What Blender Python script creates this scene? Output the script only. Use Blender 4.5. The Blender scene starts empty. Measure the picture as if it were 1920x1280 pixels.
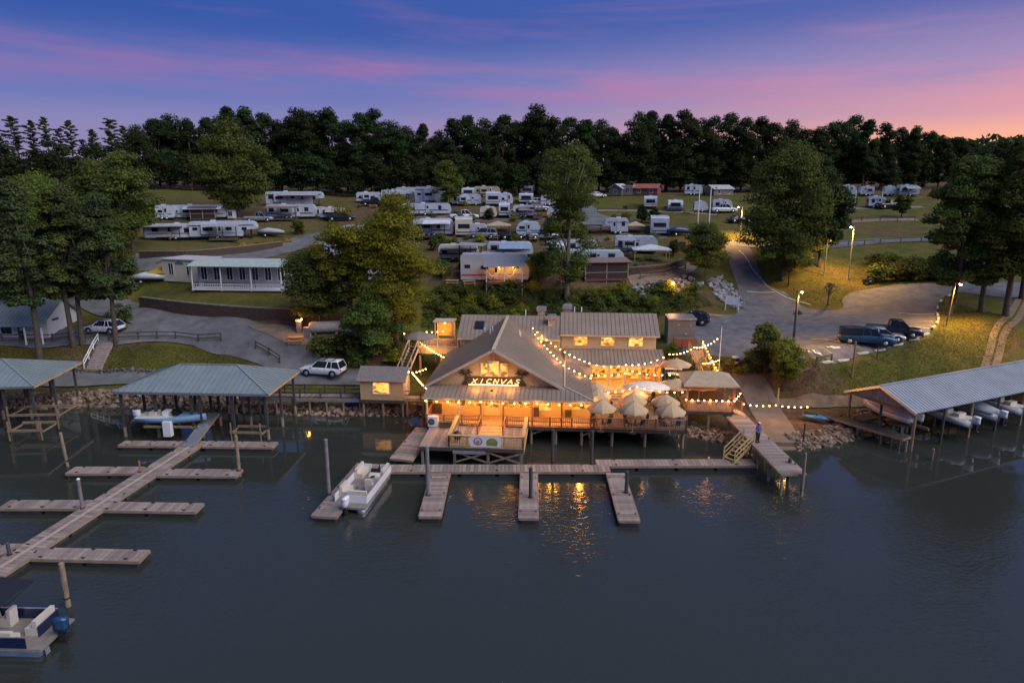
import bpy, bmesh, math, random
import numpy as np
from mathutils import Vector, Matrix
from mathutils.geometry import delaunay_2d_cdt
R = math.radians
SC = bpy.context.scene
COL = SC.collection
rnd = random.Random(7)

# ------------------------------------------------------------------ camera
CAM_H = 23.0; FPX = 1280.0
PITCH = math.atan(300 / 1280)
CP, SP = math.cos(PITCH), math.sin(PITCH)
cd = bpy.data.cameras.new('camera'); cam = bpy.data.objects.new('camera', cd); COL.objects.link(cam)
cam.location = (0, 0, CAM_H); cam.rotation_euler = (R(90) - PITCH, 0, 0)
cd.sensor_width = 36; cd.lens = 36 * FPX / 1920; cd.clip_start = .5; cd.clip_end = 3000
SC.camera = cam

# ------------------------------------------------------------------ sky: clear dusk, afterglow to the right, thin pink cloud bands
W = bpy.data.worlds.new('World'); SC.world = W; W.use_nodes = True
SUN_EL, SUN_AZ = R(42), R(118)          # soft afterglow light from the right, above the lake behind the camera

def sky_nodes():
    nt = W.node_tree; N = nt.nodes; Lk = nt.links; N.clear()
    def n(t, **k):
        o = N.new(t)
        for a, b in k.items(): setattr(o, a, b)
        return o
    def m(op, a, b=None, c=None, clamp=False):
        o = n('ShaderNodeMath', operation=op, use_clamp=clamp)
        for i, v in enumerate((a, b, c)):
            if v is None: continue
            if isinstance(v, (int, float)): o.inputs[i].default_value = v
            else: Lk.new(v, o.inputs[i])
        return o.outputs[0]
    def mix(f, a, b):
        o = n('ShaderNodeMix', data_type='RGBA')
        for s, v in ((0, f), (6, a), (7, b)):
            if isinstance(v, (int, float)): o.inputs[s].default_value = v
            elif isinstance(v, tuple): o.inputs[s].default_value = v + (1,)
            else: Lk.new(v, o.inputs[s])
        return o.outputs[2]
    def ramp(f, stops):
        o = n('ShaderNodeValToRGB'); e = o.color_ramp.elements
        o.color_ramp.interpolation = 'EASE'
        while len(e) < len(stops): e.new(.5)
        for x, (p, c) in zip(e, stops): x.position = p; x.color = c + (1,)
        Lk.new(f, o.inputs[0]); return o.outputs[0]
    def sstep(x, a, b):
        o = n('ShaderNodeMapRange', interpolation_type='SMOOTHSTEP')
        Lk.new(x, o.inputs[0]); o.inputs[1].default_value = a; o.inputs[2].default_value = b
        return o.outputs[0]
    tc = n('ShaderNodeTexCoord'); sp = n('ShaderNodeSeparateXYZ'); Lk.new(tc.outputs['Generated'], sp.inputs[0])
    x, y, z = sp.outputs
    az = m('ARCTAN2', x, y)
    hl = m('SQRT', m('ADD', m('MULTIPLY', x, x), m('MULTIPLY', y, y)))
    el = m('ARCTAN2', z, hl)
    f = m('DIVIDE', m('MAXIMUM', el, 0.0), 1.5708)
    cool = ramp(f, [(0, (.32, .25, .43)), (.04, (.25, .23, .47)), (.075, (.11, .17, .48)), (.13, (.024, .085, .38)), (.35, (.095, .165, .39)), (1, (.09, .13, .28))])
    warm = ramp(f, [(0, (.84, .42, .26)), (.03, (.80, .40, .31)), (.055, (.52, .29, .42)), (.085, (.26, .22, .48)), (.14, (.045, .10, .40)), (.35, (.13, .19, .44)), (1, (.09, .13, .28))])
    glow = sstep(m('ABSOLUTE', m('SUBTRACT', az, .75)), 1.0, .10)
    base = mix(glow, cool, warm)
    # streaky high cloud, stretched along the horizon
    def streak(sx, sy, det, off):
        cb = n('ShaderNodeCombineXYZ'); Lk.new(m('MULTIPLY', az, sx), cb.inputs[0])
        Lk.new(m('MULTIPLY', m('ADD', el, m('MULTIPLY', az, .03)), sy), cb.inputs[1]); cb.inputs[2].default_value = off
        t = n('ShaderNodeTexNoise'); t.inputs['Scale'].default_value = 1; t.inputs['Detail'].default_value = det
        t.inputs['Roughness'].default_value = .55; t.inputs['Distortion'].default_value = .35
        Lk.new(cb.outputs[0], t.inputs['Vector']); return t.outputs[0]
    s1 = streak(2.2, 22, 5, 3.1); s2 = streak(4.5, 46, 6, 9.4)
    zc = m('SUBTRACT', .130, m('MULTIPLY', az, .026))
    zc = m('ADD', zc, m('MULTIPLY', m('SUBTRACT', s1, .5), .055))
    dz = m('DIVIDE', m('SUBTRACT', el, zc), .025)
    band = m('POWER', 2.718, m('MULTIPLY', m('MULTIPLY', dz, dz), -1.0))
    band = m('MULTIPLY', band, sstep(s2, .2, .75))
    cl2 = m('MULTIPLY', sstep(s1, .52, .78), m('MULTIPLY', sstep(el, .02, .07), sstep(el, .30, .12)))
    cl2 = m('MULTIPLY', cl2, .5)
    cloud = m('MINIMUM', m('ADD', m('MULTIPLY', band, .74), cl2), 1.0)
    ccol = mix(glow, (.33, .15, .40), (.60, .25, .40))
    c = mix(cloud, base, ccol)
    low = mix(sstep(el, -.02, .004), (.03, .035, .05), c)
    bg = n('ShaderNodeBackground'); Lk.new(low, bg.inputs[0]); bg.inputs[1].default_value = 1.0
    # faint physical twilight under the colour bands
    st = n('ShaderNodeTexSky', sky_type='NISHITA'); st.sun_disc = False; st.sun_elevation = R(1.0); st.sun_rotation = R(43); st.air_density = 1.2
    b2 = n('ShaderNodeBackground'); Lk.new(st.outputs[0], b2.inputs[0]); b2.inputs[1].default_value = .018
    ad = n('ShaderNodeAddShader'); Lk.new(bg.outputs[0], ad.inputs[0]); Lk.new(b2.outputs[0], ad.inputs[1])
    out = n('ShaderNodeOutputWorld'); Lk.new(ad.outputs[0], out.inputs[0])
sky_nodes()

sl = bpy.data.lights.new('sun', 'SUN'); sl.energy = 3.15; sl.angle = R(60); sl.color = (1.0, .95, .95)
so = bpy.data.objects.new('sun', sl); COL.objects.link(so)
so.rotation_euler = (R(90) - SUN_EL, 0, math.pi - SUN_AZ)
so.location = (60, -40, 80)

VS = SC.view_settings
VS.view_transform = 'Standard'; VS.look = 'None'; VS.gamma = 1; VS.exposure = 0.0; VS.use_curve_mapping = False
CY = SC.cycles
CY.use_denoising = True; CY.sample_clamp_indirect = 4; CY.max_bounces = 6; CY.diffuse_bounces = 3
CY.glossy_bounces = 3; CY.transparent_max_bounces = 6; CY.caustics_reflective = False; CY.caustics_refractive = False

# ------------------------------------------------------------------ projection helpers (a pixel gives a direction; the plane or terrain it meets gives the distance)
def ray(px, py):
    a = (px - 960) / FPX; b = (640 - py) / FPX
    return Vector((a, CP + b * SP, -SP + b * CP))
def P(px, py, z=None, Y=None):
    d = ray(px, py)
    t = (z - CAM_H) / d.z if z is not None else Y / d.y
    return Vector((d.x * t, d.y * t, CAM_H + d.z * t))
def ppm(p):
    return FPX / (p[1] * CP + (CAM_H - p[2]) * SP)

# ------------------------------------------------------------------ object helpers
def V(*a): return Vector(a)
class MB:
    def __init__(s): s.v = []; s.f = []
    def add(s, vs, fs):
        o = len(s.v); s.v += [tuple(q) for q in vs]; s.f += [tuple(i + o for i in q) for q in fs]; return s
    def quad(s, *p): return s.add(p, [tuple(range(len(p)))])
    def box(s, x0, x1, y0, y1, z0, z1):
        return s.add([(x, y, z) for z in (z0, z1) for x, y in ((x0, y0), (x1, y0), (x1, y1), (x0, y1))],
                     [(3, 2, 1, 0), (4, 5, 6, 7), (0, 1, 5, 4), (1, 2, 6, 5), (2, 3, 7, 6), (3, 0, 4, 7)])
    def bar(s, p, q, w, h=None):
        p = Vector(p); q = Vector(q); h = h or w; d = (q - p).normalized()
        sd = d.cross(V(0, 0, 1))
        sd = V(1, 0, 0) if sd.length < 1e-4 else sd.normalized()
        up = sd.cross(d); a = sd * w / 2; b = up * h / 2
        return s.add([p - a - b, p + a - b, p + a + b, p - a + b, q - a - b, q + a - b, q + a + b, q - a + b],
                     [(3, 2, 1, 0), (4, 5, 6, 7), (0, 1, 5, 4), (1, 2, 6, 5), (2, 3, 7, 6), (3, 0, 4, 7)])
    def ring(s, c, ax, r, n):
        ax = Vector(ax).normalized(); t = V(1, 0, 0) if abs(ax.x) < .8 else V(0, 1, 0)
        a = ax.cross(t).normalized(); b = ax.cross(a)
        return [Vector(c) + a * math.cos(6.28318 * i / n) * r + b * math.sin(6.28318 * i / n) * r for i in range(n)]
    def loft(s, rings, cap=True):
        n = len(rings[0]); vs = [p for r in rings for p in r]; fs = []
        for k in range(len(rings) - 1):
            for i in range(n):
                j = (i + 1) % n; fs.append((k * n + i, k * n + j, (k + 1) * n + j, (k + 1) * n + i))
        if cap: fs += [tuple(range(n))[::-1], tuple(range((len(rings) - 1) * n, len(rings) * n))]
        return s.add(vs, fs)
    def tube(s, p, q, r, r2=None, n=8):
        d = Vector(q) - Vector(p)
        return s.loft([s.ring(p, d, r, n), s.ring(q, d, r if r2 is None else r2, n)])
    def path(s, pts, r, n=6):
        for a, b in zip(pts, pts[1:]): s.tube(a, b, r, None, n)
        return s
    def prism(s, pts, off):
        off = Vector(off); n = len(pts); pts = [Vector(p) for p in pts]
        return s.add(pts + [p + off for p in pts], [tuple(range(n))[::-1], tuple(range(n, 2 * n))] + [(i, (i + 1) % n, n + (i + 1) % n, n + i) for i in range(n)])
    def lathe(s, prof, c=(0, 0, 0), n=12):
        return s.loft([[(c[0] + r * math.cos(6.28318 * i / n), c[1] + r * math.sin(6.28318 * i / n), c[2] + z) for i in range(n)] for r, z in prof])
    def ball(s, c, r, n=8, m=5, sz=1):
        return s.lathe([(max(.001, r * math.sin(math.pi * k / m)), -r * sz * math.cos(math.pi * k / m)) for k in range(m + 1)], c, n)
    def mesh(s, name, mat=None, smooth=False):
        me = bpy.data.meshes.new(name); me.from_pydata(s.v, [], s.f)
        bm = bmesh.new(); bm.from_mesh(me); bmesh.ops.recalc_face_normals(bm, faces=bm.faces); bm.to_mesh(me); bm.free()
        if smooth: me.shade_smooth()
        if mat: me.materials.append(mat)
        return me
    def build(s, name, mat, parent=None, smooth=False, kind=None, loc=None, label=None):
        return link(name, s.mesh(name, mat, smooth), parent, kind, loc, label)
def link(name, me, parent=None, kind=None, loc=None, label=None, rz=None, sc=None):
    o = bpy.data.objects.new(name, me); COL.objects.link(o)
    if parent: o.parent = parent
    if kind: o['kind'] = kind
    if label: o['label'] = label
    if loc is not None: o.location = loc
    if rz is not None: o.rotation_euler = rz if isinstance(rz, (tuple, Vector)) else (0, 0, rz)
    if sc is not None: o.scale = sc if isinstance(sc, (tuple, Vector)) else (sc, sc, sc)
    return o
def tag(o, label, cat, group=None, kind=None):
    o['label'] = label; o['category'] = cat
    if group: o['group'] = group
    if kind: o['kind'] = kind
    return o
def thing(name, label, cat, loc=(0, 0, 0), rz=0, group=None):
    o = bpy.data.objects.new(name, None); COL.objects.link(o); o.location = loc; o.rotation_euler = (0, 0, rz); o.empty_display_size = .3
    return tag(o, label, cat, group)
def structure(o): o['kind'] = 'structure'; return o
def lamp(parent, loc, watts, color=(1, .41, .06), r=.22, spot=None):
    l = bpy.data.lights.new('lamp_light', 'SPOT' if spot else 'POINT'); l.energy = watts; l.color = color; l.shadow_soft_size = r
    o = bpy.data.objects.new('lamp_light', l); COL.objects.link(o); o.location = loc
    if spot: l.spot_size = R(spot); l.spot_blend = .7
    if parent: o.parent = parent
    return o

# ------------------------------------------------------------------ materials
_M = {}
def mat(name, col, rough=.6, metal=0, var=.18, scale=2.0, objvar=0, bump=0, bscale=12, emit=None, estr=0, coord='Object', alpha=None, col2=None, spec=.5, stretch=None):
    if name in _M: return _M[name]
    m = bpy.data.materials.new(name); m.use_nodes = True; nt = m.node_tree; b = nt.nodes['Principled BSDF']
    b.inputs['Roughness'].default_value = rough; b.inputs['Metallic'].default_value = metal; b.inputs['Specular IOR Level'].default_value = spec
    c = tuple(col) + (1,)
    vec = None
    if var or bump or col2:
        tc = nt.nodes.new('ShaderNodeTexCoord'); vec = tc.outputs[coord]
        if stretch:
            mp = nt.nodes.new('ShaderNodeMapping'); mp.inputs['Scale'].default_value = stretch; nt.links.new(vec, mp.inputs[0]); vec = mp.outputs[0]
    src = None
    if var or col2:
        t = nt.nodes.new('ShaderNodeTexNoise'); t.inputs['Scale'].default_value = scale; t.inputs['Detail'].default_value = 6; t.inputs['Roughness'].default_value = .6
        nt.links.new(vec, t.inputs['Vector'])
        r = nt.nodes.new('ShaderNodeValToRGB'); e = r.color_ramp.elements; e[0].position = .3; e[1].position = .7
        d = col2 if col2 else tuple(min(1, q * (1 + var)) for q in col); k = col if col2 else tuple(q * (1 - var) for q in col)
        e[0].color = tuple(k) + (1,); e[1].color = tuple(d) + (1,)
        nt.links.new(t.outputs[0], r.inputs[0]); src = r.outputs[0]
    if objvar:
        oi = nt.nodes.new('ShaderNodeObjectInfo'); hs = nt.nodes.new('ShaderNodeHueSaturation'); mr = nt.nodes.new('ShaderNodeMapRange')
        mr.inputs[3].default_value = 1 - objvar; mr.inputs[4].default_value = 1 + objvar
        nt.links.new(oi.outputs['Random'], mr.inputs[0]); nt.links.new(mr.outputs[0], hs.inputs['Value'])
        if src: nt.links.new(src, hs.inputs['Color'])
        else: hs.inputs['Color'].default_value = c
        src = hs.outputs[0]
    if src: nt.links.new(src, b.inputs['Base Color'])
    else: b.inputs['Base Color'].default_value = c
    if bump:
        t = nt.nodes.new('ShaderNodeTexNoise'); t.inputs['Scale'].default_value = bscale; t.inputs['Detail'].default_value = 5
        nt.links.new(vec, t.inputs['Vector'])
        bp = nt.nodes.new('ShaderNodeBump'); bp.inputs['Strength'].default_value = bump; bp.inputs['Distance'].default_value = .05
        nt.links.new(t.outputs[0], bp.inputs['Height']); nt.links.new(bp.outputs[0], b.inputs['Normal'])
    if emit:
        b.inputs['Emission Color'].default_value = tuple(emit) + (1,); b.inputs['Emission Strength'].default_value = estr
    _M[name] = m; return m

def lit_pane(name, c1, c2, strength, scale=3.0):
    """window glass in front of a lamp-lit room: uneven warm glow with darker furniture shapes"""
    if name in _M: return _M[name]
    m = bpy.data.materials.new(name); m.use_nodes = True; nt = m.node_tree; b = nt.nodes['Principled BSDF']
    tc = nt.nodes.new('ShaderNodeTexCoord'); v = nt.nodes.new('ShaderNodeTexVoronoi'); v.inputs['Scale'].default_value = scale
    mp = nt.nodes.new('ShaderNodeMapping'); mp.inputs['Scale'].default_value = (1, 1, 1.5); nt.links.new(tc.outputs['Object'], mp.inputs[0]); nt.links.new(mp.outputs[0], v.inputs['Vector'])
    t = nt.nodes.new('ShaderNodeTexNoise'); t.inputs['Scale'].default_value = scale * .8; t.inputs['Detail'].default_value = 4; nt.links.new(mp.outputs[0], t.inputs['Vector'])
    mx = nt.nodes.new('ShaderNodeMix'); mx.data_type = 'RGBA'; mx.inputs[0].default_value = .55
    nt.links.new(v.outputs['Color'], mx.inputs[6]); nt.links.new(t.outputs[0], mx.inputs[7])
    bw = nt.nodes.new('ShaderNodeRGBToBW'); nt.links.new(mx.outputs[2], bw.inputs[0])
    r = nt.nodes.new('ShaderNodeValToRGB'); e = r.color_ramp.elements; e[0].position = .38; e[1].position = .62
    e[0].color = tuple(c1) + (1,); e[1].color = tuple(c2) + (1,); nt.links.new(bw.outputs[0], r.inputs[0])
    b.inputs['Base Color'].default_value = (.02, .02, .02, 1); b.inputs['Roughness'].default_value = .1
    nt.links.new(r.outputs[0], b.inputs['Emission Color']); b.inputs['Emission Strength'].default_value = strength
    _M[name] = m; return m

WHITE = mat('white_paint', (.72, .73, .75), .45, var=.06, scale=1.2)
CREAM = mat('cream_siding', (.62, .56, .45), .6, var=.08)
TAN = mat('tan_siding', (.42, .36, .29), .7, var=.1, scale=3)
TANTRIM = mat('tan_trim', (.55, .46, .36), .6, var=.08)
GLASS = mat('dark_glass', (.012, .015, .02), .08, var=0)
BLACK = mat('black_rubber', (.012, .012, .013), .7, var=.1)
DMETAL = mat('dark_metal', (.05, .05, .055), .45, .6)
GMETAL = mat('grey_metal', (.35, .36, .38), .4, .7, var=.1)
ALU = mat('aluminium', (.6, .61, .63), .35, .8, var=.08)
DOCKW = mat('weathered_boards', (.255, .20, .172), .8, var=.3, scale=2.2, objvar=.28, bump=.3, stretch=(1, 1, 1))
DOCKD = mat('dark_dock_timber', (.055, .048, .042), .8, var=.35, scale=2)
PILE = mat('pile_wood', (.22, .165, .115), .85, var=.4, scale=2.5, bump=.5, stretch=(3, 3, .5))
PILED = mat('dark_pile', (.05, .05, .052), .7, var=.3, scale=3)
PINEW = mat('fresh_lumber', (.46, .31, .14), .7, var=.2, scale=3, objvar=.1)
REDW = mat('red_stained_wood', (.30, .115, .055), .65, var=.2, scale=3)
FENCEW = mat('fence_wood', (.085, .068, .055), .85, var=.3)
BULB = mat('lit_bulb', (1, .8, .5), .4, var=0, emit=(1, .50, .12), estr=18)
BULBW = mat('lit_lamp', (1, .8, .5), .4, var=0, emit=(1, .66, .30), estr=60)
WIRE = mat('black_wire', (.02, .02, .02), .6, var=0)
# ------------------------------------------------------------------ terrain: a shore that climbs in terraces to a wooded ridge
CTRL = [  # (px, py, z): spots on the ground with their height above the lake
 (-80,712,1.7),(60,712,1.7),(200,712,1.7),(330,712,1.75),(470,709,1.8),(600,706,1.9),(680,705,1.9),(760,700,2.2),
 (60,700,1.9),(200,700,1.9),(330,700,1.9),
 (-100,632,4.5),(30,634,4.5),(200,627,5.0),(330,634,4.8),(420,642,4.6),(500,668,3.4),(560,692,2.4),
 (130,655,4.0),(260,665,3.6),(400,668,3.2),
 (-120,600,5.6),(0,600,5.6),(120,590,5.9),(250,592,6.5),(330,602,6.1),(420,612,6.0),(520,618,5.7),(600,640,4.7),(640,660,3.7),(700,640,4.7),(700,610,5.8),
 (240,560,7.0),(300,586,6.8),(400,596,6.5),(480,602,6.3),(555,604,6.2),
 (230,540,8.4),(300,555,8.0),(400,566,7.9),(480,572,7.7),(555,577,7.6),(640,580,7.4),
 (200,515,9.4),(320,528,9.0),(450,545,8.8),(540,547,8.8),(620,540,8.9),(720,540,8.8),
 (150,490,11.2),(300,492,11.3),(400,480,11.6),(480,474,11.6),(560,455,12.4),(620,480,11.2),(720,500,10.2),
 (200,465,12.9),(300,455,13.0),(400,452,13.0),(470,449,13.1),(530,440,13.6),(620,440,13.6),
 (200,420,15.2),(350,413,15.5),(450,412,15.5),(550,411,15.6),(640,408,15.8),
 (250,395,17.4),(420,388,17.6),(540,386,17.7),(680,384,17.8),(780,384,17.9),(860,386,17.8),(940,386,17.8),(1000,384,17.9),
 (780,405,16.2),(860,410,16.0),(960,409,16.1),(1040,410,16.0),
 (790,445,13.4),(880,446,13.4),(990,445,13.4),(1060,443,13.5),(1150,440,13.7),(1240,441,13.6),
 (830,468,11.8),(950,465,11.9),(1060,462,12.1),(1140,458,12.3),
 (830,489,10.8),(920,482,11.1),(1010,480,11.2),(1080,478,11.3),(1170,476,11.4),(1250,478,11.2),
 (790,530,9.2),(870,531,9.1),(980,528,9.2),(1060,530,9.1),(1140,529,9.1),(1240,523,9.3),(1290,515,9.6),
 (820,560,7.2),(900,556,7.5),(1000,558,7.4),(1100,558,7.4),(1200,556,7.4),(1280,545,7.9),
 (780,620,4.8),(800,600,5.4),(900,585,5.8),(1060,585,5.8),(1180,590,5.4),(1240,600,5.0),
 (800,660,2.6),(850,640,3.0),(960,640,3.0),(1120,640,3.2),(1240,640,4.2),(1262,690,2.4),(1270,665,3.4),
 (1290,608,4.9),(1290,650,4.3),(1330,600,5.1),(1340,650,4.4),(1370,690,3.2),(1400,600,5.2),(1400,650,4.5),(1450,680,4.3),(1500,600,5.5),(1500,650,4.9),(1540,690,4.5),(1570,660,5.2),(1610,650,5.6),
 (1310,575,6.3),(1340,560,7.0),(1390,560,6.6),(1450,570,6.3),(1520,575,6.2),
 (1380,520,8.8),(1440,530,7.9),(1395,490,10.8),(1385,462,12.5),(1340,500,10.0),(1330,470,11.8),(1310,450,13.0),
 (1460,490,10.8),(1500,540,8.0),(1550,560,7.0),(1545,530,8.6),(1590,530,8.6),(1580,490,10.8),(1660,520,9.2),(1650,480,11.4),
 (1450,455,13.0),(1560,455,13.0),(1650,452,13.1),(1750,450,13.3),(1850,450,13.4),
 (1640,420,15.0),(1640,395,17.0),(1640,367,19.6),(1750,367,19.7),(1450,420,15.0),(1450,395,17.0),(1400,367,19.5),(1300,367,19.5),(1200,368,19.4),(1130,368,19.3),
 (1160,395,16.8),(1240,397,16.7),(1320,400,16.5),(1110,420,15.0),(1250,420,15.0),(1340,430,14.4),
 (1620,600,6.3),(1700,600,6.3),(1660,640,5.8),(1750,600,6.5),(1620,560,7.2),(1700,548,8.2),(1780,545,8.6),(1880,545,8.9),
 (1770,625,6.2),(1720,648,5.5),(1640,668,4.8),(1800,580,7.3),(1850,580,7.5),(1910,590,7.4),(1900,620,6.3),
 (1560,715,3.0),(1620,695,3.8),(1700,690,3.8),(1780,665,4.6),(1850,660,4.6),(1910,650,4.8),
 (1480,735,1.9),(1540,742,1.7),(1600,735,2.0),(1700,725,2.4),(1800,705,3.0),(1900,690,3.4),
 (1400,715,2.5),(1430,730,1.9),(1440,750,1.2),(1500,762,1.0),(1570,765,1.0),(1640,755,1.2),
 (1440,790,.6),(1500,790,.6),(1560,785,.7),
]
FAR = [(-400,190,24),(-180,190,22),(-60,190,20),(0,195,20),(60,195,20.4),(150,195,20.4),(260,195,22),(-400,330,28),(-100,330,24),(150,330,26),(400,330,28),(0,600,26),(-400,600,34),(400,600,34),
       (-180,120,14),(-180,90,8),(-180,70,3),(-300,100,10),(170,100,10.5),(170,75,5),(170,140,15),(300,120,14),(110,90,9),(110,75,6)]
cpts = np.array([list(P(a, b, z)) for a, b, z in CTRL] + [list(map(float, q)) for q in FAR])
def _tps(r2): return np.where(r2 > 1e-9, .5 * r2 * np.log(r2 + 1e-12), 0)
def fit_tps(pts, lam):
    S = 50.0; q = pts[:, :2] / S; n = len(q)
    d2 = ((q[:, None] - q[None]) ** 2).sum(-1)
    K = _tps(d2) + lam * np.eye(n); Pm = np.hstack([np.ones((n, 1)), q])
    A = np.block([[K, Pm], [Pm.T, np.zeros((3, 3))]]); b = np.concatenate([pts[:, 2], np.zeros(3)])
    w = np.linalg.solve(A, b)
    def f(X, Y):
        g = np.stack([X.ravel(), Y.ravel()], 1) / S; out = np.zeros(len(g))
        for i in range(0, len(g), 20000):
            h = g[i:i + 20000]; dd = ((h[:, None] - q[None]) ** 2).sum(-1)
            out[i:i + 20000] = _tps(dd) @ w[:n] + w[n] + h @ w[n + 1:]
        return out.reshape(X.shape)
    return f
tps = fit_tps(cpts, 2e-4)
SHORE = [(-260, 70), (-100, 69)] + [tuple(P(a, b, 0)[:2]) for a, b in
         ((-60,766),(120,764),(250,762),(350,764),(470,770),(560,776),(680,778),(790,778))] + [(-5, 65.5), (6, 64), (12, 61.5)] + \
        [tuple(P(a, b, 0)[:2]) for a, b in ((1290,818),(1345,828),(1420,842),(1500,842),(1570,832),(1620,812))] + [(36, 63), (44, 65.5), (56, 68), (75, 72), (120, 78), (300, 84)]
SHORE = np.array(sorted(SHORE))
gx = np.unique(np.concatenate([np.linspace(-700, -130, 30), np.arange(-130, 135, .8), np.linspace(135, 700, 30)]))
gy = np.unique(np.concatenate([np.array([20, 30, 40, 46]), np.arange(48, 120, .8), np.arange(120, 210, 1.2), np.linspace(212, 900, 40)]))
GX, GY = np.meshgrid(gx, gy)
GZ = tps(GX, GY)
_rs = np.random.RandomState(3)
def vnoise(X, Y, s, seed):
    r = np.random.RandomState(seed); T = r.rand(64, 64); x = X / s; y = Y / s
    xi = np.floor(x).astype(int); yi = np.floor(y).astype(int); fx = x - xi; fy = y - yi
    fx = fx * fx * (3 - 2 * fx); fy = fy * fy * (3 - 2 * fy)
    g = lambda a, b: T[b % 64, a % 64]
    return (g(xi, yi) * (1 - fx) + g(xi + 1, yi) * fx) * (1 - fy) + (g(xi, yi + 1) * (1 - fx) + g(xi + 1, yi + 1) * fx) * fy
GZ = np.clip(GZ, .3, 60)
GZ += (vnoise(GX, GY, 2.6, 1) - .5) * .12 + (vnoise(GX, GY, 7, 2) - .5) * .2
DSH = GY - np.interp(GX, SHORE[:, 0], SHORE[:, 1]) + (vnoise(GX, GY, 3, 5) - .5) * .8
bank = np.where(DSH < 0, np.maximum(DSH * .8, -3), DSH * .85)
t_ = np.clip((DSH - 1.2) / 1.6, 0, 1)
GZ = np.where(DSH < 2.8, np.minimum(GZ, bank * (1 - t_) + GZ * t_), GZ)
GZ = np.where(DSH < 0, bank, GZ)
def hz(x, y):
    i = min(max(int(np.searchsorted(gx, x)) - 1, 0), len(gx) - 2); j = min(max(int(np.searchsorted(gy, y)) - 1, 0), len(gy) - 2)
    a = (x - gx[i]) / (gx[i + 1] - gx[i]); b = (y - gy[j]) / (gy[j + 1] - gy[j])
    return float((GZ[j, i] * (1 - a) + GZ[j, i + 1] * a) * (1 - b) + (GZ[j + 1, i] * (1 - a) + GZ[j + 1, i + 1] * a) * b)
def G(px, py, up=0.0):
    """the ground point seen at a pixel"""
    d = ray(px, py); t = 46.0; o = V(0, 0, CAM_H)
    while t < 500:
        q = o + d * t
        if q.z <= max(hz(q.x, q.y), 0): break
        t += .5
    lo, hi = t - .5, t
    for _ in range(12):
        m = (lo + hi) / 2; q = o + d * m
        if q.z <= max(hz(q.x, q.y), 0): hi = m
        else: lo = m
    q = o + d * hi
    return V(q.x, q.y, max(hz(q.x, q.y), 0) + up)
def ground(p, up=0): return V(p[0], p[1], hz(p[0], p[1]) + up)

def ground_material():
    m = bpy.data.materials.new('grass_ground'); m.use_nodes = True; nt = m.node_tree; N = nt.nodes; Lk = nt.links; b = N['Principled BSDF']
    b.inputs['Roughness'].default_value = .95; b.inputs['Specular IOR Level'].default_value = .15
    g = N.new('ShaderNodeNewGeometry')
    def noise(s, det, v=None):
        t = N.new('ShaderNodeTexNoise'); t.inputs['Scale'].default_value = s; t.inputs['Detail'].default_value = det; t.inputs['Roughness'].default_value = .65
        Lk.new(g.outputs['Position'], t.inputs['Vector']); return t.outputs[0]
    def ramp(f, st):
        r = N.new('ShaderNodeValToRGB'); e = r.color_ramp.elements
        while len(e) < len(st): e.new(.5)
        for q, (p, c) in zip(e, st): q.position = p; q.color = c + (1,)
        Lk.new(f, r.inputs[0]); return r.outputs[0]
    def mix(f, a, bb):
        o = N.new('ShaderNodeMix'); o.data_type = 'RGBA'
        if isinstance(f, float): o.inputs[0].default_value = f
        else: Lk.new(f, o.inputs[0])
        for i, v in ((6, a), (7, bb)):
            if isinstance(v, tuple): o.inputs[i].default_value = v + (1,)
            else: Lk.new(v, o.inputs[i])
        return o.outputs[2]
    grass = ramp(noise(.35, 8), [(.28, (.052, .060, .014)), (.5, (.098, .095, .019)), (.72, (.155, .118, .032))])
    fine = ramp(noise(6, 4), [(.25, (.45, .45, .45)), (.75, (1.35, 1.35, 1.35))])
    dirt = ramp(noise(.9, 6), [(.3, (.075, .046, .028)), (.7, (.17, .105, .06))])
    at = N.new('ShaderNodeAttribute'); at.attribute_name = 'bare'
    nb = noise(.5, 7)
    ma = N.new('ShaderNodeMath'); ma.operation = 'ADD'; Lk.new(at.outputs['Fac'], ma.inputs[0]); Lk.new(nb, ma.inputs[1])
    mr = N.new('ShaderNodeMapRange'); Lk.new(ma.outputs[0], mr.inputs[0]); mr.inputs[1].default_value = .60; mr.inputs[2].default_value = .90
    c = mix(mr.outputs[0], grass, dirt)
    mu = N.new('ShaderNodeMix'); mu.data_type = 'RGBA'; mu.blend_type = 'MULTIPLY'; mu.inputs[0].default_value = 1; Lk.new(c, mu.inputs[6]); Lk.new(fine, mu.inputs[7])
    Lk.new(mu.outputs[2], b.inputs['Base Color'])
    bp = N.new('ShaderNodeBump'); bp.inputs['Strength'].default_value = .8; bp.inputs['Distance'].default_value = .12; Lk.new(noise(5, 8), bp.inputs['Height']); Lk.new(bp.outputs[0], b.inputs['Normal'])
    return m
BARE = [(130,680,6,.35),(480,672,4,.2),(240,615,6,.5),(560,620,7,.45),(700,650,6,.35),(900,420,14,.45),(400,425,14,.4),(700,420,16,.4),(1000,400,10,.3),(620,400,14,.35),(1640,430,10,.3),(1640,400,9,.15),
        (830,505,6,.4),(1300,560,5,.4),(1420,745,4,.5),(1500,730,4,.45),(1460,790,6,.6),(1540,790,5,.6),(300,790,40,0),(1290,650,3,.4),(1380,690,4,.5),(1200,520,7,.3),(1580,520,5,.25),(1850,610,6,.2),(1880,625,5,.2),(1010,560,8,.25),(700,395,25,.36),(880,395,25,.34),(880,435,20,.36),(980,470,16,.32),(500,395,25,.32),(400,440,20,.28),(1100,500,15,.36),(1180,430,14,.3),(560,500,14,.3)]
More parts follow.
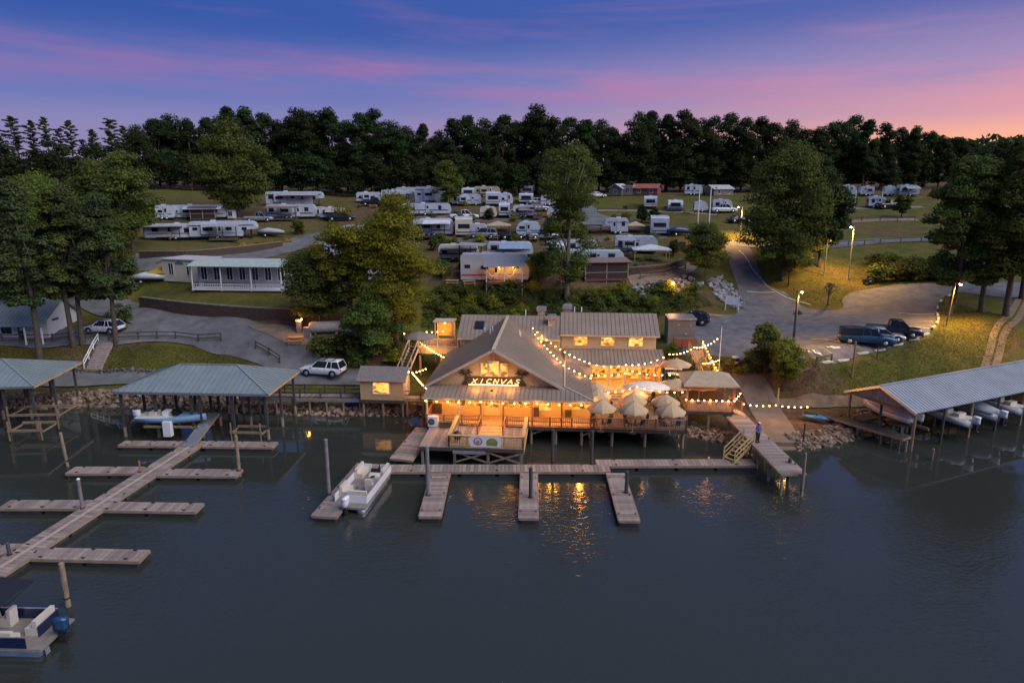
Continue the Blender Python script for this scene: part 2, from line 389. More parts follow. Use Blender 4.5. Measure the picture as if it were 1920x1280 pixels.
def build_ground():
    ny, nx = GZ.shape; n = nx * ny
    me = bpy.data.meshes.new('ground')
    co = np.stack([GX.ravel(), GY.ravel(), GZ.ravel()], 1).astype('f4')
    idx = np.arange(n).reshape(ny, nx)
    q = np.stack([idx[:-1, :-1], idx[:-1, 1:], idx[1:, 1:], idx[1:, :-1]], -1).reshape(-1, 4)
    me.vertices.add(n); me.vertices.foreach_set('co', co.ravel()); me.loops.add(q.size); me.loops.foreach_set('vertex_index', q.ravel().astype('i4'))
    me.polygons.add(len(q)); me.polygons.foreach_set('loop_start', np.arange(0, q.size, 4, dtype='i4')); me.polygons.foreach_set('loop_total', np.full(len(q), 4, 'i4'))
    me.update(); me.shade_smooth()
    bare = np.zeros(n)
    for a, b, r, s in BARE:
        p = G(a, b); bare = np.maximum(bare, s * np.exp(-((co[:, 0] - p.x) ** 2 + (co[:, 1] - p.y) ** 2) / (r * r)))
    d = DSH.ravel(); bare = np.maximum(bare, np.where(d < 1.6, .5, 0)); bare = np.maximum(bare, np.where(co[:, 1] > 178, .35, 0))
    at = me.attributes.new('bare', 'FLOAT', 'POINT'); at.data.foreach_set('value', bare.astype('f4'))
    me.materials.append(ground_material())
    return structure(link('ground', me))
build_ground()

def water_material():
    m = bpy.data.materials.new('lake_water'); m.use_nodes = True; nt = m.node_tree; N = nt.nodes; Lk = nt.links; b = N['Principled BSDF']
    b.inputs['Base Color'].default_value = (.032, .036, .031, 1); b.inputs['Roughness'].default_value = .035; b.inputs['IOR'].default_value = 1.40
    g = N.new('ShaderNodeNewGeometry')
    def noise(s, det, st=(1, 1, 1), dist=0):
        mp = N.new('ShaderNodeMapping'); mp.inputs['Scale'].default_value = st; Lk.new(g.outputs['Position'], mp.inputs[0])
        t = N.new('ShaderNodeTexNoise'); t.inputs['Scale'].default_value = s; t.inputs['Detail'].default_value = det; t.inputs['Distortion'].default_value = dist
        Lk.new(mp.outputs[0], t.inputs['Vector']); return t.outputs[0]
    def m_(op, a, c):
        o = N.new('ShaderNodeMath'); o.operation = op
        for i, v in enumerate((a, c)):
            if isinstance(v, (int, float)): o.inputs[i].default_value = v
            else: Lk.new(v, o.inputs[i])
        return o.outputs[0]
    sp = N.new('ShaderNodeSeparateXYZ'); Lk.new(g.outputs['Position'], sp.inputs[0])
    # open water carries ripples, water between the docks lies almost still
    op = N.new('ShaderNodeMapRange'); op.interpolation_type = 'SMOOTHSTEP'; Lk.new(sp.outputs[1], op.inputs[0]); op.inputs[1].default_value = 51.5; op.inputs[2].default_value = 46.5; op.inputs[3].default_value = .05; op.inputs[4].default_value = 1
    pt = N.new('ShaderNodeMapRange'); Lk.new(noise(.07, 3), pt.inputs[0]); pt.inputs[1].default_value = .35; pt.inputs[2].default_value = .7; pt.inputs[3].default_value = .12; pt.inputs[4].default_value = 1
    ht = m_('ADD', noise(2.4, 4, (1, 1.7, 1), .4), m_('MULTIPLY', noise(.5, 3, (.7, 1.5, 1)), 1.2))
    bp = N.new('ShaderNodeBump'); bp.inputs['Distance'].default_value = .06; Lk.new(m_('MULTIPLY', m_('MULTIPLY', op.outputs[0], pt.outputs[0]), .9), bp.inputs['Strength'])
    Lk.new(ht, bp.inputs['Height']); Lk.new(bp.outputs[0], b.inputs['Normal'])
    return m
structure(MB().quad((-700, -150, 0), (700, -150, 0), (700, 95, 0), (-700, 95, 0)).build('lake_water', water_material()))

# ------------------------------------------------------------------ roads and hard ground, draped on the terrain
ASPH = mat('asphalt', (.125, .125, .135), .85, var=.34, scale=.8, bump=.3, bscale=30, coord='Object', spec=.3)
ASPH2 = mat('old_asphalt', (.13, .128, .132), .85, var=.34, scale=.5, bump=.3, bscale=30, spec=.3)
GRAVEL = mat('gravel', (.20, .155, .11), .9, var=.3, scale=1.5, bump=.6, bscale=8)
CONC = mat('worn_concrete', (.17, .13, .095), .85, var=.3, scale=.6, bump=.3, bscale=10)
DIRT = mat('dirt_track', (.17, .12, .075), .95, var=.3, scale=1.2, bump=.5)
LINEW = mat('road_paint_white', (.55, .55, .53), .7, var=.25, scale=4)
LINEY = mat('road_paint_yellow', (.45, .30, .08), .7, var=.25, scale=4)
def smooth(pts, k=6, closed=False):
    out = []; n = len(pts)
    for i in range(n if closed else n - 1):
        p0, p1, p2, p3 = (pts[(i - 1) % n] if closed or i else pts[0]), pts[i], pts[(i + 1) % n], (pts[(i + 2) % n] if closed or i + 2 < n else pts[-1])
        for j in range(k):
            t = j / k
            out.append(tuple(.5 * ((2 * p1[a]) + (-p0[a] + p2[a]) * t + (2 * p0[a] - 5 * p1[a] + 4 * p2[a] - p3[a]) * t * t + (-p0[a] + 3 * p1[a] - 3 * p2[a] + p3[a]) * t ** 3) for a in range(len(p1))))
    if not closed: out.append(tuple(pts[-1]))
    return out
def drape_poly(name, pts, material, up=.05, step=1.0, res=None):
    """sheet with a given outline (world XY) laid on the terrain"""
    xs = [p[0] for p in pts]; ys = [p[1] for p in pts]
    edge = []
    for a, b in zip(pts, pts[1:] + pts[:1]):
        n = max(1, int(math.hypot(b[0] - a[0], b[1] - a[1]) / step))
        edge += [(a[0] + (b[0] - a[0]) * i / n, a[1] + (b[1] - a[1]) * i / n) for i in range(n)]
    vs = [Vector(e) for e in edge]; ne = len(vs)
    x = min(xs)
    while x < max(xs):
        y = min(ys)
        while y < max(ys):
            vs.append(Vector((x, y))); y += step
        x += step
    v2, e2, f2, *_ = delaunay_2d_cdt(vs, [(i, (i + 1) % ne) for i in range(ne)], [tuple(range(ne))], 1, 1e-4)
    me = bpy.data.meshes.new(name); me.from_pydata([(q.x, q.y, hz(q.x, q.y) + up) for q in v2], [], f2)
    bm = bmesh.new(); bm.from_mesh(me); bmesh.ops.recalc_face_normals(bm, faces=bm.faces)
    if bm.faces and sum(f.normal.z for f in bm.faces) < 0: bmesh.ops.reverse_faces(bm, faces=bm.faces)
    bm.to_mesh(me); bm.free(); me.shade_smooth(); me.materials.append(material)
    return structure(link(name, me))
def strip(name, pts, w, material, up=.05, kind='structure', n=4, parent=None):
    """road of constant width along world XY points"""
    pts = smooth([tuple(p[:2]) for p in pts], 8); m = MB(); rows = []
    for i, p in enumerate(pts):
        a = pts[max(0, i - 1)]; b = pts[min(len(pts) - 1, i + 1)]; dx, dy = b[0] - a[0], b[1] - a[1]; l = math.hypot(dx, dy) or 1
        ww = w(i / (len(pts) - 1)) if callable(w) else w
        rows.append([(p[0] - dy / l * ww * (k / n - .5), p[1] + dx / l * ww * (k / n - .5)) for k in range(n + 1)])
    vs = [(x, y, hz(x, y) + up) for r in rows for x, y in r]; c = n + 1
    m.add(vs, [(i * c + k, i * c + k + 1, (i + 1) * c + k + 1, (i + 1) * c + k) for i in range(len(rows) - 1) for k in range(n)])
    me = m.mesh(name, material, True)
    o = link(name, me, parent)
    if kind: o['kind'] = kind
    return o
def pix(*pp): return [tuple(G(a, b)[:2]) for a, b in pp]
strip('road', pix((578,700),(530,664),(462,632),(390,613),(320,598),(255,580),(190,562),(110,544)), lambda f: 4.0 + 1.6 * min(1, f * 3), ASPH2, .10)
strip('road', pix((400,619),(330,622),(250,626),(160,631),(40,633),(-80,633)), 4.2, ASPH2, .14)
strip('road', pix((-90,713),(100,712),(300,711),(460,710),(580,707),(690,709)), 2.8, ASPH2, .18)
strip('road', pix((640,437),(575,452),(520,469),(440,484),(340,491),(230,497)), 6, ASPH2, .06)
drape_poly('gravel_yard', smooth(pix((465,612),(520,610),(585,615),(640,625),(630,640),(560,650),(510,632)), 4, True), GRAVEL, .17)
drape_poly('parking_lot', smooth(pix((1252,655),(1254,630),(1264,600),(1310,586),(1378,590),(1388,566),(1382,535),(1368,495),(1360,460),(1378,450),(1396,455),(1420,500),(1452,540),(1500,572),(1545,582),(1580,578),(1580,560),(1610,545),(1690,534),(1800,530),(1940,533),(1940,560),(1860,556),(1795,549),(1766,562),(1757,585),(1760,602),(1745,620),(1720,636),(1690,646),(1640,661),(1570,682),(1520,692),(1470,694),(1420,690),(1380,673),(1340,668),(1290,668)), 3, True), ASPH, .06)
drape_poly('road', smooth(pix((1084,373),(1112,373),(1114,386),(1126,402),(1160,410),(1190,420),(1100,425),(1092,400)), 4, True), ASPH2, .06, 1.5)
strip('gravel_path', pix((1115,395),(1180,395),(1260,397),(1345,402)), 2.6, GRAVEL, .05)
strip('road', pix((1385,458),(1440,462),(1510,464),(1570,458),(1650,452),(1770,447),(1850,446)), 3, ASPH2, .10)
strip('gravel_path', pix((1560,391),(1640,390),(1730,388)), 2.4, GRAVEL, .05)
strip('gravel_path', pix((1560,417),(1640,413),(1720,412)), 2.4, GRAVEL, .05)
strip('gravel_path', pix((1180,528),(1230,519),(1275,508),(1300,490)), 2.4, GRAVEL, .06)
drape_poly('gravel_pad', smooth(pix((570,452),(640,448),(700,440),(780,452),(700,458),(620,462)), 3, True), GRAVEL, .05, 1.5)
strip('dirt_lane', pix((700,404),(800,407),(900,413),(1040,414)), 2.6, mat('camp_dirt', (.13, .10, .075), .95, var=.35, scale=.8), .05)
strip('dirt_lane', pix((740,447),(860,449),(960,449),(1060,447),(1250,444)), 2.4, mat('camp_dirt', (0, 0, 0)), .05)
drape_poly('boat_ramp', smooth(pix((1372,698),(1422,702),(1450,738),(1480,790),(1502,842),(1446,846),(1424,800),(1398,752)), 3, True), CONC, .06)
strip('dirt_lane', pix((1440,752),(1500,757),(1580,755),(1650,746),(1720,735)), 1.3, DIRT, .10)
strip('dirt_track', pix((1914,552),(1893,590),(1866,620),(1858,650),(1846,690)), .7, DIRT, .04)
strip('dirt_track', pix((1925,566),(1908,598),(1884,625),(1876,655),(1866,690)), .7, DIRT, .04)
drape_poly('road_patch', smooth(pix((1660,596),(1690,568),(1740,552),(1768,556),(1750,580),(1752,600),(1735,616),(1690,612)), 3, True), ASPH2, .066)
# bay lines and painted symbols
for a, b in (((1480,648),(1560,664)),((1520,636),(1598,650)),((1690,612),(1742,617)),((1680,600),(1750,604)),((1684,588),(1752,590))):
    strip('bay_line', pix(a, b), .14, LINEY if a[0] < 1600 else LINEW, .09, n=1)
for a, b in ((1527, 660), (1562, 652)):
    p = G(a, b); m = MB()
    for q, r_ in (((-.7, -.12), (1.4, .24)), ((-.15, -.4), (.3, .8)), ((.2, -.35), (.5, .25))):
        x0, y0 = p.x + q[0], p.y + q[1]; vs = [(x0, y0), (x0 + r_[0], y0), (x0 + r_[0], y0 + r_[1]), (x0, y0 + r_[1])]
        k = len(m.v) // 4; m.quad(*[(x, y, hz(x, y) + .09 + .004 * k) for x, y in vs])
    structure(m.build('bay_symbol', LINEW))
strip('edge_line', pix((1385,470),(1408,500),(1432,530),(1470,556),(1520,572)), .12, LINEW, .085, n=1)
strip('stop_line', pix((1400,547),(1425,549),(1452,548)), .25, LINEW, .085, n=1)
# kerb blocks round the parking bays
kt = thing('parking_kerb', 'row of pale kerb blocks curving round the edge of the parking lot', 'kerb', (0, 0, 0))
kp = smooth(pix((1520,691),(1570,681),(1640,660),(1690,645),(1722,635),(1747,619),(1759,602),(1757,585),(1763,566),(1790,551)), 6)
KB = MB().box(-.75, .75, -.12, .12, 0, .2).mesh('kerb_block', mat('kerb_paint', (.5, .47, .40), .8, var=.25, objvar=.2))
acc = 0; prev = kp[0]
for q in kp[1:]:
    acc += math.hypot(q[0] - prev[0], q[1] - prev[1])
    if acc > 2.1:
        acc = 0; link('kerb_block', KB, kt, loc=(q[0], q[1], hz(q[0], q[1]) + .03), rz=math.atan2(q[1] - prev[1], q[0] - prev[0]))
    prev = q

# ------------------------------------------------------------------ retaining walls, stone walls
BLOCK = mat('retaining_block', (.060, .040, .030), .9, var=.35, scale=3, bump=.7, bscale=6)
STONE = mat('dark_stone', (.10, .095, .09), .9, var=.4, scale=2, objvar=.35, bump=.5)
def wall(name, label, base, hgt, material, thick=.4, group=None, cap=True):
    pts = smooth([tuple(p[:2]) for p in base], 5); t = thing(name, label, 'wall', ground(pts[0]))
    o = Vector(t.location); m = MB(); c = MB(); _z = np.array([hz(*q) for q in pts]); _f = np.polyfit(np.arange(len(pts)), _z, 1)
    for _i, (a, b) in enumerate(zip(pts, pts[1:])):
        za, zb = hz(*a), hz(*b); hh = hgt
        d = Vector((b[0] - a[0], b[1] - a[1])).normalized(); nrm = Vector((-d.y, d.x)) * thick
        top = float(np.polyval(_f, _i)) + hh
        A, B = Vector((a[0], a[1])), Vector((b[0], b[1]))
        m.prism([(A.x - o.x, A.y - o.y, min(za, zb) - .5 - o.z), (B.x - o.x, B.y - o.y, min(za, zb) - .5 - o.z), (B.x + nrm.x - o.x, B.y + nrm.y - o.y, min(za, zb) - .5 - o.z), (A.x + nrm.x - o.x, A.y + nrm.y - o.y, min(za, zb) - .5 - o.z)], (0, 0, top - min(za, zb) + .5))
        e = d * .03; n2 = nrm * 1.15; off = nrm * -.08
        c.prism([(A.x + off.x - o.x, A.y + off.y - o.y, top - o.z), (B.x + off.x - o.x, B.y + off.y - o.y, top - o.z), (B.x + n2.x - o.x, B.y + n2.y - o.y, top - o.z), (A.x + n2.x - o.x, A.y + n2.y - o.y, top - o.z)], (0, 0, .12))
    m.build('wall_face', material, t)
    if cap: c.build('wall_cap', mat('wall_cap', (.17, .14, .10), .9, var=.2), t)
    return t
wall('retaining_wall', 'long dark block retaining wall below the cream and white park homes', pix((262,578),(330,589),(400,596),(480,601),(556,603)), 1.45, BLOCK)
wall('retaining_wall', 'low brown block wall curving beside the upper road under the yellow flower bed', pix((262,486),(350,482),(430,478),(490,470),(530,462)), 1.0, BLOCK)
wall('retaining_wall', 'curved dark wall in front of the white canopy camp site', pix((1172,516),(1220,514),(1262,507),(1288,494)), 1.1, BLOCK)
wall('retaining_wall', 'short wooden plank wall at the end of the trailer terrace beside the round dark tree', pix((1256,470),(1285,470)), 1.4, mat('plank_wall', (.12, .065, .035), .8))
# dry stone wall along the lower lane
def stone_wall(label, a, b, z0, rows, seed):
    pts = smooth(pix(*a), 6); t = thing('stone_wall', label, 'wall', ground(pts[0])); o = Vector(t.location); r = random.Random(seed)
    L_ = [0]
    for p, q in zip(pts, pts[1:]): L_.append(L_[-1] + math.hypot(q[0] - p[0], q[1] - p[1]))
    vs = []; n = 0; rest = MB()
    x = 0
    while x < L_[-1]:
        k = max(i for i in range(len(L_)) if L_[i] <= x); k = min(k, len(pts) - 2); f = (x - L_[k]) / max(1e-6, L_[k + 1] - L_[k])
        px_, py_ = pts[k][0] + (pts[k + 1][0] - pts[k][0]) * f, pts[k][1] + (pts[k + 1][1] - pts[k][1]) * f
        for row in range(rows):
            s = r.uniform(.28, .45); c = V(px_ - o.x + r.uniform(-.1, .1), py_ - o.y + r.uniform(-.1, .1) + row * .1, hz(px_, py_) - o.z + .12 + row * .3)
            if n < 290: link('stone', ROCKS[r.randrange(5)], t, loc=c, rz=(r.uniform(0, 6), r.uniform(0, 6), r.uniform(0, 6)), sc=s).data.materials
            n += 1
        x += .42
    return t
def rock_mesh(seed, material):
    r = random.Random(seed); bm = bmesh.new(); bmesh.ops.create_icosphere(bm, subdivisions=1, radius=.62)
    pl = [(Vector((r.uniform(-1, 1), r.uniform(-1, 1), r.uniform(-1, 1))).normalized(), r.uniform(.3, .5)) for _ in range(6)]
    for v in bm.verts:
        for n_, d in pl:
            e = v.co.dot(n_) - d
            if e > 0: v.co -= n_ * e
        v.co.x *= 1.25; v.co.z *= .75
    me = bpy.data.meshes.new('rock'); bm.to_mesh(me); bm.free(); me.materials.append(material); return me
ROCKM = mat('riprap_stone', (.21, .15, .105), .9, var=.3, scale=2.2, objvar=.45, bump=.5)
ROCKS = [rock_mesh(i, STONE) for i in range(5)]
RIP = [rock_mesh(20 + i, ROCKM) for i in range(6)]
GREYR = mat('grey_rubble', (.25, .24, .24), .9, var=.3, scale=2, objvar=.4, bump=.4)
RIPG = [rock_mesh(40 + i, GREYR) for i in range(4)]
stone_wall('dark stacked stone wall along the lower lane left of the bank steps', ((-40,700),(60,700),(155,701)), None, 0, 2, 1)
stone_wall('dark stacked stone wall along the lower lane right of the bank steps', ((190,702),(280,702),(370,701),(430,700)), None, 0, 2, 2)

def riprap(label, x0, x1, n_ind, n_tot, seed, d0=-.4, d1=2.0, size=(.35, .85), rocks=RIP):
    """shore bank of loose stones: the largest as stones of their own, the small filler as one mass"""
    r = random.Random(seed); xm = (x0 + x1) / 2; ys = float(np.interp(xm, SHORE[:, 0], SHORE[:, 1]))
    t = thing('rock_bank', label, 'rocks', (xm, ys, 0)); t['kind'] = 'structure'; del t['category']
    fill = MB()
    for i in range(n_tot):
        x = r.uniform(x0, x1); d = r.uniform(d0, d1); y = float(np.interp(x, SHORE[:, 0], SHORE[:, 1])) + d; z = max(hz(x, y), -.25)
        s = r.uniform(*size)
        if i < n_ind: link('rock', r.choice(rocks), t, loc=(x - xm, y - ys, z + s * .12), rz=(r.uniform(0, 6), r.uniform(-.5, .5), r.uniform(0, 6)), sc=s)
        else:
            s *= .6; me = r.choice(rocks); M = Matrix.Rotation(r.uniform(0, 6), 3, 'Z') @ Matrix.Rotation(r.uniform(0, 6), 3, 'X')
            fill.add([M @ (v.co * s) + V(x - xm, y - ys, z + s * .1) for v in me.vertices], [tuple(p.vertices) for p in me.polygons])
    if fill.v: fill.build('small_rocks', rocks[0].materials[0], t, kind='stuff')
    return t
riprap('bank of loose brown riprap stones below the lower lane', -62, -21, 300, 1500, 5, size=(.3, .72))
riprap('bank of riprap stones under the raised walkway and shed', -21, -8, 110, 320, 6)
riprap('bank of warm lit riprap stones below the patio deck', 7, 21.3, 260, 700, 7, d1=3.4, size=(.25, .62))
riprap('bank of loose brown stones beside the boat ramp', 25.2, 37, 260, 700, 8, d1=2.8, size=(.22, .6))
def rubble(label, poly, n, seed, rocks, size):
    r = random.Random(seed); a = G(*poly[0]); t = thing('rubble_slope', label, 'rocks', a); t['kind'] = 'structure'; del t['category']
    x0, x1 = min(p[0] for p in poly), max(p[0] for p in poly); y0, y1 = min(p[1] for p in poly), max(p[1] for p in poly); k = 0
    while k < n:
        px, py = r.uniform(x0, x1), r.uniform(y0, y1); ins = False
        for (ax, ay), (bx, by) in zip(poly, poly[1:] + poly[:1]):
            if (ay > py) != (by > py) and px < (bx - ax) * (py - ay) / (by - ay) + ax: ins = not ins
        if not ins: continue
        g = G(px, py); s = r.uniform(*size); link('rock', r.choice(rocks), t, loc=g - a + V(0, 0, s * .1), rz=(r.uniform(0, 6), 0, r.uniform(0, 6)), sc=s); k += 1
rubble('slope of grey rubble beside the uphill road below the round dark tree', [(1325,528),(1350,515),(1378,545),(1396,572),(1380,582),(1345,560)], 150, 11, RIPG, (.4, .9))
rubble('slope of grey rubble under the camp terrace above the shrubs', [(1180,535),(1290,518),(1320,532),(1300,550),(1200,556)], 130, 12, RIPG, (.35, .8))

# ------------------------------------------------------------------ fences
def fence(label, pts, h=1.1, rails=2, gap=2.6, material=FENCEW, w=.12, group=None):
    P3 = [G(a, b) if len(q) == 2 else None for q in pts for a, b in [q[:2]]]
    t = thing('post_and_rail_fence', label, 'fence', P3[0]); o = Vector(t.location); post = MB().box(-w / 2, w / 2, -w / 2, w / 2, -.25, h).mesh('post', material)
    posts = []
    for a, b in zip(P3, P3[1:]):
        n = max(1, round((b - a).length / gap))
        posts += [ground(a.lerp(b, i / n)) for i in range(n)]
    posts.append(P3[-1])
    for p in posts: link('post', post, t, loc=p - o)
    for k in range(rails):
        for a, b in zip(posts, posts[1:]):
            z = h * (.9 - .42 * k); MB().bar(a - o + V(0, -.07, z), b - o + V(0, -.07, z), .05, .13).build('rail', material, t)
    return t
fence('dark rail fence along the top of the grass bank beside the bank steps', [(205,640),(260,638),(330,637),(415,640)])
fence('dark rail fence in front of the white cottage', [(-30,642),(40,642),(100,642),(160,638),(186,637)])
fence('short leaning rail fence where the drive meets the lower lane', [(480,655),(505,668),(525,682)])
fence('rail fence below the upper campground road beside the tall lamp post', [(1560,463),(1650,457),(1765,452)], .9, 1, 3.5)
fence('line of posts along the gravel path above the round dark trees', [(1120,398),(1200,399),(1260,401),(1345,405)], .9, 1, 4)
fence('rail fence along the gravel path above the rubble slope', [(1200,524),(1245,518),(1285,508)], 1.0, 2, 3)
fence('rail fence along the field path beside the lone small tree', [(1580,415),(1650,414),(1715,415)], .9, 1, 3.5)
fence('posts at the corner of the parking lot above the boat ramp', [(1530,688),(1558,682)], 1.1, 1, 2.5)
fence('dark rail in front of the white park home porch', [(385,541),(440,542),(480,544)], .9, 2, 3)
# ------------------------------------------------------------------ trees and shrubs
def leaf_mat(name, c1, c2, hue=.03):
    m = bpy.data.materials.new(name); m.use_nodes = True; nt = m.node_tree; N = nt.nodes; Lk = nt.links; b = N['Principled BSDF']
    b.inputs['Roughness'].default_value = .75; b.inputs['Specular IOR Level'].default_value = .2
    tc = N.new('ShaderNodeTexCoord'); t = N.new('ShaderNodeTexNoise'); t.inputs['Scale'].default_value = .45; t.inputs['Detail'].default_value = 7; t.inputs['Roughness'].default_value = .7
    Lk.new(tc.outputs['Object'], t.inputs['Vector'])
    r = N.new('ShaderNodeValToRGB'); e = r.color_ramp.elements; e[0].position = .33; e[1].position = .68; e[0].color = c1 + (1,); e[1].color = c2 + (1,)
    Lk.new(t.outputs[0], r.inputs[0])
    oi = N.new('ShaderNodeObjectInfo'); mr = N.new('ShaderNodeMapRange'); mr.inputs[3].default_value = .7; mr.inputs[4].default_value = 1.3; Lk.new(oi.outputs['Random'], mr.inputs[0])
    hs = N.new('ShaderNodeHueSaturation'); Lk.new(mr.outputs[0], hs.inputs['Value']); Lk.new(r.outputs[0], hs.inputs['Color'])
    mh = N.new('ShaderNodeMapRange'); mh.inputs[3].default_value = .5 - hue; mh.inputs[4].default_value = .5 + hue; Lk.new(oi.outputs['Random'], mh.inputs[0]); Lk.new(mh.outputs[0], hs.inputs['Hue'])
    Lk.new(hs.outputs[0], b.inputs['Base Color'])
    tr = N.new('ShaderNodeBsdfTranslucent'); Lk.new(hs.outputs[0], tr.inputs[0]); mx = N.new('ShaderNodeMixShader'); mx.inputs[0].default_value = .38
    Lk.new(b.outputs[0], mx.inputs[1]); Lk.new(tr.outputs[0], mx.inputs[2]); Lk.new(mx.outputs[0], N['Material Output'].inputs[0])
    return m
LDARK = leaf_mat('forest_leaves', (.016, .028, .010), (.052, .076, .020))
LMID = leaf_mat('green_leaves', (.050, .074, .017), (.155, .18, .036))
LOLIVE = leaf_mat('olive_leaves', (.12, .135, .012), (.40, .37, .030), .006)
LGREEN = leaf_mat('fresh_leaves', (.06, .09, .016), (.19, .215, .034))
LPINE = leaf_mat('pine_needles', (.034, .052, .02), (.105, .12, .04))
LBRIGHT = leaf_mat('bright_leaves', (.12, .17, .022), (.36, .40, .05), .006)
BARK = mat('bark', (.075, .058, .045), .95, var=.4, scale=3, bump=.8, bscale=6)
BARKL = mat('pale_bark', (.15, .12, .095), .95, var=.35, scale=3, bump=.8, bscale=6)

def leaf_mesh(name, cen, nrm, size, material, rs, aspect=.62):
    """many small leaf-sized rhombs; cen, nrm: arrays n x 3"""
    n = len(cen); nrm = nrm / (np.linalg.norm(nrm, axis=1, keepdims=True) + 1e-9)
    a = np.cross(nrm, rs.normal(size=(n, 3))); a /= np.linalg.norm(a, axis=1, keepdims=True) + 1e-9; b = np.cross(nrm, a)
    s = size * rs.uniform(.55, 1.35, (n, 1)) * .5
    q = np.stack([cen - a * s, cen + b * s * aspect + nrm * s * .15, cen + a * s, cen - b * s * aspect + nrm * s * .15], 1).reshape(-1, 3).astype('f4')
    me = bpy.data.meshes.new(name); me.vertices.add(4 * n); me.vertices.foreach_set('co', q.ravel()); me.loops.add(4 * n); me.loops.foreach_set('vertex_index', np.arange(4 * n, dtype='i4'))
    me.polygons.add(n); me.polygons.foreach_set('loop_start', np.arange(0, 4 * n, 4, dtype='i4')); me.polygons.foreach_set('loop_total', np.full(n, 4, 'i4')); me.update(); me.materials.append(material)
    return me
def limb(m, p, q, r0, r1, n=6, bend=.08, rr=None):
    p, q = Vector(p), Vector(q); rr = rr or rnd; L = (q - p).length; mid = p.lerp(q, .5) + V(rr.uniform(-1, 1), rr.uniform(-1, 1), rr.uniform(-.3, .6)) * L * bend
    m.loft([m.ring(p, mid - p, r0, n), m.ring(mid, q - p, (r0 + r1) / 2, n), m.ring(q, q - mid, r1, n)])
def tree_mesh(kind, seed, h, rx, n, leaf, material, bark=BARK, base=.25, nb=None):
    """returns (trunk mesh, crown mesh) for a tree of height h and crown radius rx"""
    rs = np.random.RandomState(seed); rr = random.Random(seed); tm = MB(); blobs = []
    if kind == 'broad':
        zc = h * (base + (1 - base) * .52); rz_ = h * (1 - base) * .5; nb = nb or 34
        for i in range(nb):
            th = rr.uniform(0, 6.28); u = rr.uniform(-1, 1); rad = rr.uniform(.45, .92)
            w = math.sqrt(max(0, 1 - u * u)); w *= 1.0 if u < .1 else 1 - .18 * u
            blobs.append((V(rx * w * rad * math.cos(th), rx * w * rad * math.sin(th), zc + rz_ * u * rr.uniform(.75, .98)), rx * rr.uniform(.20, .38)))
        blobs += [(V(rr.uniform(-.4, .4) * rx, rr.uniform(-.4, .4) * rx, zc + rr.uniform(-.5, .6) * rz_), rx * .4) for _ in range(12)]
    elif kind == 'tall':      # forest tree: long crown, ragged top
        nb = nb or 30
        for i in range(nb):
            f = (i + rr.random()) / nb; z = h * (base + (1 - base) * f * .97); w = rx * (math.sin(math.pi * min(.97, (.18 + .82 * f)) ** .9) ** .6) * rr.uniform(.35, 1.0); th = rr.uniform(0, 6.28)
            blobs.append((V(w * math.cos(th), w * math.sin(th), z), rx * rr.uniform(.24, .42)))
    elif kind == 'twotier':   # upper round head and a narrower lower skirt
        for i in range(84):
            top = i < 40
            zc, rz_, ra = (h * .80, h * .20, rx * 1.05) if top else (h * .42, h * .27, rx * .74)
            th = rr.uniform(0, 6.28); u = rr.uniform(-1, 1); w = math.sqrt(1 - u * u) * rr.uniform(.45, .95)
            blobs.append((V(ra * w * math.cos(th), ra * w * math.sin(th), zc + rz_ * u * .9), ra * (rr.uniform(.24, .38) if top else rr.uniform(.34, .5))))
    elif kind == 'layer':     # flat spreading tiers
        for i in range(24):
            th = rr.uniform(0, 6.28); rad = rx * rr.uniform(.2, 1); blobs.append((V(rad * math.cos(th), rad * math.sin(th), h * (.62 + .36 * rr.random() * (1 - .5 * rad / rx))), rx * rr.uniform(.2, .3)))
    elif kind == 'pine':
        k = 30
        for i in range(k):
            f = i / (k - 1); z = h * (base + (1 - base) * f); L = rx * (1 - .65 * f) * rr.uniform(.25, 1.15); th = i * 2.4 + rr.uniform(-.4, .4)
            for g_ in (.3, .55, .78, 1.0):
                blobs.append((V(L * g_ * math.cos(th) + rr.uniform(-.25, .25), L * g_ * math.sin(th) + rr.uniform(-.25, .25), z + g_ * .5 + rr.uniform(-.25, .25)), rx * rr.uniform(.07, .17)))
            limb(tm, (0, 0, z - .3), (L * math.cos(th), L * math.sin(th), z + .4), .09 * h / 20, .02, 4, .05, rr)
        blobs.append((V(0, 0, h * .97), rx * .2))
    wts = np.array([b[1] ** 2 for b in blobs]); wts /= wts.sum(); pick = rs.choice(len(blobs), n, p=wts)
    C = np.array([list(b[0]) for b in blobs])[pick]; Rr = np.array([b[1] for b in blobs])[pick]
    d = rs.normal(size=(n, 3)); d /= np.linalg.norm(d, axis=1, keepdims=True); d[:, 2] = np.where(d[:, 2] < -.3, d[:, 2] * .45, d[:, 2])
    flat = np.array([1, 1, .38 if kind == 'pine' else (.5 if kind == 'layer' else .8)])
    cen = C + d * flat * (Rr * rs.uniform(.25, 1.12, n) ** .6)[:, None]
    nrm = d + rs.normal(scale=.55, size=(n, 3)) + np.array([0, 0, .45])
    crown = leaf_mesh('crown', cen, nrm, leaf, material, rs)
    tr0 = max(.14, h * .018); top = h * (.93 if kind in ('pine', 'tall') else .72)
    pts = [V(0, 0, -.4), V(rr.uniform(-.02, .02) * h, rr.uniform(-.02, .02) * h, h * .35), V(rr.uniform(-.03, .03) * h, rr.uniform(-.03, .03) * h, top)]
    tm.loft([tm.ring(pts[0], (0, 0, 1), tr0 * 1.5, 8), tm.ring(V(0, 0, .5), (0, 0, 1), tr0, 8), tm.ring(pts[1], (0, 0, 1), tr0 * .7, 8), tm.ring(pts[2], (0, 0, 1), tr0 * .2, 8)])
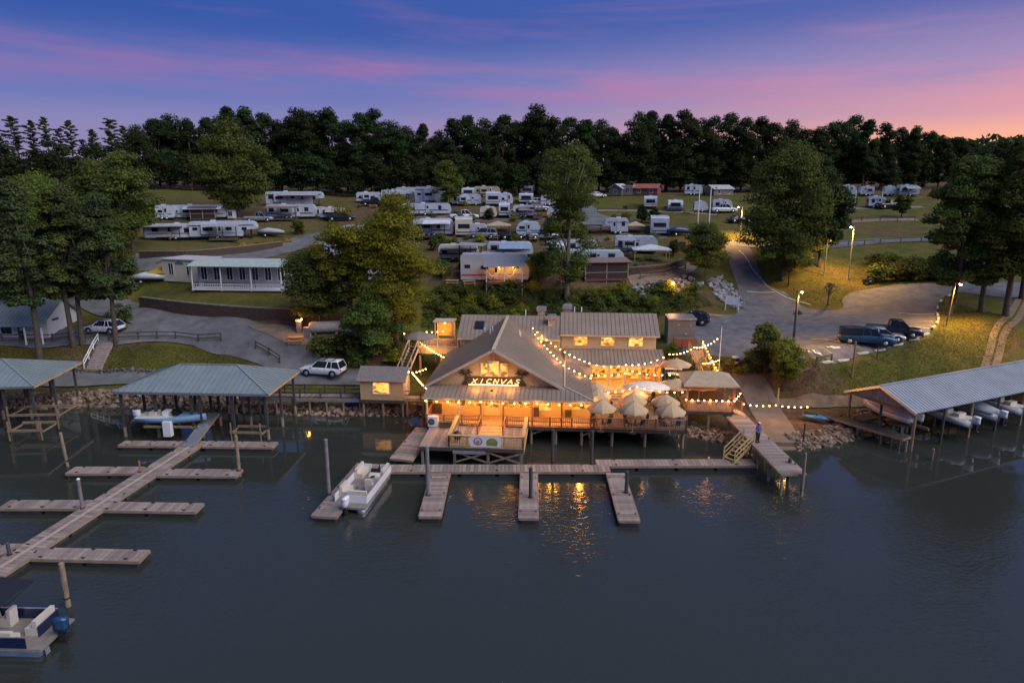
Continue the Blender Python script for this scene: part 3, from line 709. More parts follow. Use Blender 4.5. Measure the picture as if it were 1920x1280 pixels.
    if kind != 'pine':
        for b in rr.sample(blobs, min(12, len(blobs))):
            z = rr.uniform(.22, .6) * h if kind != 'layer' else h * .35
            if kind == 'twotier' and b[0].z > h * .6: z = h * .55
            z = min(z, max(h * .15, b[0].z - .5)); limb(tm, (pts[1].x * z / h, pts[1].y * z / h, z), b[0], tr0 * .4, tr0 * .1, 5, .1, rr)
    return tm.mesh('trunk', bark, True), crown
def plant_tree(name, label, cat, at, mesh, sc=1, rz=0, group=None, sxy=None):
    t = thing(name, label, cat, at, rz, group); k = sxy or sc; s = (k, k, sc)
    link('trunk', mesh[0], t, sc=s); link('crown', mesh[1], t, sc=s); return t

# woodland behind the campground
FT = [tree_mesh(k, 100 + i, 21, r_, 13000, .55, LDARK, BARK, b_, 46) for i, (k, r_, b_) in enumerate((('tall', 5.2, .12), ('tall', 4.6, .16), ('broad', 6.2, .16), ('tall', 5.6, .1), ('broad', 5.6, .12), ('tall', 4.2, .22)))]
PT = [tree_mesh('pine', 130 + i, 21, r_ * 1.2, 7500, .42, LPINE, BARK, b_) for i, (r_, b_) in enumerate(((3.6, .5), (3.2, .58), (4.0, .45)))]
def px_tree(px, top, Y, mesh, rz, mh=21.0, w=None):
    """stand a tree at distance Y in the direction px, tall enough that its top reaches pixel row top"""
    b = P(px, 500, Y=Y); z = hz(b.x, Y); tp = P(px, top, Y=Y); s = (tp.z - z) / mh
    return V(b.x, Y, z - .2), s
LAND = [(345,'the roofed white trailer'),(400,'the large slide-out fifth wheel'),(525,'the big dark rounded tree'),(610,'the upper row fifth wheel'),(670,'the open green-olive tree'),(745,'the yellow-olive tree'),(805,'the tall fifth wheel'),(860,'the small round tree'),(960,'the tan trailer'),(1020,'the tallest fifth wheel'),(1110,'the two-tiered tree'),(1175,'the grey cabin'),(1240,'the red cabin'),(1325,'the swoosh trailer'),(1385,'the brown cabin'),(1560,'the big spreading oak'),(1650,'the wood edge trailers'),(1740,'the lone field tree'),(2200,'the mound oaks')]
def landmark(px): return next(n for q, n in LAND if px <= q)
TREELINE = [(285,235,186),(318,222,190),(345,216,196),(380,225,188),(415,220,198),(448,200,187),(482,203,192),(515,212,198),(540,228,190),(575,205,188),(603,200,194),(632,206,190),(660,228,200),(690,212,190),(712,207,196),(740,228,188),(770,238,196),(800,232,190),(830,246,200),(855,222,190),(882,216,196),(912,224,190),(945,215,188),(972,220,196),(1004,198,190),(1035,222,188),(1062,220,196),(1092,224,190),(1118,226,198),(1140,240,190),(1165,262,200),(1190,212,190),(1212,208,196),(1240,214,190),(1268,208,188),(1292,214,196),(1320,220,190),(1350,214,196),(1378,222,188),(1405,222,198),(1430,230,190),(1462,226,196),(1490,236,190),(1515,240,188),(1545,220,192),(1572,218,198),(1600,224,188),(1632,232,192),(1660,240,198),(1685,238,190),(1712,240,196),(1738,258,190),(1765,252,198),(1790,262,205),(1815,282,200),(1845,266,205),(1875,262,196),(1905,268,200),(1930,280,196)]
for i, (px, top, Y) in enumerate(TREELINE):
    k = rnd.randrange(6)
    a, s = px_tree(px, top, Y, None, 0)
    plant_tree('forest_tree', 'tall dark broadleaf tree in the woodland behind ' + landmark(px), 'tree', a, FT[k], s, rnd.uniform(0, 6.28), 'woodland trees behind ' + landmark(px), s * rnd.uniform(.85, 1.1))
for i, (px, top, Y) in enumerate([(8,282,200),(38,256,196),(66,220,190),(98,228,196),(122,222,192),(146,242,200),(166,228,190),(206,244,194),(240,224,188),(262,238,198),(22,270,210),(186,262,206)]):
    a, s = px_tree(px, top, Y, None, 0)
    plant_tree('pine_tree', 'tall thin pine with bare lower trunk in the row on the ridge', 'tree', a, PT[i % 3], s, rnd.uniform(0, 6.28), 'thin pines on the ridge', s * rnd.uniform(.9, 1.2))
# understory row in front of the woodland
US = [tree_mesh('broad', 150 + i, 10, 4.4, 3000, .62, LDARK, BARK, .05, 22) for i in range(3)]
for i in range(53):
    px = -50 + i * 34 + rnd.uniform(-8, 8); Y = rnd.uniform(176, 184); b = P(px, 400, Y=Y); s = rnd.uniform(.75, 1.15)
    if 1090 < px < 1740: Y += 10; b = P(px, 400, Y=Y)
    plant_tree('understory_tree', 'low bushy tree at the foot of the woodland behind ' + landmark(px), 'tree', V(b.x, Y, hz(b.x, Y) - .2), US[i % 3], s, rnd.uniform(0, 6), 'low woodland edge trees behind ' + landmark(px))
# far wooded hills that read as one mass
def far_wood():
    rs = np.random.RandomState(5); n = 26000; x = rs.uniform(-420, 420, n); y = rs.uniform(225, 330, n)
    zt = np.array([hz(a, b) for a, b in zip(x, y)]); crown = np.where(x / y < -.5, 4, 13) + 4 * vnoise(x, y, 7, 9) * 1.6; zt = np.where(x / y < -.5, zt - 1.5, zt)
    u = rs.rand(n) ** .5; cen = np.stack([x, y, zt + crown * u * .8], 1); nr = rs.normal(size=(n, 3)) + np.array([0, -.5, .6])
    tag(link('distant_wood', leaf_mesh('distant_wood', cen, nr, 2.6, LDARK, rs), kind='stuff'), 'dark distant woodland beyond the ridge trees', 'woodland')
far_wood()

# trees one can tell apart
def px_plant(name, label, bx, by, top, kind, w, n, leaf, material, seed, bark=BARK, base=.25, lean=None, nb=None):
    b = G(bx, by); k = ppm(b); h = P(bx, top, Y=b.y).z - b.z; rx = w / 2 / k; n = int(n * 1.7); leaf *= .76
    t = plant_tree(name, label, 'tree', b - V(0, 0, .15), tree_mesh(kind, seed, h, rx, n, leaf, material, bark, base, nb), 1, 0)
    if lean: t.rotation_euler = (0, lean, 0)
    return t
px_plant('oak_tree', 'big dark rounded tree standing over the white trailers on the left', 448, 408, 232, 'broad', 150, 14000, .62, LMID, 201, base=.1, nb=44)
px_plant('round_tree', 'small round green tree among the white trailers at the wood edge', 838, 388, 303, 'broad', 62, 5000, .5, LGREEN, 202, base=.12)
px_plant('broadleaf_tree', 'tall two-tiered dark tree on the bank behind the restaurant', 1062, 572, 274, 'twotier', 118, 17000, .36, LMID, 203, BARKL)
px_plant('round_tree', 'dense dark round tree beside the uphill road', 1322, 532, 420, 'broad', 92, 11000, .34, LMID, 204, base=.2, nb=44)
px_plant('oak_tree', 'big spreading oak on the grass beside the uphill road', 1465, 524, 276, 'broad', 168, 26000, .46, LMID, 205, base=.08, nb=110)
px_plant('oak_tree', 'darker oak behind the big spreading oak', 1535, 500, 300, 'broad', 100, 11000, .5, LDARK, 206, base=.1, nb=40)
px_plant('spreading_tree', 'small layered spreading tree below the big oak', 1478, 536, 462, 'layer', 112, 5500, .34, LGREEN, 207)
px_plant('small_tree', 'bright green bushy tree above the boat ramp', 1468, 730, 636, 'broad', 86, 6000, .3, LBRIGHT, 208, base=.22, nb=26)
px_plant('small_tree', 'dark green bushy tree at the corner of the parking lot', 1432, 694, 602, 'broad', 76, 5000, .32, LMID, 209, base=.1, nb=24)
px_plant('small_tree', 'lone small tree on the upper field', 1690, 408, 366, 'broad', 36, 2200, .5, LMID, 210, base=.25, nb=18)
px_plant('small_tree', 'leafy small tree left of the tall two-tiered tree', 1010, 528, 470, 'broad', 52, 4500, .3, LGREEN, 211, base=.05)
px_plant('olive_tree', 'tall yellow-olive broadleaf tree beside the restaurant', 745, 655, 372, 'broad', 150, 26000, .32, LOLIVE, 212, base=.12, nb=100)
px_plant('olive_tree', 'open green-olive tree with leaning limbs left of the yellow tree', 660, 640, 362, 'broad', 120, 11000, .34, LOLIVE, 213, base=.3, nb=30)
px_plant('broadleaf_tree', 'dark green bushy tree above the old tank beside the drive', 602, 618, 470, 'broad', 150, 16000, .34, LMID, 214, base=.2, nb=50)
px_plant('broadleaf_tree', 'low leafy dark tree under the yellow-olive tree', 700, 668, 540, 'broad', 120, 11000, .34, LMID, 215, base=.05, nb=40)
for i, (x, y, tp, w, k, n, m_, l_) in enumerate([(1780,590,285,120,'broad',17000,LMID,'broad dark oak on the grass mound nearest the curved road lamp'),(1885,592,262,150,'broad',20000,LMID,'tall thick-trunked oak beside the dirt track'),(1838,585,300,110,'broad',15000,LMID,'dark oak standing between the two mound oaks'),(1915,560,270,120,'broad',13000,LDARK,'dark oak behind the dirt track oak')]):
    px_plant('oak_tree', l_, x, y, tp, k, w, n, .42, m_, 220 + i, base=.14, nb=60)
for i, (x, y, tp, w, k, n, m_, l_) in enumerate([(75,672,335,95,'tall',11000,LPINE,'leaning dark cedar on the bank right of the white cottage'),(138,648,352,85,'tall',10000,LMID,'dark tree on the bank beside the white cottage gable'),(155,645,350,85,'tall',10000,LPINE,'slim-trunked cedar left of the bank steps'),(218,645,365,90,'tall',11000,LPINE,'straight dark-trunked cedar right of the bank steps'),
        (20,610,335,170,'broad',15000,LMID,'wide green tree behind the white cottage'),(110,560,340,170,'broad',14000,LGREEN,'light green tree on the slope behind the white cottage'),(200,545,365,120,'broad',12000,LMID,'dark tree at the bend of the upper drive'),(250,470,285,120,'broad',9000,LMID,'dark tree left of the white trailer rows'),(190,440,300,120,'broad',9000,LMID,'tree on the slope above the cottage trees'),(-30,560,340,160,'broad',9000,LMID,'green tree at the edge of the cottage slope'),(60,480,330,150,'broad',9000,LGREEN,'pale green tree high on the left slope')]):
    px_plant('cedar_tree' if m_ is LPINE else 'broadleaf_tree', l_, x, y, tp, k, w, n, .42 if y > 500 else .55, m_, 240 + i, base=.32 if y > 640 else .1, nb=60)
px_plant('small_tree', 'round dark bush tree between two pads on the upper field', 1203, 418, 385, 'broad', 26, 1600, .4, LDARK, 260, base=.02, nb=14)
px_plant('small_tree', 'second round dark bush beside the brown trailer on the field', 1228, 418, 388, 'broad', 26, 1600, .4, LDARK, 261, base=.02, nb=14)
# bare branched shrub tree by the lamp
def bare_tree():
    b = G(1552, 572); t = thing('bare_shrub_tree', 'bare twiggy small tree on the island beside the lamp pole', 'tree', b); m = MB(); rr = random.Random(4)
    def grow(p, d, L, r_, k):
        q = p + d * L; m.tube(p, q, r_, r_ * .65, 5)
        if k:
            for _ in range(3): grow(q, (d + V(rr.uniform(-.7, .7), rr.uniform(-.7, .7), rr.uniform(-.15, .5))).normalized(), L * .72, r_ * .6, k - 1)
    grow(V(0, 0, -.2), V(0, 0, 1), 1.1, .16, 5)
    m.build('trunk', mat('bare_twigs', (.16, .12, .085), .9), t)
bare_tree()

# shrubs on the bank behind the restaurant
SH = [tree_mesh('broad', 300 + i, 2.4, 1.5, 900, .26, m_, BARK, .0, 12) for i, m_ in enumerate((LMID, LGREEN, LOLIVE, LMID))]
def shrub(px, py, s, k, label, group):
    b = G(px, py); t = thing('shrub', label, 'shrub', b - V(0, 0, .15), rnd.uniform(0, 6), group); link('stems', SH[k][0], t, sc=s); link('foliage', SH[k][1], t, sc=(s * 1.25, s * 1.25, s)); return t
r2 = random.Random(17)
for i in range(95):
    px, py = r2.uniform(800, 1300), r2.uniform(549, 606)
    if px > 1235 and py > 578: continue
    w_ = next(n for q, n in ((880, 'beside the olive trees'), (1000, 'below the lit porch trailer'), (1090, 'around the two-tiered trunk'), (1190, 'below the screened porch'), (1400, 'around the garden lamp')) if px <= q)
    shrub(px, py, r2.uniform(.42, .9), r2.randrange(4), 'leafy shrub in the thicket on the bank ' + w_, 'bank shrubs ' + w_)
for i in range(34):
    px, py = r2.uniform(655, 790), r2.uniform(632, 690)
    shrub(px, py, r2.uniform(.4, .8), r2.choice((0, 2, 3)), 'low shrub under the olive trees by the wooden stair', 'shrubs under the olive trees')
for i in range(30):
    px, py = r2.uniform(1640, 1790), r2.uniform(494, 528); py = max(py, 480 + (px - 1560) * .2)
    shrub(px, py, r2.uniform(.6, 1.3), r2.choice((0, 0, 1)), 'dark shrub in the hedge above the curved road', 'hedge shrubs above the curved road')
for i in range(16):
    px = r2.uniform(1345, 1450); shrub(px, r2.uniform(672, 702), r2.uniform(.3, .6), r2.choice((2, 3)), 'low dry shrub at the edge of the parking lot above the ramp', 'shrubs above the boat ramp')
for px, py, s, k, l in ((608,668,1.1,0,'dark cone-shaped evergreen bush beside the gravel yard'),(650,660,1.2,0,'dark evergreen bush under the olive trees beside the picnic table'),(1260,668,.7,1,'ornamental grass clump beside the lit annex'),(1252,705,.8,1,'bright green grass clump at the annex corner'),(1312,700,.8,2,'potted palm beside the lit ramp'),
                        (225,607,1.0,3,'dark bush beside the white car on the drive'),(1495,590,.35,2,'tiny bush on the tip of the road island'),(830,520,1.1,0,'round bush left of the lit porch trailer')):
    shrub(px, py, s, k, l, None)
for i, (px, py) in enumerate(((455,463),(470,462),(485,461),(498,459),(510,457),(522,456),(536,452))):
    b = G(px, py); t = thing('flower_clump', 'yellow flower clump in the bed by the upper road', 'flowers', b, i, 'yellow flower clumps'); rs_ = np.random.RandomState(i)
    d = rs_.normal(size=(160, 3)); d /= np.linalg.norm(d, axis=1, keepdims=True); d[:, 2] = abs(d[:, 2])
    link('blooms', leaf_mesh('blooms', d * [1.1, .8, .7], d + [0, 0, .5], .3, leaf_mat('yellow_blooms', (.20, .13, .01), (.5, .36, .02)) if i == 0 else bpy.data.materials['yellow_blooms'], rs_), t)
# rough grass and weeds too many to count
def grass_stuff(label, poly, n, size, material, seed, hgt=.25):
    rs = np.random.RandomState(seed); r = random.Random(seed); cen = []
    x0, x1 = min(p[0] for p in poly), max(p[0] for p in poly); y0, y1 = min(p[1] for p in poly), max(p[1] for p in poly)
    W_ = [G(*p) for p in poly]; wx = [p.x for p in W_]; wy = [p.y for p in W_]
    while len(cen) < n:
        x, y = r.uniform(min(wx), max(wx)), r.uniform(min(wy), max(wy)); ins = False
        for a, b in zip(W_, W_[1:] + W_[:1]):
            if (a.y > y) != (b.y > y) and x < (b.x - a.x) * (y - a.y) / (b.y - a.y) + a.x: ins = not ins
        if ins: cen.append((x, y, hz(x, y) + r.uniform(.0, hgt)))
    cen = np.array(cen); nr = rs.normal(size=(n, 3)) * [.5, .5, .2] + [0, -.25, .8]
    tag(link('rough_grass', leaf_mesh('rough_grass', cen, nr, size, material, rs, .35), kind='stuff'), label, 'grass')
LGRASS = leaf_mat('grass_blades', (.07, .084, .016), (.18, .165, .034), 0)
grass_stuff('rough grass on the bank above the boat shed', [(1480,735),(1520,700),(1640,672),(1750,632),(1770,600),(1800,570),(1900,600),(1900,650),(1840,690),(1700,722),(1560,748)], 12000, .17, LGRASS, 1, .08)
grass_stuff('rough grass on the bank below the drive beside the steps', [(-40,650),(160,648),(215,648),(420,646),(500,672),(525,694),(420,697),(200,698),(-40,697)], 12000, .17, LGRASS, 2, .08)
grass_stuff('weeds and low growth on the bank behind the restaurant', [(800,545),(900,540),(1060,545),(1200,545),(1300,548),(1340,575),(1260,590),(1060,600),(900,600),(790,615)], 15000, .34, LMID, 3, .5)
grass_stuff('rough grass on the slope by the tall lamp post', [(1480,545),(1560,490),(1640,480),(1700,525),(1620,545),(1560,575)], 6000, .18, LGRASS, 4, .08)

for i, (px, py, tp, w_, l) in enumerate(((720, 412, 384, 26, 'small tree left of the plain white trailer'), (918, 412, 390, 22, 'small tree behind the beige canopy'), (1090, 446, 418, 26, 'small tree beside the flat-topped pergola'), (814, 470, 444, 24, 'small tree beside the yellow-olive crown'), (560, 440, 412, 30, 'small tree beside the upper drive bend'), (1262, 480, 448, 30, 'bushy tree behind the curved terrace'), (1036, 500, 470, 26, 'small tree behind the two-tiered trunk'), (690, 450, 418, 30, 'small tree on the gravel pad'))):
    px_plant('small_tree', l, px, py, tp, 'broad', w_, 1500, .36, LMID if i % 2 else LGREEN, 270 + i, base=.08, nb=14)

for i in range(60):
    px = r2.uniform(640, 1260); py = r2.choice((388, 391, 411, 414, 448, 452, 456, 468, 484, 494, 505))+ r2.uniform(-3, 3)
    w_ = next(n for q, n in ((780, 'the yellow-olive crown'), (880, 'the plain white trailer'), (960, 'the beige canopy'), (1080, 'the two-tiered tree'), (1180, 'the flat-topped pergola'), (1300, 'the curved terrace')) if px <= q)
    shrub(px, py, r2.uniform(.3, .75), r2.randrange(4), 'low garden shrub between the camp sites near ' + w_, 'camp site shrubs near ' + w_)
# ------------------------------------------------------------------ the lakeside restaurant, in its own frame: u along the front, v towards the hill
RO = P(800, 792, 1.7); RZ = R(-4.5)
def RW(u, v, z): return V(RO.x + u * math.cos(RZ) - v * math.sin(RZ), RO.y + u * math.sin(RZ) + v * math.cos(RZ), z)
ROOF = mat('brown_metal_roof', (.27, .205, .155), .6, .05, var=.14, scale=.5, bump=.05)
ROOFR = mat('brown_metal_ribs', (.21, .16, .12), .6, .05, var=.1)
SIDING = mat('restaurant_siding', (.44, .33, .17), .75, var=.1, scale=1.5)
TRIM = mat('pale_trim', (.52, .42, .30), .6, var=.08)
AMBER = lit_pane('lit_room_glass', (.16, .045, .006), (1.0, .42, .06), 1.4, 2.6)
AMBER2 = lit_pane('bright_room_glass', (.30, .09, .01), (1.0, .50, .10), 1.7, 2.2)
def roof_plane(parent, name, a, b, c, d, material=ROOF, rib=ROOFR, thick=.1, gap=.45, ribs=True):
    """a-b eave, c-d ridge side (c above b); ribs run up the slope"""
    a, b, c, d = map(Vector, (a, b, c, d)); nrm = (b - a).cross(d - a).normalized()
    if nrm.z < 0: nrm = -nrm
    m = MB().prism([a, b, c, d], -nrm * thick); o = m.build(name, material, parent)
    if ribs:
        r_ = MB(); n = max(2, int((b - a).length / gap)); up = (d - a) if (d - a).length > .5 else (c - b); sl = ((a + b) * .5 - (c + d) * .5)
        ax = (b - a).normalized(); upd = nrm.cross(ax).normalized()
        if upd.dot((c + d) * .5 - (a + b) * .5) < 0: upd = -upd
        for i in range(n + 1):
            s = (b - a).length * i / n; p = a + ax * s
            # length of the slope above this eave point
            t0 = (d - a).dot(ax); t1 = (c - a).dot(ax); H_ = (d - a).dot(upd); Lb = (b - a).length; best = 0
            if t0 <= s <= t1: best = H_
            elif s < t0: best = H_ * s / t0 if t0 > 0 else H_
            else: best = H_ * (Lb - s) / (Lb - t1) if Lb > t1 else H_
            if best > .15: r_.bar(p + nrm * .015, p + upd * best + nrm * .015, .045, .05)
        if r_.v: r_.build('roof_ribs', rib, o, kind='stuff')
    return o
def window(parent, x0, x1, z0, z1, y, glass, frame=TRIM, fr=.09, mull=0, axis='v', sgn=-1):
    """window on a wall facing -v (axis 'v') or +u (axis 'u'); frame, pane and mullions"""
    def Pt(a, d, z): return (a, y + sgn * d, z) if axis == 'v' else (y + sgn * d, a, z)
    def bx(a0, a1, d0, d1, b0, b1):
        p, q = Pt(a0, d0, b0), Pt(a1, d1, b1); return [min(p[0], q[0]), max(p[0], q[0]), min(p[1], q[1]), max(p[1], q[1]), b0, b1]
    t = MB().box(*bx(x0 - fr, x1 + fr, .0, .05, z1, z1 + fr)).box(*bx(x0 - fr, x1 + fr, .0, .07, z0 - fr, z0)).box(*bx(x0 - fr, x0, .0, .05, z0, z1)).box(*bx(x1, x1 + fr, .0, .05, z0, z1))
    for i in range(mull):
        c = x0 + (x1 - x0) * (i + 1) / (mull + 1); t.box(*bx(c - .025, c + .025, .0, .045, z0, z1))
    w = t.build('window', frame, parent)
    MB().box(*bx(x0, x1, -.02, .015, z0, z1)).build('pane', glass, w)
    return w
RT = thing('restaurant_building', 'lakeside restaurant with brown metal gable roof and glowing porch', 'restaurant', (RO.x, RO.y, 0), RZ)
# main gable block
def wbox(*a): return MB().box(*a)
wbox(.1, 12.3, 2.5, 17.5, 1.45, 4.6).build('wall', SIDING, RT)
wbox(12.32, 14.9, 2.52, 11.0, 1.45, 4.25).build('wall', SIDING, RT)
MB().prism([(-.2, 2.3, 4.62), (12.1, 2.3, 4.62), (5.93, 2.3, 8.0)], (0, .2, 0)).build('gable_wall', SIDING, RT)
roof_plane(RT, 'roof', (-.55, 17.7, 4.60), (-.55, 1.7, 4.60), (5.93, 1.7, 8.2), (5.93, 17.7, 8.2))
roof_plane(RT, 'roof', (12.42, 1.7, 4.60), (12.42, 17.7, 4.60), (5.93, 17.7, 8.2), (5.93, 1.7, 8.2))
MB().bar((5.93, 1.66, 8.24), (5.93, 17.7, 8.24), .3, .06).build('ridge_cap', TRIM, RT)
for s in (-1, 1):
    MB().bar((5.93, 1.66, 8.13), (5.93 + s * 6.5, 1.66, 4.52), .06, .24).build('rake_board', TRIM, RT)
# wrap-round porch roof
roof_plane(RT, 'porch_roof', (-.15, -.45, 4.25), (15.0, -.45, 4.25), (12.4, 2.3, 4.68), (-.15, 2.3, 4.68), gap=.4)
roof_plane(RT, 'porch_roof', (15.0, -.45, 4.25), (15.0, 11.4, 4.25), (12.4, 11.4, 4.68), (12.4, 2.3, 4.68), gap=.4)
MB().bar((15.02, -.47, 4.28), (12.4, 2.3, 4.71), .14, .05).build('hip_cap', TRIM, RT)
MB().bar((12.42, 2.3, 4.72), (12.42, 11.2, 4.72), .14, .05).build('seam_cap', TRIM, RT)
wbox(-.15, 15.0, -.47, -.40, 4.08, 4.24).build('fascia', TRIM, RT); wbox(14.94, 15.02, -.40, 11.4, 4.06, 4.22).build('fascia', TRIM, RT)
for u in (.1, 3.0, 5.0, 7.0, 9.6, 12.2, 14.8): wbox(u - .07, u + .07, -.22, -.08, 1.7, 4.15).build('porch_column', REDW if u > 4 else TRIM, RT)
for x0, x1, g in ((1.7, 3.2, AMBER), (3.5, 4.8, AMBER), (6.65, 7.8, AMBER2), (8.15, 9.5, AMBER), (10.0, 11.2, AMBER2), (13.1, 14.6, AMBER)):
    window(RT, x0, x1, 2.55 if x0 != 10.0 else 2.35, 3.85, 2.5, g, mull=1)
dr = wbox(4.98, 6.42, 2.42, 2.5, 1.72, 3.9).build('door', TRIM, RT)
for a in (5.08, 5.74): wbox(a, a + .58, 2.405, 2.43, 2.5, 3.8).build('door_pane', AMBER, dr)
wbox(5.66, 5.70, 2.38, 2.42, 2.5, 2.8).build('handle', DMETAL, dr)
for i, (a, b, c) in enumerate(((.25, .7, 1.0), (9.6, .5, .9), (12.5, .6, .7))): wbox(a, a + b, 2.15, 2.48, 1.72, 1.72 + c).build('porch_cabinet', mat('dark_cabinet', (.05, .03, .02), .6), RT)
for z in (2.7, 3.05, 3.4): wbox(10.05, 11.15, 2.35, 2.48, z, z + .04).build('shelf', PINEW, RT)
# gable window trio, sign and its strip light
for x0, x1, z1 in ((4.75, 5.3, 6.75), (5.5, 6.35, 6.95), (6.55, 7.15, 6.75)): window(RT, x0, x1, 5.55, z1, 2.3, AMBER2, fr=.1)
wbox(5.85, 6.0, 2.2, 2.28, 7.1, 7.75).build('gable_post', TRIM, RT)
sg = MB().prism([(2.9, 2.26, 4.72), (8.95, 2.26, 4.72), (8.35, 2.26, 5.5), (3.5, 2.26, 5.5)], (0, -.08, 0)).build('sign_board', mat('sign_dark', (.030, .024, .018), .7), RT)
LET = mat('sign_letters', (.8, .66, .44), .5, var=.05, emit=(1, .62, .25), estr=.5)
STROKES = {'X': [((0, 0), (.9, 1)), ((.05, 1), (.8, 0))], 'I': [((.4, 0), (.5, 1))], 'C': [((.9, .85), (.45, 1)), ((.45, 1), (.05, .6)), ((.05, .6), (.2, .1)), ((.2, .1), (.9, .12))], 'N': [((.1, 0), (.1, 1)), ((.1, 1), (.8, 0)), ((.8, 0), (.85, 1))],
           'V': [((0, 1), (.4, 0)), ((.4, 0), (1, 1))], 'A': [((0, 0), (.5, 1)), ((.5, 1), (.9, 0)), ((.2, .38), (.75, .38))], 'S': [((.85, .9), (.4, 1)), ((.4, 1), (.12, .72)), ((.12, .72), (.8, .35)), ((.8, .35), (.5, 0)), ((.5, 0), (.05, .12))]}
for i, ch in enumerate('XICNVAS'):
    m = MB(); x = 3.85 + i * .66
    for (a, b), (c, d) in STROKES[ch]: m.bar((x + a * .5 + b * .14, 2.15, 4.88 + b * .44), (x + c * .5 + d * .14, 2.15, 4.88 + d * .44), .05, .085)
    m.build('sign_letter', LET, sg)
for s, ux in ((-1, 3.35), (1, 8.5)):
    m = MB(); c = V(ux, 2.16, 5.75)
    for k, (dx, dz) in enumerate(((-.9, -.1), (-.65, .32), (-.1, .48), (.5, .38), (.85, .0), (.6, -.35), (-.6, -.4))):
        q = c + V(dx * .8, 0, dz * .8 + .1); mid = (c + q) / 2 + V(0, 0, .14); m.prism([c, mid + V(0, 0, .1), q, mid - V(0, 0, .12)], (0, .04, 0))
    m.bar((ux - s * .1, 2.18, 4.8), (ux, 2.18, 5.8), .05, .16)
    m.build('palm_emblem', mat('emblem_dark', (.035, .035, .022), .7), sg)
wbox(3.6, 8.2, 2.02, 2.10, 4.76, 4.80).build('strip_light', mat('strip_glow', (1, .8, .5), .5, var=0, emit=(1, .55, .18), estr=6), sg)
for u in (4.4, 5.95, 7.5): lamp(RT, (u, 1.2, 5.0), 75, r=.3)
wbox(5.75, 5.95, 1.0, 1.2, 4.45, 4.62).build('roof_vent', DMETAL, RT)
for u, v in ((7.6, 12.2), (7.75, 11.6), (4.7, 12.6), (4.55, 11.7), (3.6, 14.8)):
    z = 8.2 - abs(u - 5.93) * .555; MB().tube((u, v, z), (u, v, z + .55), .05).build('vent_pipe', WHITE, RT)
# rear left block
wbox(1.0, 11.9, 14.2, 21.0, 2.2, 6.5).build('wall', SIDING, RT)
roof_plane(RT, 'roof', (.7, 13.85, 6.45), (11.88, 13.85, 6.45), (11.88, 17.6, 8.3), (.7, 17.6, 8.3)); roof_plane(RT, 'roof', (11.88, 21.3, 6.45), (.7, 21.3, 6.45), (.7, 17.6, 8.3), (11.88, 17.6, 8.3))
wbox(.7, 11.9, 13.78, 13.86, 6.25, 6.42).build('fascia', TRIM, RT)
MB().prism([(1.0, 14.2, 6.5), (1.0, 21.0, 6.5), (1.0, 17.6, 8.15)], (.1, 0, 0)).build('gable_wall', SIDING, RT)
MB().prism([(2.4, 15.2, 7.13), (3.4, 15.2, 7.13), (3.4, 16.4, 7.72), (2.4, 16.4, 7.72)], (0, 0, .12)).build('skylight', GLASS, RT)
# rear right block, taller
wbox(12.0, 22.2, 14.9, 21.3, 2.2, 6.9).build('wall', mat('ochre_siding', (.50, .40, .24), .75, var=.08), RT)
roof_plane(RT, 'roof', (11.9, 14.5, 6.9), (22.55, 14.5, 6.9), (22.55, 18.2, 8.62), (11.9, 18.2, 8.62)); roof_plane(RT, 'roof', (22.55, 21.9, 6.9), (11.9, 21.9, 6.9), (11.9, 18.2, 8.62), (22.55, 18.2, 8.62))
wbox(11.9, 22.55, 14.42, 14.5, 6.7, 6.87).build('fascia', TRIM, RT)
for s in (11.95, 22.1): MB().prism([(s, 14.9, 6.88), (s, 21.3, 6.88), (s, 18.2, 8.4)], (.1, 0, 0)).build('gable_wall', SIDING, RT)
for x0 in (13.35, 16.3, 19.3): window(RT, x0, x0 + 1.45, 5.62, 6.55, 14.9, AMBER2, mull=0)
# annex with its low roof and glazed front
roof_plane(RT, 'annex_roof', (12.4, 11.0, 4.5), (22.9, 11.0, 4.5), (22.9, 14.95, 5.28), (12.4, 14.95, 5.28), gap=.4)
wbox(15.05, 22.9, 10.9, 10.98, 4.32, 4.48).build('fascia', TRIM, RT)
wbox(15.0, 22.5, 13.2, 14.85, 1.9, 4.75).build('wall', mat('ochre_siding', (.5, .4, .24)), RT)
wbox(22.3, 22.5, 11.3, 13.2, 2.2, 4.5).build('wall', SIDING, RT)
for i, u in enumerate((15.15, 17.0, 18.7, 20.4, 21.8, 22.4)): wbox(u - .09, u + .09, 11.2, 11.36, 2.2, 4.45).build('annex_column', TRIM, RT)
for x0, x1, g in ((15.4, 16.7, AMBER), (17.3, 18.5, AMBER), (19.0, 20.2, AMBER2), (20.6, 21.5, AMBER)): window(RT, x0, x1, 2.5, 4.1, 13.2, g, mull=1)
gl = MB(); gl.loft([[(22.1 + r_ * math.cos(6.283 * k / 16), y, 3.05 + r_ * 1.1 * math.sin(6.283 * k / 16)) for k in range(16)] for r_, y in ((.14, 13.1), (.26, 13.1), (.26, 13.04), (.14, 13.04))], cap=False)
gl.box(22.3, 22.38, 13.04, 13.1, 2.75, 3.7); gl.build('wall_glyph', LET, RT, label='pale round letter with an upright stem on the annex wall')
wbox(15.0, 22.6, 8.8, 13.2, 1.72, 2.2).build('annex_floor', PINEW, RT)
wbox(15.4, 18.6, 8.4, 8.8, 1.72, 2.04).build('step', PINEW, RT); wbox(15.4, 18.6, 8.0, 8.4, 1.72, 1.88).build('step', PINEW, RT)
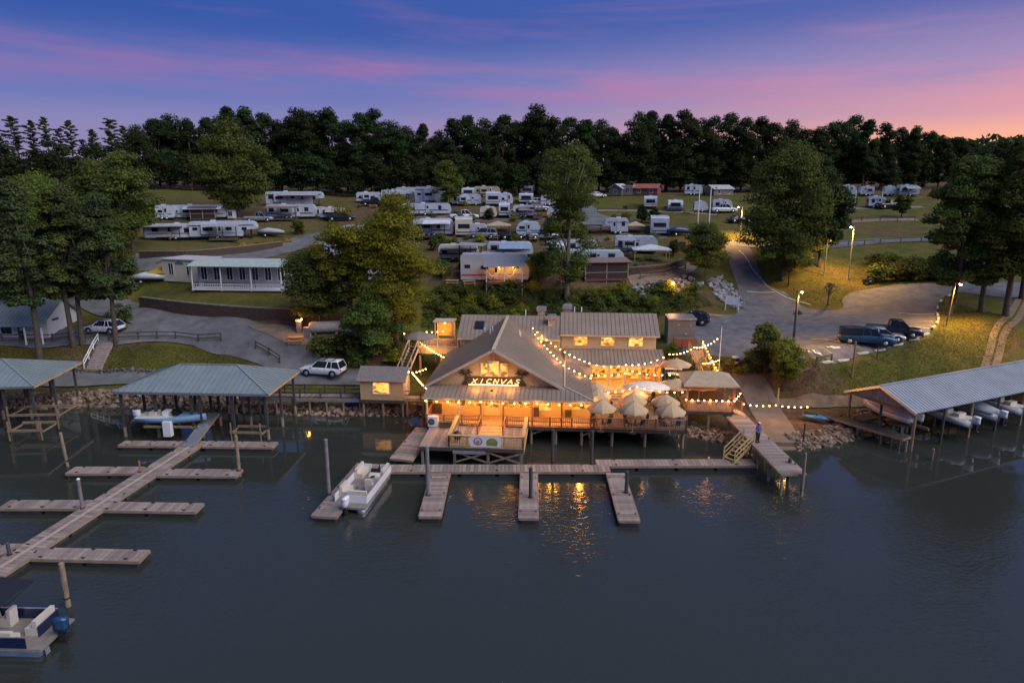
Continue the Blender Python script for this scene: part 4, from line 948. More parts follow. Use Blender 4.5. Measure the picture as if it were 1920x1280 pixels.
# roof plant
for (u, v, z, s) in ((9.7, 18.1, 8.2, 1.0), (10.9, 16.3, 7.6, 1.05), (12.6, 19.0, 8.2, 1.15)):
    ve = wbox(u - .38 * s, u + .38 * s, v - .38 * s, v + .38 * s, z - .3, z + .55 * s).build('exhaust_vent', GMETAL, RT)
    MB().loft([[(u + w * a, v + w * b, z + h * s) for a, b in ((-1, -1), (1, -1), (1, 1), (-1, 1))] for w, h in ((.36, .55), (.55, .62), (.55, .95), (.3, 1.1))]).build('vent_cap', GMETAL, ve)
for u, v, z in ((7.9, 17.8, 8.2), (14.2, 18.6, 8.5), (13.4, 18.6, 8.5)): MB().tube((u, v, z), (u, v, z + .7), .06).build('vent_pipe', WHITE, RT)
# porch and annex lamps
for u in (1.4, 3.9, 6.4, 8.9, 11.4, 13.9):
    f = MB().lathe([(.02, .12), (.10, .1), (.13, 0), (.02, -.02)], (u, 1.1, 3.98), 8).build('porch_light', BULB, RT); lamp(RT, (u, .45, 3.8), 240, r=.3)
for u in (16.0, 18.4, 20.8):
    MB().lathe([(.02, .12), (.10, .1), (.13, 0), (.02, -.02)], (u, 12.2, 4.28), 8).build('annex_light', BULB, RT); lamp(RT, (u, 12.0, 4.1), 190, r=.3)
MB().ball((-.55, 12.6, 3.9), .14).build('wall_light', BULBW, RT); lamp(RT, (-.75, 12.5, 3.9), 60, r=.14)
wbox(-.6, .1, 12.2, 15.0, 2.2, 4.6).build('wall', mat('ochre_siding', (.5, .4, .24)), RT)

# ------------------------------------------------------------------ decks
def plank_row(parent, p0, du, n, size, material=DOCKW, gap=.0, rz=0, name='plank'):
    """n alike boards: size = (across u, along v, thick)"""
    me = MB().box(0, size[0], 0, size[1], -size[2], 0).mesh(name, material)
    for i in range(n): link(name, me, parent, loc=Vector(p0) + Vector(du) * i + V(0, 0, rnd.uniform(-.006, .006)), rz=rz)
def railing(parent, a, b, h=1.0, material=REDW, bal=True, n=None, cap=None, bm=None, rails=(.12, .97), horiz=0):
    """posts and rails as parts, thin balusters joined"""
    a, b = Vector(a), Vector(b); L = (b - a).length; n = n or max(1, round(L / 1.9)); capm = cap or material
    post = MB().box(-.06, .06, -.06, .06, 0, h + .06)
    pm = post.mesh('railing_post', material)
    for i in range(n + 1): link('railing_post', pm, parent, loc=a.lerp(b, i / n))
    for f in rails: MB().bar(a + V(0, 0, h * f), b + V(0, 0, h * f), .10 if f > .9 else .05, .05 if f > .9 else .08).build('railing_rail', capm if f > .9 else material, parent)
    for k in range(horiz):
        z = h * (.12 + .85 * (k + 1) / (horiz + 1)); MB().bar(a + V(0, 0, z), b + V(0, 0, z), .04, .09).build('railing_rail', material, parent)
    if bal:
        m = MB(); k = int(L / .16)
        for i in range(1, k):
            p = a.lerp(b, i / k); m.bar(p + V(0, 0, h * .12), p + V(0, 0, h * .95), .035)
        m.build('balusters', bm or material, parent, kind='stuff')
DT = thing('wooden_deck', 'raised wooden deck and patio on piles along the restaurant front', 'deck', (RO.x, RO.y, 0), RZ)
PATIO = mat('patio_boards', (.30, .205, .13), .75, var=.2, scale=2, objvar=.14)
plank_row(DT, (0, -.25, 1.7), (0, .3, 0), 9, (15.0, .285, .06), PATIO)
plank_row(DT, (15.03, -.25, 1.7), (0, .3, 0), 37, (8.1, .285, .06), PATIO)
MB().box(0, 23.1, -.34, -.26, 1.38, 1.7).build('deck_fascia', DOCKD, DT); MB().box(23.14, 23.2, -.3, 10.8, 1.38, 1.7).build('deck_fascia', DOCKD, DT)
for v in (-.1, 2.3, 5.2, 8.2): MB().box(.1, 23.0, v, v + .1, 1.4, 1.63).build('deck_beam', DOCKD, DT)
for v in (-.05, 2.4, 5.3):
    for u in (.15, 3.5, 6.5, 9.5, 11.7, 14.0, 16.7, 19.6, 22.9):
        if v > 0 and u < 9: continue
        MB().tube((u, v, -1.5), (u, v, 1.42), .13, None, 8).build('deck_pile', PILE, DT)
for u in (9.5, 14.0): MB().bar((u, -.02, .9), (u + 1.4, -.02, 1.4), .06, .14).build('brace', PILE, DT)
railing(DT, (.05, -.28, 1.7), (4.85, -.28, 1.7), .92, REDW, True, 3, horiz=1); railing(DT, (7.35, -.28, 1.7), (15.0, -.28, 1.7), .92, REDW, True, 4, horiz=1)
GREYW = mat('grey_railing', (.24, .205, .19), .7, var=.15)
railing(DT, (15.1, -.28, 1.7), (23.1, -.28, 1.7), .98, REDW, True, 3, cap=GREYW, bm=GREYW); railing(DT, (23.1, -.28, 1.7), (23.1, 3.6, 1.7), .98, REDW, True, 2, cap=GREYW, bm=GREYW)
railing(DT, (.0, -.2, 1.7), (.0, 2.3, 1.7), .92, REDW, True, 1)
LT = thing('lower_deck', 'grey plank landing with yellow lumber railing projecting from the restaurant porch', 'deck', (RO.x, RO.y, 0), RZ)
plank_row(LT, (.45, -5.45, 1.62), (.3, 0, 0), 29, (.285, 5.1, .06), DOCKW)
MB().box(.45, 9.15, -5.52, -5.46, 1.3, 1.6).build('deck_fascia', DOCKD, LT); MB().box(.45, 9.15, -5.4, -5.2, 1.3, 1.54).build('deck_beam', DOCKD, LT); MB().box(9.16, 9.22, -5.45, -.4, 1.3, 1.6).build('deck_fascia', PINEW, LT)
for u in (.7, 3.4, 6.2, 8.95):
    for v in (-5.3, -2.6): MB().box(u - .1, u + .1, v - .1, v + .1, -1.2, 1.31).build('deck_pile', PILE, LT)
for u0, u1 in ((3.5, 6.1), (6.3, 8.85)):
    MB().bar((u0, -5.42, 1.2), (u1, -5.42, .35), .05, .14).build('cross_brace', PILE, LT); MB().bar((u0, -5.47, .35), (u1, -5.47, 1.2), .05, .14).build('cross_brace', PILE, LT)
MB().box(3.3, 6.0, -5.62, -5.53, 1.12, 1.36).build('ledger', mat('grey_ledger', (.22, .21, .21), .8), LT)
railing(LT, (2.95, -5.3, 1.62), (9.1, -5.3, 1.62), .95, PINEW, True, 4); railing(LT, (9.1, -5.3, 1.62), (9.1, -.5, 1.62), .95, PINEW, True, 2); railing(LT, (2.95, -5.3, 1.62), (2.95, -.5, 1.62), .95, PINEW, True, 2)
for p, q in (((2.95, -5.3), (9.1, -5.3)), ((9.1, -5.3), (9.1, -.5)), ((2.95, -5.3), (2.95, -.5))): MB().bar((p[0], p[1], 2.63), (q[0], q[1], 2.63), .30, .045).build('railing_cap', PINEW, LT)
for s in (5.0, 7.2): railing(LT, (s, -2.8, 1.62), (s, -.35, 1.72), .95, REDW, False, 1)
for i in range(3): MB().box(5.06, 7.14, -2.6 + i * .75, -1.85 + i * .75, 1.63, 1.65 + .02 * i).build('entry_board', PINEW, LT)
bn = MB().box(4.75, 7.25, -5.46, -5.42, 1.72, 2.62).build('banner', mat('banner_white', (.62, .64, .72), .6, var=.05), None)
bn.parent = None; bn.location = (RO.x, RO.y, 0); bn.rotation_euler = (0, 0, RZ); tag(bn, 'white banner with a red ring emblem and a green dome emblem on the deck railing', 'banner')
def disc(u, z, prof, y0, n=20, squash=1, mat_=None, name='emblem', cut=None):
    m = MB(); pts = [(u + prof * math.cos(6.283 * k / n) * 1.1, y0, z + max(cut if cut is not None else -9, prof * squash * math.sin(6.283 * k / n))) for k in range(n)]; m.prism(pts, (0, -.006, 0)); return m.build(name, mat_, bn)
disc(5.38, 2.2, .34, -5.462, mat_=mat('banner_red', (.30, .06, .07), .6), name='ring_emblem'); disc(5.38, 2.22, .25, -5.469, mat_=mat('banner_pale', (.6, .5, .47), .6), name='emblem_centre'); disc(5.38, 2.14, .13, -5.476, mat_=mat('banner_rust', (.42, .18, .11), .6), name='emblem_mark')
disc(6.55, 2.08, .44, -5.462, squash=.95, cut=-.24, mat_=mat('banner_green', (.19, .23, .035), .6, var=.3, scale=6), name='dome_emblem'); disc(6.5, 2.2, .22, -5.469, squash=.7, cut=-.05, mat_=mat('banner_lime', (.32, .30, .06), .6), name='emblem_mark')
# cooling unit and grills on the landing
t = thing('air_conditioner', 'white outdoor cooling unit with round fan grille on the landing', 'air conditioner', RW(.75, -.75, 1.62), RZ)
MB().box(-.45, .45, -.18, .18, .05, 1.0).build('casing', WHITE, t); MB().loft([[(-.12 + r_ * math.cos(6.283 * k / 16), y, .52 + r_ * math.sin(6.283 * k / 16)) for k in range(16)] for r_, y in ((.30, -.185), (.30, -.22), (.24, -.22), (.24, -.19))], cap=False).build('fan_grille', DMETAL, t)
MB().loft([[(-.12 + r_ * math.cos(6.283 * k / 12), y, .52 + r_ * math.sin(6.283 * k / 12)) for k in range(12)] for r_, y in ((.24, -.19), (.05, -.21))]).build('fan', mat('fan_grey', (.12, .12, .12)), t); MB().box(-.4, -.3, -.15, .15, 0, .05).box(.3, .4, -.15, .15, 0, .05).build('foot', DMETAL, t)
for u, v, l in ((1.9, -.8, 'low brown storage bin under the porch railing'), (3.5, -4.3, 'black round smoker inside the yellow railing')):
    t = thing('storage_bin' if u < 2 else 'smoker', l, 'bin' if u < 2 else 'smoker', RW(u, v, 1.62), RZ)
    if u < 2: MB().box(-.5, .5, -.25, .25, 0, .45).build('body', mat('bin_brown', (.16, .08, .04)), t); MB().box(-.54, .54, -.28, .28, .45, .52).build('lid', DMETAL, t)
    else: MB().lathe([(.3, .3), (.36, .5), (.36, .8), (.2, .98), (.03, 1.02)], n=12).build('drum', DMETAL, t, True); MB().tube((-.2, -.2, 0), (-.2, -.2, .4), .03).tube((.2, -.2, 0), (.2, -.2, .4), .03).tube((0, .25, 0), (0, .25, .4), .03).build('legs', DMETAL, t); MB().tube((.1, 0, .95), (.1, 0, 1.3), .05).build('chimney', ALU, t)

# ------------------------------------------------------------------ parasols, tables and chairs on the patio
CANV = mat('beige_canvas', (.50, .34, .19), .8, var=.1, scale=2)
CANW = mat('white_canvas', (.72, .66, .58), .8, var=.06)
def parasol(label, px, py, z=4.25, rad=1.3, hgt=.75, n=8, sx=1, cm=CANV, floor=1.7, group=None):
    c = P(px, py, z); t = thing('patio_umbrella', label, 'umbrella', (c.x, c.y, floor), RZ, group); top = z - floor + hgt * .5; bot = top - hgt
    cn = []
    for k in range(n):
        a0, a1 = 6.283 * k / n, 6.283 * (k + 1) / n; am = (a0 + a1) / 2
        m = MB(); A = V(0, 0, top); B0 = V(rad * sx * math.cos(a0), rad * math.sin(a0), bot); B1 = V(rad * sx * math.cos(a1), rad * math.sin(a1), bot); Mi = V(rad * .94 * sx * math.cos(am), rad * .94 * math.sin(am), bot + .03)
        q0, q1 = A.lerp(B0, .5) + V(0, 0, .05), A.lerp(B1, .5) + V(0, 0, .05)
        m.add([A, q0, q1, B0, Mi, B1, B0 - V(0, 0, .16), Mi - V(0, 0, .15), B1 - V(0, 0, .16)], [(0, 1, 2), (1, 3, 4, 2), (2, 4, 5), (3, 6, 7, 4), (4, 7, 8, 5)])
        cn.append(m)
    al = MB()
    for m in cn: al.add(m.v, m.f)
    cp = al.build('canopy', cm, t, True)
    rb = MB()
    for k in range(n): a0 = 6.283 * k / n; rb.tube((0, 0, top - .08), (rad * .97 * sx * math.cos(a0), rad * .97 * math.sin(a0), bot - .03), .015, None, 4)
    rb.build('ribs', PINEW, cp); MB().ball((0, 0, top + .04), .06).build('finial', PINEW, cp)
    MB().tube((0, 0, 0), (0, 0, top), .03, None, 8).build('pole', PINEW, t); MB().lathe([(.3, 0), (.3, .06), (.08, .12)], n=12).build('base', DMETAL, t)
    return t
UMB = [(1128, 757, 'beige patio umbrella by the porch corner, first of three along the roof edge'), (1120, 735, 'beige patio umbrella in the middle of the three along the roof edge'), (1117, 722, 'beige patio umbrella nearest the annex of the three along the roof edge'), (1188, 760, 'beige patio umbrella at the railing end of the middle row'), (1186, 744, 'beige patio umbrella in the middle of the middle row'), (1190, 733, 'beige patio umbrella behind the middle row beside the white parasol'), (1258, 763, 'beige patio umbrella at the railing end of the outer row'), (1248, 746, 'beige patio umbrella behind the outer row one')]
for px, py, l in UMB: parasol(l, px, py)
parasol('long white parasol in front of the lit annex', 1214, 719, 4.4, 1.25, .5, 12, 1.85, CANW)
parasol('wide beige umbrella beside the bar roof and annex', 1268, 716, 4.4, 1.5, .6, 8, 1.2); parasol('beige umbrella behind the bar roof under the lit ramp', 1312, 716, 4.3, 1.5, .6, 8, 1.2, CANV, 2.2); parasol('beige umbrella on the terrace above the bar', 1268, 677, 5.2, 1.4, .6, 8, 1.1, CANV, 2.9)
TABLEW = mat('dark_table', (.09, .055, .035), .5, var=.2)
def table_set(u, v, seed, where):
    t = thing('patio_table', 'round dark patio table under ' + where, 'table', RW(u, v, 1.7), RZ); MB().lathe([(.58, .72), (.6, .74), (.58, .77)], n=16).build('table_top', TABLEW, t)
    MB().tube((0, 0, .04), (0, 0, .72), .05).build('pedestal', DMETAL, t); MB().lathe([(.28, 0), (.28, .03), (.06, .06)], n=10).build('base', DMETAL, t)
    rr = random.Random(seed)
    for k in range(4):
        a = k * 1.57 + .6 + rr.uniform(-.3, .3); cu, cv = u + .95 * math.cos(a), v + .95 * math.sin(a)
        c = CHAIR(RW(cu, cv, 1.7), RZ + a + math.pi / 2, 'dark patio chair under ' + where, 'patio chairs under ' + where)
def CHAIR(loc, rz, label, group):
    t = thing('patio_chair', label, 'chair', loc, rz, group)
    for n_, me in CHM: link(n_, me, t)
    return t
CHM = [('seat', MB().box(-.23, .23, -.23, .22, .42, .47).mesh('seat', DMETAL)), ('backrest', MB().prism([(-.22, -.21, .48), (.22, -.21, .48), (.2, -.30, .92), (-.2, -.30, .92)], (0, -.03, 0)).mesh('backrest', DMETAL))] + [('leg', MB().bar((x, y, 0), (x * .95, y * .95, .43), .04).mesh('leg', DMETAL)) for x in (-.2, .2) for y in (-.2, .2)]
for i, (u, v, w_) in enumerate(((15.9, .9, 'the umbrella by the porch corner'), (18.8, .8, 'the umbrella at the railing end of the middle row'), (22.0, .9, 'the umbrella at the railing end of the outer row'), (15.8, 4.2, 'the middle umbrella along the roof edge'), (18.8, 4.0, 'the middle umbrella of the middle row'), (21.8, 4.2, 'the rear umbrella of the outer row'), (20.4, 7.2, 'the long white parasol'))): table_set(u, v, i, w_)

# ------------------------------------------------------------------ bar pavilion, its deck and the lit ramp to the parking lot
BT = thing('bar_deck', 'small raised bar deck with red posts beside the patio', 'deck', (RO.x, RO.y, 0), RZ)
plank_row(BT, (23.75, 3.75, 2.2), (0, .3, 0), 17, (4.3, .285, .06), PATIO)
MB().box(23.75, 28.05, 3.68, 3.74, 1.9, 2.2).build('deck_fascia', DOCKD, BT)
for u in (23.9, 25.9, 27.9):
    for v in (3.9, 8.4): MB().box(u - .09, u + .09, v - .09, v + .09, -.4, 2.15).build('deck_pile', PILE, BT)
railing(BT, (23.8, 3.78, 2.2), (28.0, 3.78, 2.2), .98, REDW, True, 2, cap=GREYW, bm=GREYW)
for i in range(4): MB().box(28.05 + i * .28, 28.33 + i * .28, 4.2, 5.6, 2.0 - i * .12, 2.06 - i * .12).build('step', PINEW, BT)
railing(BT, (28.1, 5.65, 2.1), (29.3, 5.65, 1.6), .95, REDW, False, 1)
BP = thing('bar_pavilion', 'bar pavilion with tan hip roof and red posts beside the patio', 'pavilion', (RO.x, RO.y, 0), RZ)
TROOF = mat('tan_roof', (.42, .31, .19), .7, var=.15)
rp = [(23.5, 4.2, 4.55), (28.6, 4.2, 4.55), (28.6, 8.6, 4.55), (23.5, 8.6, 4.55)]; r0, r1 = (24.9, 6.4, 5.35), (27.2, 6.4, 5.35)
roof_plane(BP, 'roof', rp[0], rp[1], r1, r0, TROOF, ribs=False); roof_plane(BP, 'roof', rp[1], rp[2], r1, r1, TROOF, ribs=False); roof_plane(BP, 'roof', rp[2], rp[3], r0, r1, TROOF, ribs=False); roof_plane(BP, 'roof', rp[3], rp[0], r0, r0, TROOF, ribs=False)
MB().box(23.5, 28.6, 4.12, 4.2, 4.4, 4.56).build('fascia', TRIM, BP)
for u in (23.9, 28.2):
    for v in (4.5, 8.3): MB().box(u - .1, u + .1, v - .1, v + .1, 2.2, 4.5).build('pavilion_post', REDW, BP)
MB().box(24.3, 27.8, 6.6, 7.1, 2.2, 3.3).build('bar_counter', TABLEW, BP); MB().box(24.2, 27.9, 6.45, 7.2, 3.3, 3.36).build('bar_top', TABLEW, BP)
for i in range(9): MB().lathe([(.05, 0), (.05, .2), (.02, .27), (.02, .34)], (24.6 + i * .36, 8.1, 3.6), 6).build('bottle', mat('bottle_glass', (.09, .05, .02), .1), BP)
MB().box(24.4, 27.7, 8.0, 8.2, 3.52, 3.6).build('shelf', PINEW, BP); lamp(BP, (26, 6.2, 4.3), 60, r=.15); MB().ball((26, 6.2, 4.42), .1).build('pavilion_light', BULB, BP)
a0, a1 = P(1333, 716, 2.3), P(1304, 656, 4.75)
RA = thing('access_ramp', 'sloping plank ramp with lit handrails climbing from the bar to the parking lot', 'ramp', a0); d = a1 - a0; sd = V(d.y, -d.x, 0).normalized()
for i in range(22):
    p = d * (i / 22); q = d * ((i + .9) / 22); MB().prism([p - sd * .75, p + sd * .75, q + sd * .75, q - sd * .75], (0, 0, -.06)).build('plank', PATIO, RA)
for s in (-.8, .8):
    for i in range(5): p = d * (i / 4) + sd * s; MB().box(p.x - .05, p.x + .05, p.y - .05, p.y + .05, p.z - .9, p.z + 1.0).build('railing_post', PINEW, RA)
    for h_ in (.5, .95): MB().bar(sd * s + V(0, 0, h_), d + sd * s + V(0, 0, h_), .06, .10).build('handrail', PINEW, RA)
# stepped terrace tables up the side
for i, (px, py, z, l) in enumerate(((1268, 700, 2.5, 'white folding table on the terrace right of the annex'), (1282, 712, 2.4, 'second white folding table nearest the bar roof'), (1262, 690, 2.8, 'white bench table beside the ornamental grass'))):
    c = P(px, py, z + .7); t = thing('terrace_table', l, 'table', (c.x, c.y, hz(c.x, c.y)), RZ); zz = z + .7 - hz(c.x, c.y); MB().box(-.9, .9, -.4, .4, zz - .05, zz).build('table_top', CANW, t)
    for x in (-.8, .8):
        for y in (-.33, .33): MB().box(x - .03, x + .03, y - .03, y + .03, 0, zz - .05).build('leg', GMETAL, t)
# ------------------------------------------------------------------ floating docks
def dock(label, a, b, w, z=.5, group=None, gap=.31, mat_=DOCKW, name='floating_dock', fascia=True, center=False, floats=True):
    a, b = V(a[0], a[1], 0), V(b[0], b[1], 0); L = (b - a).length; t = thing(name, label, 'dock', a, math.atan2(b.y - a.y, b.x - a.x), group)
    n = int(L / gap); g = L / n; me = MB().box(.012, g - .012, -w / 2, w / 2, z - .05, z).mesh('plank', mat_)
    for i in range(n): link('plank', me, t, loc=(i * g, rnd.uniform(-.012, .012), rnd.uniform(-.005, .005)))
    for s in (-1, 1):
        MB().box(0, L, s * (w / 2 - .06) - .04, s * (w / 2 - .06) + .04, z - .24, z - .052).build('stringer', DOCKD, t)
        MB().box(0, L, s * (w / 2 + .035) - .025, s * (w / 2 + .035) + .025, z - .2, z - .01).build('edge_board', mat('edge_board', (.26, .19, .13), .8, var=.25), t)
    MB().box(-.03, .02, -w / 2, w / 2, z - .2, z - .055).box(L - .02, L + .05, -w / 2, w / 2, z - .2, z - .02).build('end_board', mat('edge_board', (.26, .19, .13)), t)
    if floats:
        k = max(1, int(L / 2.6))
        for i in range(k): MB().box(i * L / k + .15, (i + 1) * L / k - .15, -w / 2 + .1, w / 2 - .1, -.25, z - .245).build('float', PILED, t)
    for f in (.12, .5, .88):
        for s in ((-1, 1) if floats else (1,)): MB().box(f * L - .13, f * L + .13, s * (w / 2 - .12) - .025, s * (w / 2 - .12) + .025, z + .05, z + .085).box(f * L - .05, f * L + .05, s * (w / 2 - .12) - .03, s * (w / 2 - .12) + .03, z, z + .05).build('cleat', DMETAL, t)
    if center: MB().box(0, L, -.12, .12, z + .002, z + .03).build('centre_board', mat('pale_board', (.40, .32, .25), .8, var=.2), t)
    return t
def pxy(px, py, z=.5): return P(px, py, z)
dock('long floating walkway of the left dock leading to the green-roofed boathouse', pxy(372, 826), pxy(-20, 1076), 1.7, center=True)
for a, b, l in (((302, 884), (449, 885), 'right finger dock next to the green-roofed boathouse'), ((186, 947), (374, 950), 'right finger dock in the middle of the left walkway'), ((62, 1035), (270, 1040), 'right finger dock at the outer end near the navy boat'), ((288, 880), (132, 880), 'left finger dock next to the leaning pile'), ((168, 944), (8, 944), 'left finger dock with the tall capped pile'), ((58, 1028), (-70, 1028), 'left finger dock at the outer end')):
    dock(l, pxy(*a), pxy(*b), 1.25, .478)
dock('floating dock under the boat lift of the green-roofed boathouse', pxy(345, 831), pxy(228, 830), 1.1); dock('floating dock under the empty wooden lift of the green-roofed boathouse', pxy(385, 831), pxy(516, 833), 1.2)
dock('long floating walkway in front of the restaurant', pxy(722, 877), pxy(1142, 877), 1.35); dock('floating walkway joining the restaurant dock to the yellow stair', pxy(1118, 867), pxy(1412, 866), 1.25)
dock('finger dock beside the white pontoon boat', pxy(690, 868), pxy(607, 966), 1.75, .478); dock('finger dock with the tall grey pile', pxy(826, 886), pxy(806, 967), 1.5); dock('narrow finger dock with the black pile', pxy(992, 886), pxy(991, 970), 1.3); dock('finger dock nearest the gangway', pxy(1154, 886), pxy(1180, 975), 1.4)
# gangway along the right
ga, gb = P(1373, 768, 1.95), P(1487, 893, 1.5); ga.z = gb.z = 0
gt = dock('raised plank gangway on piles with a person on it', ga, gb, 1.9, 1.75, name='gangway', floats=False)
for i in range(6):
    for s in (-.8, .8): MB().tube((1.5 + i * 2.5, s, -1.5), (1.5 + i * 2.5, s, 1.5), .11).build('gangway_pile', PILE, gt)
gl_ = dock('side ramp of boards up the left side of the restaurant landing', P(752, 862, .5), P(800, 800, 1.2), 1.9, 0.9, name='side_ramp', floats=False); gl_.rotation_euler = (0, R(-5), gl_.rotation_euler.z); gl_.location.z = -.3
al = dock('aluminium gangplank with slots from the dock up into the boathouse', P(352, 838, .5), P(402, 772, 1.9), 1.0, 0.0, mat_=ALU, name='gangplank', floats=False, gap=.4); al.location.z = .6; al.rotation_euler = (0, R(-14), al.rotation_euler.z)
# piles
def pile(label, px, bot, top, z=.4, r=.14, material=PILE, cap=None, lean=0):
    b = P(px, bot, z); h = P(px, top, Y=b.y).z; t = thing('mooring_pile', label, 'pile', (b.x, b.y, 0)); MB().tube((0, 0, -1.6), (lean, 0, h), r, r * .92, 10).build('shaft', material, t)
    MB().lathe([(r * 1.0, 0), (r * .9, .03), (.02, .10)], (lean, 0, h), 10).build('cap', cap or material, t); MB().lathe([(r * 1.25, 0), (r * 1.25, .06)], (0, 0, .52), 10).build('collar', DMETAL, t)
GP = mat('grey_pile', (.17, .16, .155), .8, var=.3, scale=3)
for a in (('tall weathered pile on the finger dock beside the white pontoon boat', 617, 926, 824, .5, .15, GP), ('tall grey pile on the finger dock left of the landing', 803, 928, 838, .5, .16, GP), ('black pile standing on the narrow finger dock', 995, 932, 877, .5, .15, PILED), ('black pile beside the finger dock nearest the gangway', 1174, 930, 884, .2, .15, PILED), ('dark sleeved pile behind the restaurant dock', 1036, 868, 807, .4, .14, PILED), ('dark sleeved pile at the step of the restaurant dock', 1109, 872, 808, .4, .14, PILED),
          ('dark pile at the outer end of the gangway', 1478, 895, 860, .5, .15, PILED), ('thin pile right of the gangway end', 1502, 930, 850, .0, .12, PILE), ('slightly leaning lone pile beside the left finger docks', 129, 874, 812, .0, .13, PILE, None, -.25), ('capped pile on the middle left finger dock', 155, 953, 898, .5, .13, GP, WHITE), ('thick pile at the end of the right finger by the boathouse', 449, 890, 818, .1, .15, PILE), ('lone brown pile behind the navy pontoon boat', 128, 1136, 1056, .0, .16, PILE), ('short brown post on the left finger dock by the walkway', 263, 885, 865, .5, .08, REDW), ('short dark post on the outer left finger dock', 18, 1040, 1018, .5, .12, PILED), ('thin post in the water beside the boat ramp', 1505, 838, 795, 0, .09, PILED)): pile(*a)
# yellow stair from the gangway to the dock
s0, s1 = P(1366, 864, .5), P(1404, 826, 1.75); s1.z = 1.75; YS = thing('wooden_stair', 'yellow lumber stair from the floating dock up to the gangway', 'stair', s0); d = s1 - s0; sd = V(d.y, -d.x, 0).normalized()
for i in range(6): p = d * ((i + .5) / 6); MB().prism([p + sd * .5 - V(.1, 0, 0), p + sd * .5 + V(.12, 0, 0), p - sd * .5 + V(.12, 0, 0), p - sd * .5 - V(.1, 0, 0)], (0, 0, .05)).build('tread', PINEW, YS)
for s in (-.55, .55):
    MB().bar(sd * s, d + sd * s, .06, .25).build('stringer', PINEW, YS); MB().bar(sd * s + V(0, 0, .95), d + sd * s + V(0, 0, .95), .08, .1).build('handrail', PINEW, YS); MB().bar(sd * s + V(0, 0, .5), d + sd * s + V(0, 0, .5), .05, .08).build('midrail', PINEW, YS)
    for f in (0.02, .5, .98): p = d * f + sd * s; MB().box(p.x - .05, p.x + .05, p.y - .05, p.y + .05, p.z - .1, p.z + 1.0).build('stair_post', PINEW, YS)

# ------------------------------------------------------------------ boathouses
TEAL = mat('teal_metal_roof', (.225, .27, .272), .5, .2, var=.12, scale=.6); TEALR = mat('teal_roof_ribs', (.18, .22, .222), .5, .2)
GALV = mat('galvanised_roof', (.38, .40, .43), .42, .35, var=.16, scale=.4); GALVR = mat('galvanised_ribs', (.31, .33, .36), .42, .35)
def hip_house(label, o, L, D, eave, ridge, rz, xs, ys, lean=.0):
    t = thing('boathouse', label, 'boathouse', (o.x, o.y, 0), rz); i = D / 2
    A, B, C_, D_ = (-.4, -.4, eave), (L + .4, -.4, eave), (L + .4, D + .4, eave), (-.4, D + .4, eave); r0, r1 = (i * 1.15, i, ridge), (L - i * 1.15, i, ridge)
    roof_plane(t, 'roof', A, B, r1, r0, TEAL, TEALR, gap=.5); roof_plane(t, 'roof', B, C_, r1, r1, TEAL, TEALR, gap=.5); roof_plane(t, 'roof', C_, D_, r0, r1, TEAL, TEALR, gap=.5); roof_plane(t, 'roof', D_, A, r0, r0, TEAL, TEALR, gap=.5)
    for p, q in ((A, r0), (B, r1), (C_, r1), (D_, r0), (r0, r1)): MB().bar(Vector(p) + V(0, 0, .03), Vector(q) + V(0, 0, .03), .22, .05).build('hip_cap', TEAL, t)
    MB().box(-.42, L + .42, -.46, -.4, eave - .2, eave - .04).build('fascia', GMETAL, t); MB().box(L + .38, L + .44, -.4, D + .4, eave - .2, eave - .04).build('fascia', PINEW, t)
    for x in xs:
        for y in ys: MB().box(x - .10, x + .10, y - .10, y + .10, .9, eave - .1).build('post', PILED, t); MB().tube((x, y, -1.5), (x, y, .95), .15).build('post_base', PILE, t)
    for y in ys: MB().box(xs[0], xs[-1], y - .06, y + .06, eave - .35, eave - .12).build('beam', PILED, t)
    return t
h1 = P(236, 818, 0); HB = hip_house('green-roofed open boathouse with hip roof at the head of the left dock', h1, 13.6, 7.0, 4.45, 6.05, R(-3), (0, 3.2, 6.6, 7.4, 10.4, 13.5), (0, 3.4, 6.8))
h0 = P(16, 824, 0); hip_house('second green-roofed open boathouse with empty lifts', V(h0.x - 13.2, h0.y + 1.0, 0), 14.4, 8.0, 4.45, 6.05, R(6), (9.2, 11.8, 14.3), (0, 3.6, 7.6))
# catwalks and lifts inside the boathouses
OLDL = mat('old_lumber', (.22, .155, .09), .85, var=.25)
def frame_box(label, o, rz, L, D, z, zl=.15, name='boat_lift', posts=True):
    t = thing(name, label, 'boat lift', (o.x, o.y, 0), rz)
    for y in (0, D): MB().box(0, L, y - .07, y + .07, z - .1, z + .1).build('lift_beam', OLDL, t)
    for x in (0, L): MB().box(x - .06, x + .06, 0.08, D - .08, z - .22, z - .1).build('lift_beam', OLDL, t)
    if posts:
        for x in (.1, L - .1): MB().box(x - .05, x + .05, -.05, .05, zl, z + .9).build('lift_post', OLDL, t)
    return t
frame_box('empty wooden boat lift on the right side of the green-roofed boathouse', P(432, 818, .6), R(-3), 2.9, 1.6, 1.0); frame_box('yellow timber lift frame in the second boathouse', P(14, 810, 1.0), R(4), 3.0, 2.2, 1.1); frame_box('upper yellow timber lift frame in the second boathouse', P(12, 775, 1.8), R(4), 4.6, 2.6, 1.6)
cw = thing('catwalk', 'grey timber catwalk with railing between the boathouse and the shed', 'walkway', (P(448, 745, 1.7).x, P(448, 745, 1.7).y, 0), R(-2))
wl = P(676, 750, 1.7).x - P(448, 745, 1.7).x
plank_row(cw, (0, 0, 1.7), (.3, 0, 0), int(wl / .3), (.285, 1.6, .06), DOCKW); MB().box(0, wl, -.06, 0, 1.35, 1.66).build('beam', mat('grey_beam', (.19, .175, .165), .8, var=.2), cw)
